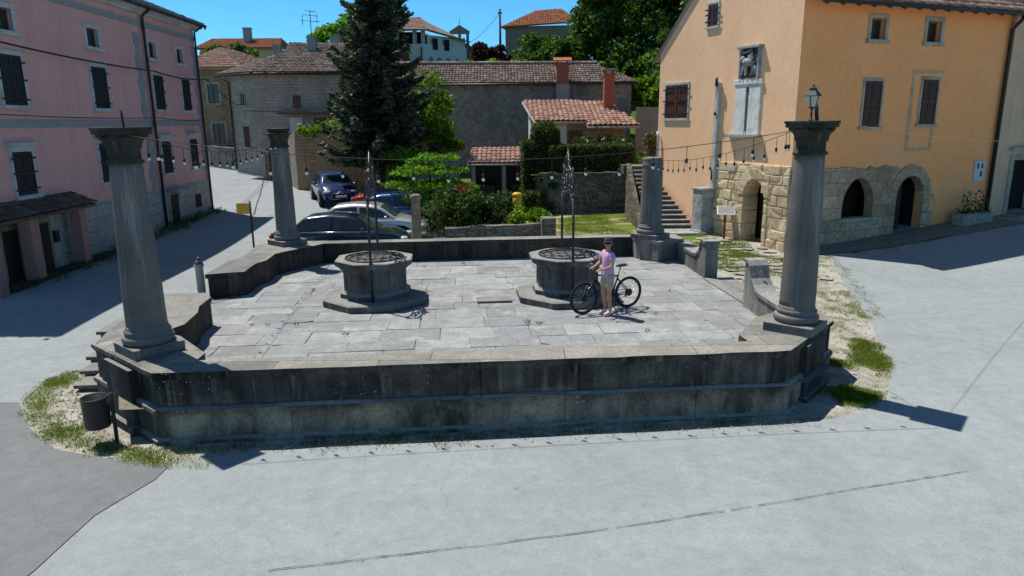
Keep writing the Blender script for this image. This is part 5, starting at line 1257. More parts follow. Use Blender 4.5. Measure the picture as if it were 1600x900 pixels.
# upper garden: retaining wall, terrace ground, hedges
rt = wall_piece('retaining_wall', 'curved dry-stone retaining wall under the clipped hedge', (1.25,32.2), (5.65,31.3), -.4, 1.68, .4, MAT['dry_stone'], 1.75, MAT['dry_stone'], .05)
wall_piece('retaining_wall', 'short side return of the dry-stone wall by the garden shed', (.7,35.2), (1.25,32.25), -.4, 1.75, .4, MAT['dry_stone'], 1.65, None, .05)
drape('upper_terrace', wavy([(.9,32.3),(5.9,31.4),(6.4,33),(7.4,41.8),(.9,42)], .6, .02), 0, MAT['lawn'], fn=lambda x, y: 1.66+.03*(y-32)+.05*noise3((x, y, 0), .6))
def hedge(name, label, x0, x1, y0, y1, z0, z1, n, mat, cat='hedge', rot=0, sz=(.07,.15), loc=None):
    c = ((x0+x1)/2, (y0+y1)/2, z0); t = thing(name, label, cat, c, rot)
    a, b, hh = (x1-x0)/2, (y1-y0)/2, z1-z0
    mb = MB(); mb.box(-a+.06, a-.06, -b+.06, b-.06, -.1, hh-.06); mb.build('inner_branches', MAT['hedge_core'], t, local=True)
    A = np.array([2*a*hh, 2*a*hh, 2*b*hh, 2*b*hh, 4*a*b]); k = RNG.choice(5, n, p=A/A.sum()); P = RNG.random((n,2)); C = np.zeros((n,3)); N = np.zeros((n,3))
    for f in range(5):
        m = k == f; q = P[m]
        if f < 2: C[m] = np.stack([(q[:,0]*2-1)*a, np.full(m.sum(), (-b, b)[f]), q[:,1]*hh], 1); N[m] = (0, (-1,1)[f], 0)
        elif f < 4: C[m] = np.stack([np.full(m.sum(), (-a, a)[f-2]), (q[:,0]*2-1)*b, q[:,1]*hh], 1); N[m] = ((-1,1)[f-2], 0, 0)
        else: C[m] = np.stack([(q[:,0]*2-1)*a, (q[:,1]*2-1)*b, np.full(m.sum(), hh)], 1); N[m] = (0,0,1)
    C += RNG.normal(0, .035, (n,3)) + N*np.array([mnoise.noise(Vector(p)*2.2) for p in C])[:,None]*.09
    cards('foliage', mat, t, C, RNG.normal(size=(n,3))+N*.5, RNG.uniform(*sz, n), 1.4, True); return t
MAT['hedge_core'] = simple('hedge_core', (.012,.02,.007), .95)
hedge('clipped_hedge', 'broad dark clipped box hedge on top of the dry-stone wall', 1.8, 5.55, 32.4, 33.6, 1.55, 2.95, 9000, MAT['leaf_hedge'])
hedge('clipped_hedge', 'narrow upright clipped hedge left of the domed topiary', .55, 1.35, 32.9, 34.2, .6, 3.15, 3800, MAT['leaf_hedge'])
hedge('clipped_hedge', 'small low square hedge under the yellow bin', .55, 1.15, 30.6, 31.4, -.1, 1.0, 1600, MAT['leaf_hedge'])
# domed topiary
t = thing('dome_topiary', 'tall clipped evergreen with a rounded dome top in front of the white wall', 'shrub', (1.6, 33.4, 1.6))
n = 5200; u = RNG.random(n); a = RNG.random(n)*2*PI; zc = u*2.45; rr = np.where(zc < 1.85, .66, .66*np.sqrt(np.maximum(.02, 1-((zc-1.85)/.6)**2)))
C = np.stack([rr*np.cos(a), rr*np.sin(a), zc], 1)+RNG.normal(0,.03,(n,3)); N = np.stack([np.cos(a), np.sin(a), (zc > 1.9)*1.2], 1)
mb = MB(); mb.lathe([(.58,-.1),(.6,1.8),(.5,2.15),(.25,2.35),(.0,2.4)], 14); mb.build('inner_branches', MAT['hedge_core'], t, local=True); cards('foliage', MAT['leaf_hedge'], t, C, RNG.normal(size=(n,3))+N*.5, RNG.uniform(.06,.13,n), 1.4, True)

# ---- plants made of leaf clouds
def cloud(centres, per, leafr, up=.25):
    """leaf positions round a set of ellipsoid clumps [(x,y,z,rx,ry,rz)]"""
    out = []; dirs = []
    for c in centres:
        d = RNG.normal(size=(per,3)); d /= np.linalg.norm(d, axis=1, keepdims=True); r = RNG.random(per)**.45
        out.append(np.array(c[:3]) + d*r[:,None]*np.array(c[3:6])); dirs.append(d*.8 + RNG.normal(size=(per,3))*.6 + [0,0,-up])
    return np.concatenate(out), np.concatenate(dirs)
def bush(name, label, cat, loc, clumps, per, size, mat, stems=3, group=None, asp=1.5):
    t = thing(name, label, cat, loc, 0, group); C, D = cloud(clumps, per, 0); cards('foliage', mat, t, C, D, RNG.uniform(size*.6, size*1.35, len(C)), asp, True)
    mb = MB(); top = max(clumps, key=lambda c: c[2])
    for k in range(stems):
        c = clumps[(k*2) % len(clumps)]; mb.tube([(random.uniform(-.08,.08), random.uniform(-.08,.08), -.1), (c[0]*.5, c[1]*.5, c[2]*.5), (c[0], c[1], c[2])], [.03,.022,.012], 5)
    mb.build('stem', MAT['bark'], t, local=True); return t
def crown(rx, ry, rz, n, cr, z, flat=.7, seed=0, hollow=.55):
    rs = np.random.default_rng(seed); out = []
    for k in range(n):
        d = rs.normal(size=3); d /= np.linalg.norm(d); d[2] = d[2]*flat if d[2] < 0 else d[2]; r = rs.random()**hollow
        s = cr*rs.uniform(.6, 1.3); out.append((d[0]*r*rx, d[1]*r*ry, z+d[2]*r*rz, s, s, s*.75))
    return out
def tree(name, label, loc, clumps, per, size, mat, trunk=(.3, 3.), bark='bark', group=None, asp=1.5):
    t = thing(name, label, 'tree', loc, 0, group); C, D = cloud(clumps, per, 0); cards('crown', mat, t, C, D, RNG.uniform(size*.6, size*1.35, len(C)), asp, True)
    mb = MB(); r, hh = trunk; rs = random.Random(len(clumps)); bend = (rs.uniform(-.3,.3), rs.uniform(-.3,.3))
    mb.tube([(0,0,-.3),(bend[0]*.3,bend[1]*.3,hh*.4),(bend[0],bend[1],hh)], [r*1.25,r,r*.75], 9)
    for k in range(min(12, len(clumps))):
        c = clumps[k*len(clumps)//min(12, len(clumps))]; m = ((bend[0]+c[0])/2+rs.uniform(-.3,.3), (bend[1]+c[1])/2+rs.uniform(-.3,.3), (hh+c[2])/2+.2)
        mb.tube([(bend[0]*.8,bend[1]*.8,hh*rs.uniform(.7,.98)), m, c[:3]], [r*.5,r*.3,r*.1], 6)
    mb.build('trunk', MAT[bark], t, local=True); return t
# spruce
def spruce(label, x, y, z, H, R, zmin, seed, n_wh=44, dens=1.0):
    rs = np.random.default_rng(seed); t = thing('spruce_tree', label, 'tree', (x, y, z)); mb = MB(); C = []; D = []; S = []
    mb.tube([(0,0,-.3),(0,0,H*.5),(0,0,H)], [.24,.16,.03], 9)
    br = MB()
    for w in range(n_wh):
        f = w/(n_wh-1); zz_ = zmin + (H-.3-zmin)*f; L0 = R*(1-f)**.95*(.8+.2*min(1, f*6)) + .22
        nb_ = int(5+4*(1-f))
        for b in range(nb_):
            a = 2*PI*b/nb_ + rs.random()*1.2 + w; L = L0*rs.uniform(.55, 1.25); dz = -.28*L*(1-f*.8); m = max(6, int(L*26*dens))
            tt = np.linspace(.12, 1, m); px = np.cos(a)*L*tt; py = np.sin(a)*L*tt; pz = zz_ + dz*np.sin(tt*PI*.62) + .22*L*tt**3
            br.tube([(0,0,zz_), (px[m//2],py[m//2],pz[m//2]), (px[-1],py[-1],pz[-1])], [.04,.025,.01], 4)
            for side in (-1, 0, 1):
                rep = 2 if side else 1
                for _ in range(rep):
                    off = rs.uniform(.05, .34, m)*(1.15-tt)*side*min(1.6, L) + rs.normal(0, .05, m)
                    C.append(np.stack([px - np.sin(a)*off, py + np.cos(a)*off, pz - np.abs(off)*.35 + rs.normal(0, .05, m)], 1))
                    D.append(np.stack([np.cos(a+side*.9)+rs.normal(0,.25,m), np.sin(a+side*.9)+rs.normal(0,.25,m), np.full(m,-.25)+rs.normal(0,.25,m)], 1)); S.append(rs.uniform(.18,.36,m))
    C = np.concatenate(C); D = np.concatenate(D); S = np.concatenate(S); cards('crown', MAT['leaf_spruce'], t, C, D, S, 2.6, True)
    mb.build('trunk', MAT['bark_red'], t, local=True); br.build('branches', MAT['bark'], t, local=True, recalc=False); return t
spruce('big dark spruce tree rising above the parked cars in the middle', -6.3, 34.6, .05, 12.6, 2.9, 2.5, 4, 40, .85)
spruce('second spruce whose dark top shows behind the big spruce', -10.3, 66, 6.0, 12.0, 1.7, 7.2, 9, 22, .7)
# bright trees by the spruce
tree('leafy_tree', 'bright yellow-green bushy tree right behind the spruce', (-4.0, 37.2, .3), crown(1.5,1.3,2.3,34,.55,3.6,.8,1), 280, .18, MAT['leaf_acid'], (.12, 2.))
cl = []
for zc_, rr_, nn in ((1.25,1.3,9),(1.8,1.75,14),(2.4,1.5,12),(2.85,.8,6)):
    for k in range(nn): a = 2*PI*k/nn + zc_; q = rr_*random.uniform(.35,1.); cl.append((q*math.cos(a), q*math.sin(a)*.7, zc_+random.uniform(-.12,.12), .52, .5, .12))
tree('ornamental_tree', 'low spreading tree with flat layers of bright green leaves behind the cars', (-3.2, 28.8, -.2), cl, 130, .17, MAT['leaf_bright'], (.07, 1.7), asp=2.2)
cl = [(random.uniform(-1,1)*1.0, random.uniform(-.6,.6), 1.5+random.uniform(0,1.6), .6, .5, .2) for _ in range(14)]
tree('ornamental_tree', 'smaller feathery green tree close to the trunk of the spruce', (-4.6, 32.4, -.1), cl, 110, .18, MAT['leaf_bright'], (.08, 1.5), asp=2.2)
mb = MB(); mb.box(-6.55,-6.4,33.4,33.55,-.1,2.6); tag(mb.build('wooden_post', MAT['red_paint']), 'red-brown wooden post under the left side of the spruce', 'post')
mb = MB(); mb.box(-5.65,-5.5,33.2,33.35,-.1,2.6); tag(mb.build('wooden_post', MAT['red_paint']), 'red-brown wooden post just right of the spruce trunk', 'post')
mb = MB(); mb.box(-5.0,-2.6,35.6,35.8,-.1,2.1); tag(mb.build('rendered_wall', MAT['grey_plaster']), 'plain grey rendered wall in the shade behind the red car', 'wall')
# big trees on the hill
G1 = 'big trees on the hill behind the barn'
tree('broad_tree', 'huge dark green tree filling the top right behind the orange gable', (13.2, 60, 5.0), crown(6.6,5.0,6.8,170,1.35,8.0,1.0,2), 330, .30, MAT['leaf_big'], (.45, 5.), group=G1)
tree('broad_tree', 'tall green tree left part of the great mass, next to the red roof', (8.0, 63, 6), crown(2.9,3.,5.2,95,1.1,6.6,.95,3), 300, .29, MAT['leaf_big'], (.35, 4.), group=G1)
tree('broad_tree', 'rounded mid-green tree in front of the brown house', (3.1, 62, 6), crown(2.7,2.4,2.0,50,.9,2.9,.9,4), 280, .28, MAT['leaf_big'], (.3, 2.5), group=G1)
tree('broad_tree', 'small bright green bushy tree below the brown house wall', (-.7, 60, 5.5), crown(1.9,1.5,1.5,30,.7,2.3,.9,5), 170, .3, MAT['leaf_bright'], (.2, 1.5), group=G1)
tree('broad_tree', 'bright green shrubby tree beside the yard wall, right of the chimney', (8.9, 45.5, 2.), crown(2.0,1.4,1.5,34,.6,3.2,.9,6), 170, .26, MAT['leaf_acid'], (.16, 2.), group=G1)
tree('purple_tree', 'round dark purple-leaved tree below the telegraph pole', (-1.75, 66, 6.5), crown(1.7,1.6,1.5,36,.6,3.0,.9,7), 180, .32, MAT['leaf_purple'], (.2, 1.6))
tree('broad_tree', 'low green tree right of the white house', (-4.0, 64, 6.2), crown(1.5,1.4,1.0,24,.55,2.0,.9,8), 160, .3, MAT['leaf_bright'], (.15, 1.2), group=G1)
tree('broad_tree', 'light green treetop showing over the gabled roof by the aerial', (-15., 72, 7.5), crown(4.2,3.,2.0,50,1.0,4.6,.9,9), 140, .4, MAT['leaf_bright'], (.25, 2.5), group=G1)
tree('broad_tree', 'small dark bushy tree over the corner of the pink house', (-27.5, 72, 7.5), crown(2.4,2.,1.3,26,.8,3.0,.9,10), 140, .36, MAT['leaf_big'], (.2, 2.), group=G1)
tree('broad_tree', 'deep green tree low behind the orange gable and the yard wall', (14.5, 50, 3.), crown(5.,3.,4.5,90,1.1,4.8,.9,12), 170, .36, MAT['leaf_big'], (.3, 3.), group=G1)
tree('broad_tree', 'low dense green thicket under the great tree, right of the second chimney', (10.5, 57, 4.), crown(5.5,2.5,2.4,70,1.0,3.0,1.0,14), 170, .36, MAT['leaf_big'], (.2, 2.), group=G1)
# white house on the hill with the bell gable, brown house
wh = thing('white_house', 'white house with arched windows and terrace, up behind the barn', 'house', (-8, 77, 8))
wf = [(-13.5,74.6),(-8.6,74.),(-4.6,78.5),(-9,84),(-14,82)]
footwall('wall', MAT['white_plaster'], wh, wf, 5, 11.7)
TW = edge(wf[1], wf[2]); TW0 = edge(wf[0], wf[1])
mb = MB(); mb.box(-12.9,-8.8,75.6,80,11.7,13.0); mb.build('attic', MAT['dark_void'], wh)
mb = MB()
for x in (-13.3,-11.4,-9.6,-8.75): mb = MB(); mb.box(x-.2,x+.2,74.9,75.3,11.7,13.05); mb.build('terrace_post', MAT['white_plaster'], wh)
footwall('upper_wall', MAT['white_plaster'], wh, [(-8.3,74.6),(-4.75,78.6),(-7,82),(-9,79)], 11.7, 12.6)
roof_poly('roof', [(-14,74.2,13.0),(-8.3,73.7,13.0),(-9.2,77.2,14.6),(-13,77.4,14.6)], (0,1), MAT['tile_pale'], wh, .3, .4); roof_poly('roof', [(-8.3,73.7,13.0),(-4.2,78.5,12.3),(-7.,80.5,13.4),(-9.2,77.2,14.6)], (0,1), MAT['tile_old'], wh, .3, .4)
for a in (.6, 1.75, 3.0, 4.3):
    mb = MB(TW); P_ = [(a,-.03,8.6),(a+.62,-.03,8.6)] + [(x,-.03,z_) for x, z_ in arch_pts(a, a+.62, 10.2, .3, 8)][::-1]; mb.poly(P_); mb.build('arched_window', MAT['glass_dark'], wh)
for a in (1.2, 2.8): mb = MB(TW); mb.box(a, a+.7, -.04, 0, 11.2, 12.3); mb.build('window', MAT['dark_void'], wh)
mb = MB(TW0); mb.tube([(4.7,-.1,8),(4.7,-.1,11.4)], .06, 6); mb.build('drainpipe', MAT['iron'], wh)
chimney(wh, -12.2, 76.5, 13.6, 15, .6, MAT['white_plaster'])
ch = thing('chapel', 'little stone chapel with an open bell gable right of the white house', 'chapel', (-4, 82, 9))
footwall('wall', MAT['brown_plaster'], ch, [(-6.3,79.4),(-3.6,79.4),(-3.,86),(-6.3,86)], 5, 11.6)
roof_poly('roof', [(-6.5,79.1,13.0),(-6.5,86,13.0),(-2.6,86,11.4),(-3.2,79.1,11.4)], (2,3), MAT['tile_old'], ch, .3, .4)
mb = MB(); 
for x in (-6.2,-5.35,-4.5): mb.box(x-.14,x+.14,79.2,79.6,11.30,13.20)
mb.box(-6.4,-4.3,79.2,79.6,13.20,13.40); mb.poly([(-6.5,79.2,13.40),(-4.2,79.2,13.40),(-5.35,79.2,14.10)]); mb.poly([(-6.5,79.6,13.40),(-5.35,79.6,14.10),(-4.2,79.6,13.40)]); mb.poly([(-6.5,79.2,13.40),(-5.35,79.2,14.10),(-5.35,79.6,14.10),(-6.5,79.6,13.40)]); mb.poly([(-5.35,79.2,14.10),(-4.2,79.2,13.40),(-4.2,79.6,13.40),(-5.35,79.6,14.10)])
mb.box(-6.4,-4.3,79.2,79.6,11.10,11.40); mb.tube([(-5.35,79.4,14.10),(-5.35,79.4,14.80)], .03, 5); bg = mb.build('bell_gable', MAT['brown_plaster'], ch)
for x in (-5.78,-4.92): mb = MB(); mb.lathe([(.03,12.80),(.12,12.75),(.14,12.40),(.22,12.20),(.22,12.15)], 10, c=(x,79.4)); mb.build('bell', MAT['iron'], bg)
br = thing('brown_house', 'large plain brown-grey house with red hipped roof on the hilltop', 'house', (3, 88, 10))
bf2 = [(-.5,85),(7.2,84.2),(9.5,92),(1,93)]; footwall('wall', MAT['brown_plaster'], br, bf2, 6, 14.6)
roof_poly('roof', [(-1.,84.4,14.5),(7.8,83.6,14.9),(6.,88,16.9),(3.2,88.4,16.4)], (0,1), MAT['tile_red'], br, .3, .4); roof_poly('roof', [(7.8,83.6,14.9),(10.2,92.5,14.9),(6,88,16.9)], (0,1), MAT['tile_red'], br, .3, .4); roof_poly('roof', [(1,93.6,14.5),(-1,84.4,14.5),(3.2,88.4,16.4)], (0,1), MAT['tile_red'], br, .3, .4)
TB = edge(bf2[0], bf2[1])
for a, z_ in ((1.9,12.2),(4.0,12.2),(5.1,12.2),(1.9,8.8),(4.2,8.8)): window(TB, br, a, a+.7, z_, z_+1.3, MAT['trim_stone'], MAT['shutter_black'] if False else None, .1, bars=False, recess=-.02)
mb = MB(TB); mb.box(-.03, 8, -.06, .03, 10.9, 11.1); mb.build('string_course', MAT['trim_stone'], br)
mb = MB(); mb.tube([(-.9,70,7),(-.9,70,14.3)], [.14,.1], 8); mb.box(-1.1,-.7,69.9,70.1,13.9,14.0); tag(mb.build('telegraph_pole', MAT['wood_old']), 'bare wooden telegraph pole against the sky left of the brown house', 'pole')
cable('thin wire slanting down from the telegraph pole toward the white house', [(-.9,70,14.0), (-5.,78.6,12.0)], .5, .02)
# ---- garden planting
t = wall_piece('bed_wall', 'low dry-stone edging wall of the flower bed behind the terrace', (-2.35,24.55), (1.5,24.7), -.5, .42, .35, MAT['bed_stone'], .55, None, .035)
wall_piece('bed_wall', 'right-hand end pier of the flower bed wall, built of flat stones', (1.05,24.35), (1.55,24.4), -.5, .68, .5, MAT['bed_stone'], .68, MAT['bed_stone'], .03)
px_, py_ = -3.2, 23.6; pz_ = h(px_, py_)
mb = MB(); mb.lathe([(.17,-.1),(.165,.8),(.15,1.95),(.19,1.98),(.19,2.1),(.1,2.14)], 10); o = mb.build('stone_post', MAT['post_stone'], None, jitter=.015); o.location = (px_, py_, pz_); tag(o, 'tall rough tan stone gatepost right of the parked cars', 'post')
bush('rose_bush', 'large dark leafy bush with red flowers behind the flower bed wall', 'bush', (-1.5,26.4,-.2), [(random.uniform(-1.15,1.15), random.uniform(-.5,.5), random.uniform(.35,1.75), .45,.4,.38) for _ in range(24)], 150, .15, MAT['leaf_bush'], 6)
t = bpy.data.objects[-1] if False else [o for o in bpy.data.objects if o.name.startswith('rose_bush')][-1]
for q in range(8): c = np.array([RNG.uniform(-.4,.15), RNG.uniform(-.75,-.4), RNG.uniform(1.7,2.0)]); cards('flower', MAT['petal'], t, c+RNG.normal(0,.03,(7,3)), RNG.normal(size=(7,3)), RNG.uniform(.07,.11,7), 1.1, True)
bush('leafy_bush', 'big glossy dark green bush on the left of the garden, by the gatepost', 'bush', (-2.1,25.6,-.25), [(random.uniform(-.85,.7), random.uniform(-.5,.5), random.uniform(.2,1.7), .4,.4,.36) for _ in range(20)], 150, .13, MAT['leaf_hedge'], 5)
bush('leafy_bush', 'bushy shrub with feathery lower leaves beside the yellow bin', 'bush', (-.5,28.0,-.15), [(random.uniform(-.6,.3), random.uniform(-.4,.4), random.uniform(.5,1.35), .36,.36,.3) for _ in range(10)], 140, .14, MAT['leaf_bush'], 5)
bush('bright_plant', 'fresh yellow-green leafy plant on the right end of the flower bed', 'plant', (.75,25.4,.1), [(random.uniform(-.7,.75), random.uniform(-.3,.3), random.uniform(.25,.8), .3,.3,.26) for _ in range(12)], 90, .15, MAT['leaf_acid'], 5)
bush('fern_plant', 'arching fern-like plant in the flower bed below the dark bush', 'plant', (-.9,25.1,.1), [(random.uniform(-.5,.6), random.uniform(-.2,.2), random.uniform(.1,.4), .3,.2,.12) for _ in range(8)], 60, .2, MAT['leaf_bright'], 4, asp=3.5)
bush('flowering_bush', 'grey-green bush with white flowers in front of the small house', 'bush', (4.3,34.6,1.7), [(random.uniform(-1.5,1.4), random.uniform(-.4,.4), random.uniform(.6,1.45), .36,.34,.32) for _ in range(16)], 110, .14, MAT['leaf_bush'], 5)
t = [o for o in bpy.data.objects if o.name.startswith('flowering_bush')][-1]
for q in range(9): c = np.array([RNG.uniform(-1.4,1.4), RNG.uniform(-.7,-.3), RNG.uniform(1.0,1.7)]); cards('flower', MAT['petal_white'], t, c+RNG.normal(0,.03,(7,3)), RNG.normal(size=(7,3)), RNG.uniform(.07,.11,7), 1.1, True)
bush('silver_bush', 'pale grey-green shrub at the head of the staircase', 'bush', (6.6,34.8,2.0), [(random.uniform(-.5,.6), random.uniform(-.4,.4), random.uniform(.1,1.3), .36,.34,.32) for _ in range(12)], 110, .13, MAT['leaf_dry'], 4)
bush('green_shrub', 'soft green shrub hanging over the top of the staircase wall', 'bush', (5.7,33.6,1.8), [(random.uniform(-.3,.3), random.uniform(-.3,.3), random.uniform(.1,.6), .3,.3,.25) for _ in range(6)], 100, .12, MAT['leaf_bright'], 3)
bush('ivy', 'sparse ivy climbing the left end of the dry-stone wall', 'plant', (1.5,32.0,.0), [(random.uniform(-.3,.6), random.uniform(-.12,.0), random.uniform(.2,1.6), .22,.08,.24) for _ in range(10)], 70, .1, MAT['leaf_bush'], 3)
for k, (x, y) in enumerate(((3.4,31.55),(4.5,31.35),(5.2,31.1))):
    mb = MB(); mb.tube([(x,y,-.2),(x+.03,y,.95)], .03, 6); tag(mb.build('garden_stake', MAT['wood_old']), ('left', 'middle', 'right')[k]+' one of three thin stakes against the dry-stone wall', 'stake', 'garden stakes')
# yellow bin on a post
bx, by = .22, 26.6; bz = h(bx, by)
t = thing('post_bin', 'bright yellow bin on a thin post among the garden bushes', 'bin', (bx, by, bz))
mb = MB(); mb.tube([(0.02,.0,-.1),(0.02,.0,1.3)], .04, 7); mb.build('post', MAT['iron'], t, local=True)
mb = MB(); mb.lathe([(.0,1.18),(.15,1.18),(.17,1.62),(.0,1.62)], 14, cap=False); mb.build('bucket', MAT['yellow_paint'], t, local=True); mb = MB(); mb.lathe([(.20,1.6),(.20,1.68),(.1,1.74),(.0,1.75)], 14); mb.build('lid', MAT['yellow_paint'], t, local=True)

# ================================================================ grass and weeds
def tufts(name, label, cat, P, n_per, rad, hh, mat, kind=None, zfn=h):
    C = []; D = []; S = []
    for x, y, s in P:
        m = max(2, int(n_per*s)); a = RNG.random(m)*2*PI; r = rad*s*np.sqrt(RNG.random(m)); L = hh*s*RNG.uniform(.5,1.3,m)
        d = np.stack([np.cos(a)*.5+RNG.normal(0,.3,m), np.sin(a)*.5+RNG.normal(0,.3,m), RNG.uniform(.5,1.2,m)], 1); d /= np.linalg.norm(d,axis=1,keepdims=True)
        C.append(np.stack([x+r*np.cos(a), y+r*np.sin(a), np.full(m, zfn(x,y)+.015)], 1)+d*L[:,None]*.5); D.append(d); S.append(L)
    o = cards(name, mat, None, np.concatenate(C), np.concatenate(D), np.concatenate(S), 7.0); return tag(o, label, cat, None, kind)
def scatter(poly, n, thr, sc, smin=.5, smax=1.2, off=0):
    xs = [p[0] for p in poly]; ys = [p[1] for p in poly]; out = []; tries = 0
    while len(out) < n and tries < n*40:
        tries += 1; x = random.uniform(min(xs), max(xs)); y = random.uniform(min(ys), max(ys))
        if inside(x, y, poly) and mnoise.noise(Vector((x*sc+off, y*sc, 0))) > thr: out.append((x, y, random.uniform(smin, smax)))
    return out
random.seed(31)
rightv = [(5.9,10.9),(6.9,12.1),(7.3,13.5),(8.0,15.4),(8.6,17.8),(9.2,20),(8.2,22),(6.6,24),(5.8,21.5),(6.6,18),(6.3,14.5),(5.7,11.6)]
P = scatter(rightv, 230, .14, .8, .4, .9)
P += scatter([(5.0,10.3),(5.9,10.75),(6.45,11.5),(5.9,12.6),(5.5,11.7)], 200, .0, .9, .6, 1.2)
P += [(x, y, .9) for x, y, s in scatter([(6.7,11.9),(7.2,13.0),(7.0,13.6),(6.2,12.4)], 110, 0, 1.)]
P += [(8.15+.32*k*.25+random.uniform(-.1,.1), 15.1+k*.28, random.uniform(.5,.9)) for k in range(24)]
leftv = [(-4.6,8.75),(-5.5,8.97),(-6.6,9.4),(-7.6,10.25),(-8.35,11.2),(-8.5,12.2),(-7.9,12.4),(-7.3,11.4),(-6.5,10.2),(-5.6,9.5)]
edge_l = []
for a, b in zip(leftv[:6], leftv[1:6]):
    for k in range(20): f = random.random(); edge_l.append((a[0]+(b[0]-a[0])*f+random.uniform(.0,.34), a[1]+(b[1]-a[1])*f+random.uniform(.0,.34), random.uniform(.6,1.1)))
P += edge_l + scatter(leftv, 90, .05, 1.1, .4, .9)
tufts('verge_grass', 'tufts of short green grass on the gravel verge round the terrace', 'grass', P, 90, .16, .062, MAT['leaf_grass'], 'stuff')
mb = MB()
for poly_, n_ in ((rightv, 900), (leftv, 500), ([PL(-.2,-1.2)[:2], PL(10,-1.2)[:2], PL(10.6,-1.75)[:2], PL(-.2,-1.6)[:2]], 420)):
    for x, y, s in scatter(poly_, n_, -.9, .5, .3, 1.):
        rr = .012+.03*s**4; z = h(x, y)+.005; a = random.random()*PI; ca, sa = math.cos(a)*rr, math.sin(a)*rr
        i = [mb.pt(p) for p in ((x+ca, y+sa, z), (x-sa*.8, y+ca*.8, z), (x-ca, y-sa, z), (x+sa*.7, y-ca*.7, z), (x+ca*.2, y+sa*.2, z+rr*.8))]
        q = random.random()
        for k in range(4): mb.face((i[k], i[(k+1) % 4], i[4]), rnd=q)
tag(mb.build('verge_pebbles', MAT['path_slabs'], recalc=False), 'loose pebbles lying on the gravel verge round the terrace', 'pebbles', None, 'stuff')
P = [(u_, v_, random.uniform(.5,1.)) for u_, v_ in [PL(random.uniform(.3,10.2), -1.3-abs(random.gauss(0,.12)))[:2] for _ in range(170)]]
tufts('wall_foot_grass', 'dusty grass growing along the foot of the front parapet', 'grass', P, 22, .14, .07, MAT['leaf_bush'], 'stuff')
P = scatter([(-2.4,25.2),(1.4,25.4),(1.3,30),(-2.4,32)], 600, -.5, .5, .6, 1.2) + scatter([(1.5,23),(5.8,23),(6.6,25.5),(5.6,31),(1.6,31.8)], 900, -.02, .5, .6, 1.2)
tufts('lawn_grass', 'short bright lawn grass of the garden behind the terrace', 'grass', P, 34, .22, .07, MAT['leaf_grass'], 'stuff')
P = scatter([(5.8,20),(8.6,19.5),(8.9,22.2),(7.6,25.6),(6.0,26.4)], 230, .02, .9, .6, 1.3)
tufts('path_grass', 'grass growing between the loose slabs beside the orange house', 'grass', P, 44, .16, .08, MAT['leaf_grass'], 'stuff')
P = [(-13.0-.036*(.2*k+2)+random.uniform(-.35,.25), 18+.2*k, random.uniform(.5,1.6)) for k in range(76)]
tufts('kerb_weeds', 'dark weeds along the foot of the pink house', 'weeds', P, 30, .24, .15, MAT['leaf_hedge'], 'stuff')
P = []
for a, b in (((-2.6,6.55),(.46,7.12)), ((.46,7.12),(5.95,8.4))):
    for k in range(46): f = random.random(); P.append((a[0]+(b[0]-a[0])*f+random.gauss(0,.012), a[1]+(b[1]-a[1])*f+random.gauss(0,.012), random.uniform(.2,.55)))
tufts('joint_weeds', 'tiny weeds sprouting along the long crack in the foreground asphalt', 'weeds', P, 14, .06, .05, MAT['leaf_bush'], 'stuff')
spots = [(4.15,3.95),(6.55,2.75),(6.3,2.85),(1.35,6.4),(4.0,8.9),(5.1,9.2),(7.1,8.6),(9.1,3.2),(9.4,6.2),(1.0,3.3),(1.6,3.2),(2.7,2.4),(8.6,2.0),(10.0,5.2)]
for k, (u_, v_) in enumerate(spots):
    x, y, _ = PL(u_, v_); s = random.uniform(.5, 1.0)
    where = ['beside the hatch slab','in the joint nearest the hatch, darker','next to that darker tuft','left of the lone well','by the back wall, left of centre','by the back wall, centre','behind the right-hand well','front right part of the floor','right of the bicycle wheel','left front of the floor','left front, second of two','front of the lone well','near the front parapet, right','close to the right doorstep'][k]
    tufts('floor_weed', 'small weed tuft growing between slabs '+where, 'weed', [(x, y, s)], 26, .05, .1, MAT['leaf_bush'] if k % 2 else MAT['leaf_dry'], None, lambda a, b: 0.)
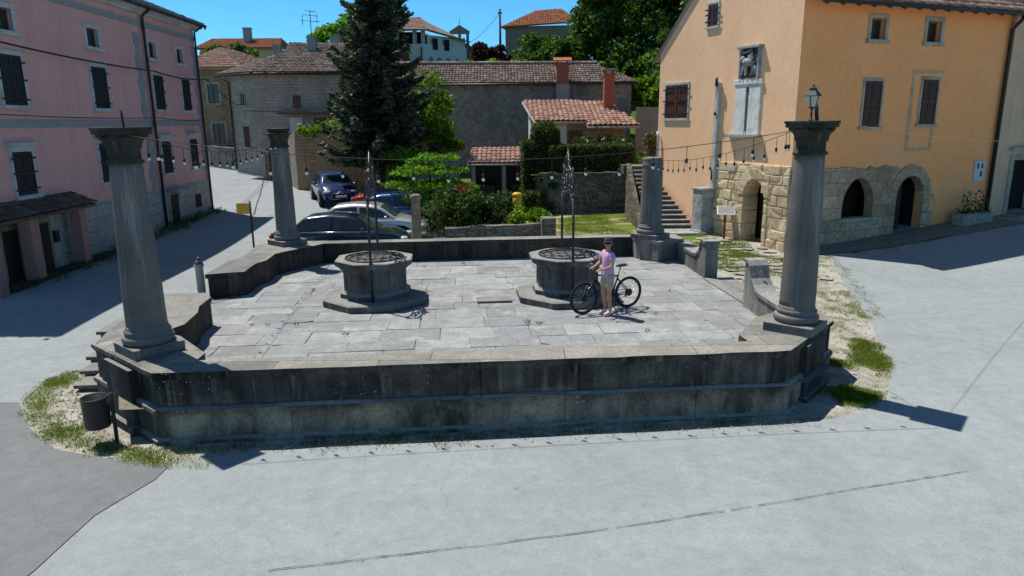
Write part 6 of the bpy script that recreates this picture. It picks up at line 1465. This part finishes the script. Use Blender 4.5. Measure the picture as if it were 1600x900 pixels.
# ================================================================ parked cars
def lerp_tab(tab, x):
    if x <= tab[0][0]: return tab[0][1]
    for (a, b), (c, d) in zip(tab, tab[1:]):
        if x <= c:
            f = (x-a)/(c-a); f = f*f*(3-2*f)*.5 + f*.5; return b + (d-b)*f
    return tab[-1][1]
def make_car(label, loc, rz, paint_mat, L=4.65, W=1.82, H=1.45, style='sedan', extras=False):
    t = thing('parked_car', label, 'car', loc, rz, 'cars parked behind the terrace'); pm = MAT[paint_mat]; w = W/2
    if style == 'sedan': roof = [(-1.75,.93),(-1.05,H-.06),(-.35,H),(.3,H-.04),(.55,H-.10),(1.28,.95)]; top = [(-L/2,.66),(-L/2+.06,.86),(-1.75,.95),(1.2,.95),(1.75,.86),(L/2-.2,.70),(L/2-.03,.55),(L/2,.5)]
    else: roof = [(-L/2+.16,.98),(-L/2+.6,H-.08),(-.6,H),(.2,H-.03),(.5,H-.10),(1.22,.98)]; top = [(-L/2,.7),(-L/2+.06,.95),(-1.5,.98),(1.15,.98),(1.65,.90),(L/2-.2,.74),(L/2-.03,.6),(L/2,.52)]
    wid = [(-L/2,.72*w),(-L/2+.18,.9*w),(-L/2+.7,.985*w),(0,w),(L/2-.9,.985*w),(L/2-.25,.88*w),(L/2-.06,.72*w),(L/2,.6*w)]
    zb = [(-L/2,.38),(-L/2+.2,.24),(0,.2),(L/2-.25,.22),(L/2,.3)]
    mb = MB(); rings = []; n = 46
    for k in range(n+1):
        x = -L/2 + L*k/n; z1 = lerp_tab(top, x); ww = lerp_tab(wid, x); z0 = lerp_tab(zb, x); half = [(0,z0),(.8*ww,z0),(.95*ww,z0+.08),(ww,z0+(z1-z0)*.45),(.995*ww,z0+(z1-z0)*.78),(.96*ww,z1-.045),(.86*ww,z1-.005),(.5*ww,z1+.018),(0,z1+.025)]
        rings.append([mb.pt((x,-y,z)) for y, z in half] + [mb.pt((x,y,z)) for y, z in half[::-1][1:-1]])
    m = len(rings[0])
    for a, b in zip(rings, rings[1:]):
        for j in range(m): mb.face((a[j], a[(j+1) % m], b[(j+1) % m], b[j]), smooth=True)
    mb.face(rings[0][::-1]); mb.face(rings[-1]); body = mb.build('body', pm, t, local=True)
    x0, x1 = roof[0][0], roof[-1][0]; base = .93 if style == 'sedan' else .95; rm = max(z for x, z in roof); wb, wr = .9*w, .66*w
    def zr(x): return lerp_tab(roof, x)
    def half_w(z): return wb - (wb-wr)*max(0, (z-base))/(rm-base)
    def S(x, tt, off=0.0):
        z = zr(x)
        if tt <= .5:
            q = tt/.5; zz_ = base + (z-.03-base)*q; return (half_w(zz_)+off, zz_)
        q = (tt-.5)/.5; return (half_w(z)*(1-q)*1.0 - (.02 if q == 0 else 0), z + .03*math.sin(q*PI/2) + off)
    mb = MB(); rings = []
    for k in range(37):
        x = x0+(x1-x0)*k/36; h_ = [S(x, j/10) for j in range(11)]; rings.append([mb.pt((x,-y,z)) for y, z in h_] + [mb.pt((x,y,z)) for y, z in h_[::-1][1:]])
    for a, b in zip(rings, rings[1:]):
        for j in range(len(a)-1): mb.face((a[j], a[j+1], b[j+1], b[j]), smooth=True)
    mb.build('roof', pm, t, local=True)
    # glass set just outside the shell
    xa, xb = roof[1][0], roof[-2][0]
    for nm, (a, b) in (('windscreen', (xb+.05, x1-.1)), ('rear_window', (x0+.08, xa-.04))):
        mb = MB(); R = []
        for k in range(9):
            x = a+(b-a)*k/8; row = []
            for j in range(-8, 9): q = 1-abs(j)/8*.86; y, z = S(x, .5+.5*q); row.append(mb.pt((x + (.004 if nm == 'windscreen' else -.004), math.copysign(y, j), z+.012)))
            R.append(row)
        for p, q in zip(R, R[1:]):
            for j in range(16): mb.face((p[j], p[j+1], q[j+1], q[j]), smooth=True)
        mb.build(nm, MAT['car_glass'], t, local=True)
    for s in (-1, 1):
        for a, b in ((x0+.42, -.26), (-.16, x1-.32)):
            mb = MB(); R = []
            for k in range(11):
                x = a+(b-a)*k/10; lo = base+.05; hi = max(lo+.02, zr(x)-.10); R.append([mb.pt((x, s*(half_w(z)+.014), z)) for z in (lo, (lo+hi)/2, hi)])
            for p, q in zip(R, R[1:]):
                for j in range(2): mb.face((p[j], p[j+1], q[j+1], q[j]), smooth=True)
            mb.build('side_window', MAT['car_glass'], t, local=True)
        mb = MB(); mb.tube([(x0+.35,s*(w*.985),.93),(x1-.1,s*(w*.99),.93)], .014, 5); mb.build('trim_strip', MAT['chrome'], t, local=True)
        mb = MB(); mb.ball((x1-.42, s*(w+.1), 1.0), .1, 10, 7, sx=.6, sy=1, sz=.75); mb.build('mirror', pm, t, local=True)
        for x in (-.75, .15):
            mb = MB(); mb.box(x-.09,x+.09,s*w*.985,s*(w+.025),.80,.83); mb.build('handle', pm, t, local=True)
        for x in (-L/2+.85, L/2-.9):
            mb = MB(); mb.tube([(x, s*(w-.2), .32), (x, s*(w+.012), .32)], .38, 24); mb.build('wheel_arch', MAT['dark_void'], t, local=True)
            mb = MB()
            pr = [(.2,-.1),(.29,-.11),(.325,-.07),(.325,.07),(.29,.11),(.2,.1)]
            R = [[mb.pt((x+r*math.cos(2*PI*k/26), s*(w-.07)+y, .325+r*math.sin(2*PI*k/26))) for k in range(26)] for r, y in pr]
            for a_, b_ in zip(R, R[1:]):
                for k in range(26): mb.face((a_[k], a_[(k+1) % 26], b_[(k+1) % 26], b_[k]), smooth=True)
            wl = mb.build('wheel', MAT['rubber'], t, local=True)
            mb = MB(); yo = s*(w+.02)
            for k in range(5):
                a_ = 2*PI*k/5; mb.tube([(x, yo, .325), (x+.2*math.cos(a_), yo, .325+.2*math.sin(a_))], .035, 5)
            mb.tube([(x+.205*math.cos(2*PI*k/24), yo, .325+.205*math.sin(2*PI*k/24)) for k in range(25)], .02, 5, cap=False); mb.build('rim', MAT['chrome'], wl, local=True)
        mb = MB(); mb.ball((L/2-.2, s*w*.68, .66), .17, 12, 8, sx=.9, sy=1.15, sz=.42); mb.build('headlight', MAT['head_lamp'], t, local=True)
        mb = MB(); mb.ball((-L/2+.09, s*w*.70, .78), .16, 12, 8, sx=.5, sy=1.1, sz=.6); mb.build('tail_light', MAT['tail_lamp'], t, local=True)
    if True:
        mb = MB(); mb.box(L/2-.05, L/2+.012, -.42, .42, .34, .58); gr = mb.build('grille', MAT['dark_void'], t, local=True, bevel=.02)
        mb = MB(); mb.box(L/2+.014, L/2+.024, -.26, .26, .40, .51); mb.build('number_plate', MAT['white_plastic'], t, local=True)
        mb = MB(); mb.box(-L/2-.02, -L/2-.008, -.26, .26, .56, .67); mb.build('number_plate', MAT['white_plastic'], t, local=True)
        if extras:
            mb = MB(); 
            for k in range(4): c = -.09+.06*k; mb.tube([(L/2+.0, c+.042*math.cos(2*PI*j/16), .615+.042*math.sin(2*PI*j/16)) for j in range(17)], .007, 5, cap=False)
            mb.build('ring_badge', MAT['chrome'], t, local=True)
            mb = MB(); mb.tube([(L/2+.01,-.44,.33),(L/2+.01,.44,.33),(L/2+.01,.44,.59),(L/2+.01,-.44,.59),(L/2+.01,-.44,.33)], .012, 5); mb.build('grille_frame', MAT['chrome'], t, local=True)
            for s in (-1, 1):
                mb = MB(); mb.box(L/2-.14, L/2-.05, s*.5, s*.74, .3, .42); mb.build('air_intake', MAT['dark_void'], t, local=True)
    return t
def hz(x, y): return (x, y, h(x, y)+.02)
make_car('black saloon car nearest the back parapet of the terrace', hz(-5.85,24.3), .02, 'car_black', 4.75, 1.84, 1.46)
make_car('silver saloon car parked just beyond the black one', hz(-5.5,26.9), .0, 'car_silver', 4.6, 1.8, 1.47)
make_car('bright blue car mostly hidden behind the silver one', hz(-5.1,29.6), PI, 'car_blue', 4.5, 1.8, 1.46)
make_car('red car in the tree shade, only its roof and bonnet showing', hz(-5.0,32.3), .0, 'car_red', 4.4, 1.75, 1.45)
make_car('dark navy hatchback facing the camera at the end of the parking area', hz(-8.85,35.3), math.radians(-67), 'car_navy', 4.3, 1.8, 1.46, 'hatch', True)

# ================================================================ bicycle
BR = Vector((2.57, 15.13, 0)); bd = Vector((-.887, -.462, 0)).normalized(); BA = math.atan2(bd.y, bd.x)
bk = thing('bicycle', 'black trail bicycle held upright beside the person in the pink shirt', 'bicycle', (BR.x, BR.y, 0.006), BA)
def wheel(x, R, name):
    o = thing_part(name, bk); o.location = (x, 0, R)
    mb = MB(); mb.tube([((R-.025)*math.cos(2*PI*k/40), 0, (R-.025)*math.sin(2*PI*k/40)) for k in range(41)], .027, 8, cap=False); mb.build('tyre', MAT['rubber'], o, local=True)
    mb = MB(); mb.tube([((R-.055)*math.cos(2*PI*k/40), 0, (R-.055)*math.sin(2*PI*k/40)) for k in range(41)], .013, 6, cap=False); mb.build('rim', MAT['black_paint'], o, local=True)
    mb = MB()
    for k in range(24):
        a = 2*PI*k/24; mb.tube([(.02*math.cos(a+.8*(-1)**k), .025*(-1)**k, .02*math.sin(a+.8*(-1)**k)), ((R-.06)*math.cos(a), 0, (R-.06)*math.sin(a))], .0022, 4)
    mb.build('spokes', MAT['chrome'], o, local=True)
    mb = MB(); mb.tube([(0,-.05,0),(0,.05,0)], .022, 10); mb.tube([(0,.035,0),(0,.038,0)], .085, 20); mb.build('hub', MAT['iron'], o, local=True)
    return o
RW, WB = .355, 1.17
wheel(0, RW, 'rear_wheel'); wheel(WB, RW, 'front_wheel')
BBx, BBz = .45, .31; ST = (.27, .80); HT0, HT1 = (.885, .70), (.845, .86)
mb = MB(); 
mb.tube([(BBx,0,BBz),(ST[0],0,ST[1])], .018, 8); mb.tube([(BBx,0,BBz),(HT0[0]-.01,0,HT0[1]+.02)], .026, 8); mb.tube([(ST[0]+.02,0,ST[1]-.05),(HT1[0],0,HT1[1]-.03)], .021, 8)
mb.tube([(HT0[0],0,HT0[1]),(HT1[0],0,HT1[1])], .026, 8)
for s in (-1, 1): mb.tube([(0,s*.06,RW),(.25,s*.045,.33),(BBx,s*.03,BBz)], .012, 6); mb.tube([(0,s*.06,RW),(ST[0]+.03,s*.025,ST[1]-.1)], .010, 6)
mb.build('frame', MAT['black_paint'], bk, local=True)
mb = MB()
for s in (-1, 1): mb.tube([(WB,s*.06,RW),(1.0,s*.06,.66)], .016, 8)
mb.tube([(1.0,-.06,.66),(1.0,.06,.66)], .018, 8); mb.tube([(1.0,0,.66),(HT0[0],0,HT0[1]-.02)], .02, 8); mb.build('fork', MAT['iron'], bk, local=True)
mb = MB(); mb.tube([(HT1[0],0,HT1[1]),(HT1[0]-.02,0,.97),(HT1[0]+.05,0,1.0)], .017, 8); mb.build('stem', MAT['black_paint'], bk, local=True)
mb = MB(); mb.tube([(.84,-.33,1.0),(.88,-.18,1.01),(.895,0,1.0),(.88,.18,1.01),(.84,.33,1.0)], .013, 8); hb = mb.build('handlebar', MAT['black_paint'], bk, local=True)
for s in (-1, 1): mb = MB(); mb.tube([(.852,s*.22,1.006),(.84,s*.335,1.0)], .018, 8); mb.build('grip', MAT['rubber'], hb, local=True); mb = MB(); mb.tube([(.875,s*.2,1.0),(.93,s*.24,.985),(.93,s*.3,.98)], .006, 5); mb.build('brake_lever', MAT['chrome'], hb, local=True)
mb = MB(); mb.obox((.95,-.03,1.05), (.03,.08,.10), Matrix.Rotation(.5, 3, 'Y')); mb.build('phone_mount', simple('blue_gadget', (.08,.30,.45), .3), bk, local=True, bevel=.008)
mb = MB(); mb.tube([(ST[0],0,ST[1]),(.22,0,.96)], .015, 8); mb.build('seat_post', MAT['chrome'], bk, local=True)
mb = MB(); mb.grid(lambda a, b: (.08+.28*a, (b-.5)*(.15*(1-a)**1.2+.045), .985+.02*math.cos((b-.5)*PI)+.012*math.sin(a*PI*1.0)-.015*a), 10, 6); mb.grid(lambda a, b: (.08+.28*a, (b-.5)*(.15*(1-a)**1.2+.045), .965+.0*a-.012*a), 10, 6, flip=True); mb.build('saddle', MAT['rubber'], bk, local=True)
mb = MB(); mb.tube([(BBx,-.05,BBz),(BBx,-.055,BBz)], .1, 24); mb.tube([(0,-.045,RW),(0,-.02,RW)], .06, 18); mb.build('chainring', MAT['iron'], bk, local=True)
for s in (-1, 1): mb = MB(); mb.tube([(BBx,s*.08,BBz),(BBx+s*.13,s*.09,BBz-s*.11)], .011, 6); mb.box(BBx+s*.13-.05,BBx+s*.13+.05,s*.09,s*.19,BBz-s*.11-.012,BBz-s*.11+.012); mb.build('crank', MAT['iron'], bk, local=True)
mb = MB(); mb.tube([(BBx,-.05,BBz+.1),(0,-.035,RW+.06)], .006, 4); mb.tube([(BBx,-.05,BBz-.1),(.02,-.035,RW-.09),(0,-.035,RW-.06)], .006, 4); mb.tube([(.02,-.05,RW-.02),(.03,-.05,RW-.12)], .02, 6); mb.build('chain', MAT['iron'], bk, local=True)

# ================================================================ person
simple('skin', (.50, .27, .18), .55, var=.08, sc=8, bump=.05); simple('shirt_pink', (.62, .36, .58), .85, var=.12, sc=7, bump=.3); simple('shorts_beige', (.42, .36, .28), .85, var=.12, sc=9, bump=.3)
simple('cap_navy', (.03, .035, .06), .8, var=.2); simple('shoe_white', (.68, .62, .66), .6, var=.12, sc=20); simple('shoe_pink', (.62, .18, .34), .6, var=.12); simple('hair_brown', (.10, .055, .03), .6, var=.3, sc=30); simple('lens_black', (.006, .006, .007), .1, var=.0); simple('lip', (.42, .14, .12), .5, var=.05)
def skin_mesh(name, chains, mat, parent, sub=2, root=0):
    """chains: list of [(x,y,z,r[,r2])...]; points repeated within 1 mm are shared"""
    V = []; E = []; Rr = []; idx = {}
    for c in chains:
        prev = None
        for p in c:
            k = tuple(round(x, 3) for x in p[:3])
            if k not in idx: idx[k] = len(V); V.append(p[:3]); Rr.append((p[3], p[4] if len(p) > 4 else p[3]))
            if prev is not None: E.append((prev, idx[k]))
            prev = idx[k]
    me = bpy.data.meshes.new(name); me.from_pydata(V, E, [])
    o = bpy.data.objects.new(name, me); COL.objects.link(o)
    m = o.modifiers.new('skin', 'SKIN'); m.use_smooth_shade = True; m.branch_smoothing = .3
    if not me.skin_vertices:
        bm = bmesh.new(); bm.from_mesh(me); bm.verts.layers.skin.verify(); bm.to_mesh(me); bm.free()
    for k, sv in enumerate(me.skin_vertices[0].data): sv.radius = Rr[k]; sv.use_root = (k == root)
    s = o.modifiers.new('sub', 'SUBSURF'); s.levels = sub; s.render_levels = sub
    dg = bpy.context.evaluated_depsgraph_get(); dg.update(); me2 = bpy.data.meshes.new_from_object(o.evaluated_get(dg))
    o.modifiers.clear(); o.data = me2; me2.name = name; me2.materials.clear(); me2.materials.append(mat)
    me2.polygons.foreach_set('use_smooth', [True]*len(me2.polygons)); bpy.data.meshes.remove(me); o.parent = parent; return o
PX, PY = 2.03, 14.56
pr = thing('person', 'person in pink t-shirt, beige shorts, cap and sunglasses holding the bicycle', 'person', (PX, PY, .004), BA)
FD = Vector((.62, .785, 0)); FS = Vector((-FD.y, FD.x, 0))       # where the face looks
hc = Vector((.015, .01, 1.55))
def HP(f, s, z): p = hc + FD*f + FS*s; return (p.x, p.y, hc.z+z)
hip = (0, 0, .90, .10, .10)
body = [[hip, (0,0,1.02,.095,.085), (0,0,1.18,.115,.09), (0,0,1.32,.12,.085), (.0,0,1.405,.055), (.008,.004,1.455,.046), (*HP(.0,0,-.035), .072), (*HP(.0,0,.02), .085), (*HP(-.005,0,.075), .072)]]
body.append([(*HP(.0,0,-.035), .072), (*HP(.045,0,-.07), .038)])            # chin
body.append([(*HP(.0,0,.02), .085), (*HP(.095,0,-.005), .014)])             # nose
for s in (-1, 1): body.append([(*HP(.0,0,.02), .085), (*HP(-.005,s*.088,.0), .016)])   # ears
arms = {1: [(.0,.145,1.345,.052), (.03,.205,1.21,.042), (.055,.225,1.10,.037), (.16,.19,1.055,.033), (.265,.15,1.03,.024)], -1: [(.0,-.145,1.345,.052), (.04,-.2,1.22,.042), (.06,-.215,1.12,.037), (.17,-.17,1.075,.033), (.275,-.115,1.05,.024)]}
for s in (1, -1): body.append([(0,0,1.32,.12,.085)] + arms[s])
legs = {1: [(.0,.085,.84,.092), (.015,.095,.66,.075), (.03,.10,.49,.054), (.015,.10,.34,.056), (-.01,.10,.12,.035), (.0,.10,.07,.035), (.09,.11,.045,.032)], -1: [(.0,-.085,.84,.092), (.03,-.085,.66,.075), (.05,-.085,.49,.054), (.02,-.09,.34,.056), (-.03,-.095,.12,.035), (-.02,-.095,.07,.035), (.07,-.09,.045,.032)]}
for s in (1, -1): body.append([hip] + legs[s])
for s in (1, -1):
    wx, wy, wz, _ = arms[s][-1]; palm = (wx+.055, wy-.02*s, wz-.008, .024, .018); body.append([arms[s][-1], palm])
    for k, (dy, ln) in enumerate(((.024,.036),(.008,.042),(-.008,.039),(-.024,.03))):
        b = (palm[0]+.022, palm[1]+dy, palm[2]+.004, .009); k1 = (b[0]+ln*.8, b[1], b[2]-.004, .0088); k2 = (k1[0]+ln*.25, k1[1], k1[2]-ln*.55, .0082); k3 = (k2[0]-ln*.4, k2[1], k2[2]-ln*.3, .007); body.append([palm, b, k1, k2, k3])
    th = (palm[0]-.01, palm[1]-.03*s, palm[2]-.005, .010); body.append([palm, th, (th[0]+.035, th[1]-.012*s, th[2]-.018, .009), (th[0]+.055, th[1]-.002*s, th[2]-.034, .0075)])
skin_mesh('body', body, MAT['skin'], pr)
sh_ = [[(0,0,.83,.150,.150), (0,0,.90,.150,.148), (0,0,1.02,.138,.130), (0,0,1.18,.146,.108), (0,0,1.32,.138,.102), (0,0,1.385,.075,.062)]]
for s in (1, -1): sh_.append([(0,0,1.32,.138,.102), (.0,.15*s,1.345,.070), (.024,.196*s,1.235,.064), (.03,.204*s,1.205,.063)])
skin_mesh('tshirt', sh_, MAT['shirt_pink'], pr)
so_ = [[(0,0,.98,.125,.115), (0,0,.88,.138,.13)]]
for s in (1, -1): so_.append([(0,0,.88,.138,.13), (.002,.088*s,.80,.106), (.012,.092*s,.66,.098), (.016,.094*s,.585,.096)])
skin_mesh('shorts', so_, MAT['shorts_beige'], pr)
for s in (1, -1):
    a = legs[s][-2]; f_ = legs[s][-1]; skin_mesh('shoe', [[(a[0]-.035,a[1],.052,.045), (a[0]+.02,a[1],.062,.05), (f_[0]+.01,f_[1],.048,.043), (f_[0]+.075,f_[1]+.005*s,.04,.034)]], MAT['shoe_white'], pr)
    mb = MB(); mb.prism([(a[0]-.07,a[1]-.03),(f_[0]+.07,f_[1]-.036),(f_[0]+.102,f_[1]),(f_[0]+.07,f_[1]+.036),(a[0]-.07,a[1]+.03)], 0, .02); mb.build('sole', MAT['shoe_pink'], [c for c in pr.children if c.name.startswith('shoe')][-1], local=True, bevel=.008)
def hgrid(fn, nu, nv, name, mat, par):
    mb = MB(); mb.grid(lambda a, b: HP(*fn(a, b)), nu, nv); o = mb.build(name, mat, par, local=True); sd = o.modifiers.new('thick', 'SOLIDIFY'); sd.thickness = .006; return o
cap_ = hgrid(lambda a, b: (.098*math.cos(a*2*PI)*math.cos(b*PI/2)*1.05-.004, .092*math.sin(a*2*PI)*math.cos(b*PI/2)*1.05, .060+.078*math.sin(b*PI/2)), 24, 8, 'cap', MAT['cap_navy'], pr)
hgrid(lambda a, b: (.075+.095*b*math.cos((a-.5)*2.2)+.012, (.092*math.sin((a-.5)*2.6))*(1-.1*b), .066-.004*b-.014*(a-.5)**2*4*b), 14, 4, 'peak', MAT['cap_navy'], cap_)
sg = hgrid(lambda a, b: (.098*math.cos((a-.5)*1.9), .098*math.sin((a-.5)*1.9), .034-.052*b*(.55+.45*abs(math.cos((a-.5)*PI*1.0)))), 16, 3, 'sunglasses', MAT['lens_black'], pr)
for s in (-1, 1): mb = MB(); mb.tube([HP(.055,s*.079,.03), HP(-.01,s*.094,.022)], .004, 5); mb.build('temple_arm', MAT['lens_black'], sg, local=True)
hgrid(lambda a, b: (-.012-.092*math.sin(.15+a*(PI-.3)), .097*math.cos(.15+a*(PI-.3)), .07-.14*b), 16, 5, 'hair', MAT['hair_brown'], pr)
mb = MB(); mb.tube([HP(.083,-.022,-.052), HP(.092,0,-.05), HP(.083,.022,-.052)], [.004,.008,.004], 6); mb.build('mouth', MAT['lip'], pr, local=True)
# small sleeping dog-like post remnant is absent; a little road stub on the right
sx_, sy_ = 10.55, 20.35

# ================================================================ light, sky, camera
SUN = Vector((-.39, .325, 1.0)).normalized(); el = math.asin(SUN.z)
w = bpy.data.worlds.new('World'); scene.world = w; w.use_nodes = True; nt = w.node_tree; bgn = nt.nodes['Background']
sky = nt.nodes.new('ShaderNodeTexSky'); sky.sky_type = 'NISHITA'; sky.sun_disc = False; sky.sun_elevation = el; sky.sun_rotation = math.atan2(SUN.x, SUN.y); sky.altitude = 300; sky.air_density = 1.0; sky.dust_density = .25; sky.ozone_density = 3.0
hs = nt.nodes.new('ShaderNodeHueSaturation'); hs.inputs['Saturation'].default_value = 1.05; hs.inputs['Hue'].default_value = .492
tc = nt.nodes.new('ShaderNodeTexCoord'); sp = nt.nodes.new('ShaderNodeSeparateXYZ'); cr = nt.nodes.new('ShaderNodeValToRGB'); mu = nt.nodes.new('ShaderNodeMix'); mu.data_type = 'RGBA'; mu.blend_type = 'MULTIPLY'; mu.inputs[0].default_value = 1.0
nt.links.new(tc.outputs['Generated'], sp.inputs[0]); nt.links.new(sp.outputs[2], cr.inputs[0])      # deeper, clearer blue low over the horizon
e = cr.color_ramp.elements; e[0].position = 0.0; e[0].color = (.72, 1.72, 2.3, 1); e[1].position = .6; e[1].color = (1, 1, 1, 1); k_ = e.new(.27); k_.color = (.66, 1.62, 2.25, 1); k2_ = e.new(.42); k2_.color = (.8, 1.15, 1.4, 1)
nt.links.new(sky.outputs[0], hs.inputs['Color']); nt.links.new(hs.outputs[0], mu.inputs[6]); nt.links.new(cr.outputs[0], mu.inputs[7]); nt.links.new(mu.outputs[2], bgn.inputs[0]); bgn.inputs[1].default_value = .065
sl = bpy.data.lights.new('sun', 'SUN'); sl.energy = 5.0; sl.angle = math.radians(.53); sl.color = (1.0, .94, .83)
so = bpy.data.objects.new('sun', sl); COL.objects.link(so); so.rotation_euler = SUN.to_track_quat('Z', 'Y').to_euler(); so.location = (0, 0, 40)
cam = bpy.data.cameras.new('camera'); co_ = bpy.data.objects.new('camera', cam); COL.objects.link(co_); scene.camera = co_
cam.sensor_width = 36; cam.lens = 36*1100/1600; cam.clip_end = 3000; cam.clip_start = .1
co_.location = (0, 0, 4.05)
th, ro = math.radians(13.3), -.009
F_ = Vector((0, math.cos(th), -math.sin(th))); Rt = Vector((1, 0, 0)); Up = Rt.cross(F_)
Rt2 = Rt*math.cos(ro) + Up*math.sin(ro); Up2 = Up*math.cos(ro) - Rt*math.sin(ro)
co_.matrix_world = Matrix(((Rt2.x, Up2.x, -F_.x, 0), (Rt2.y, Up2.y, -F_.y, 0), (Rt2.z, Up2.z, -F_.z, 4.05), (0, 0, 0, 1)))
scene.view_settings.view_transform = 'Standard'; scene.view_settings.look = 'None'; scene.view_settings.exposure = 0; scene.view_settings.gamma = 1
scene.cycles.max_bounces = 6; scene.cycles.transparent_max_bounces = 4; scene.cycles.sample_clamp_indirect = 6
scene.cycles.use_denoising = True
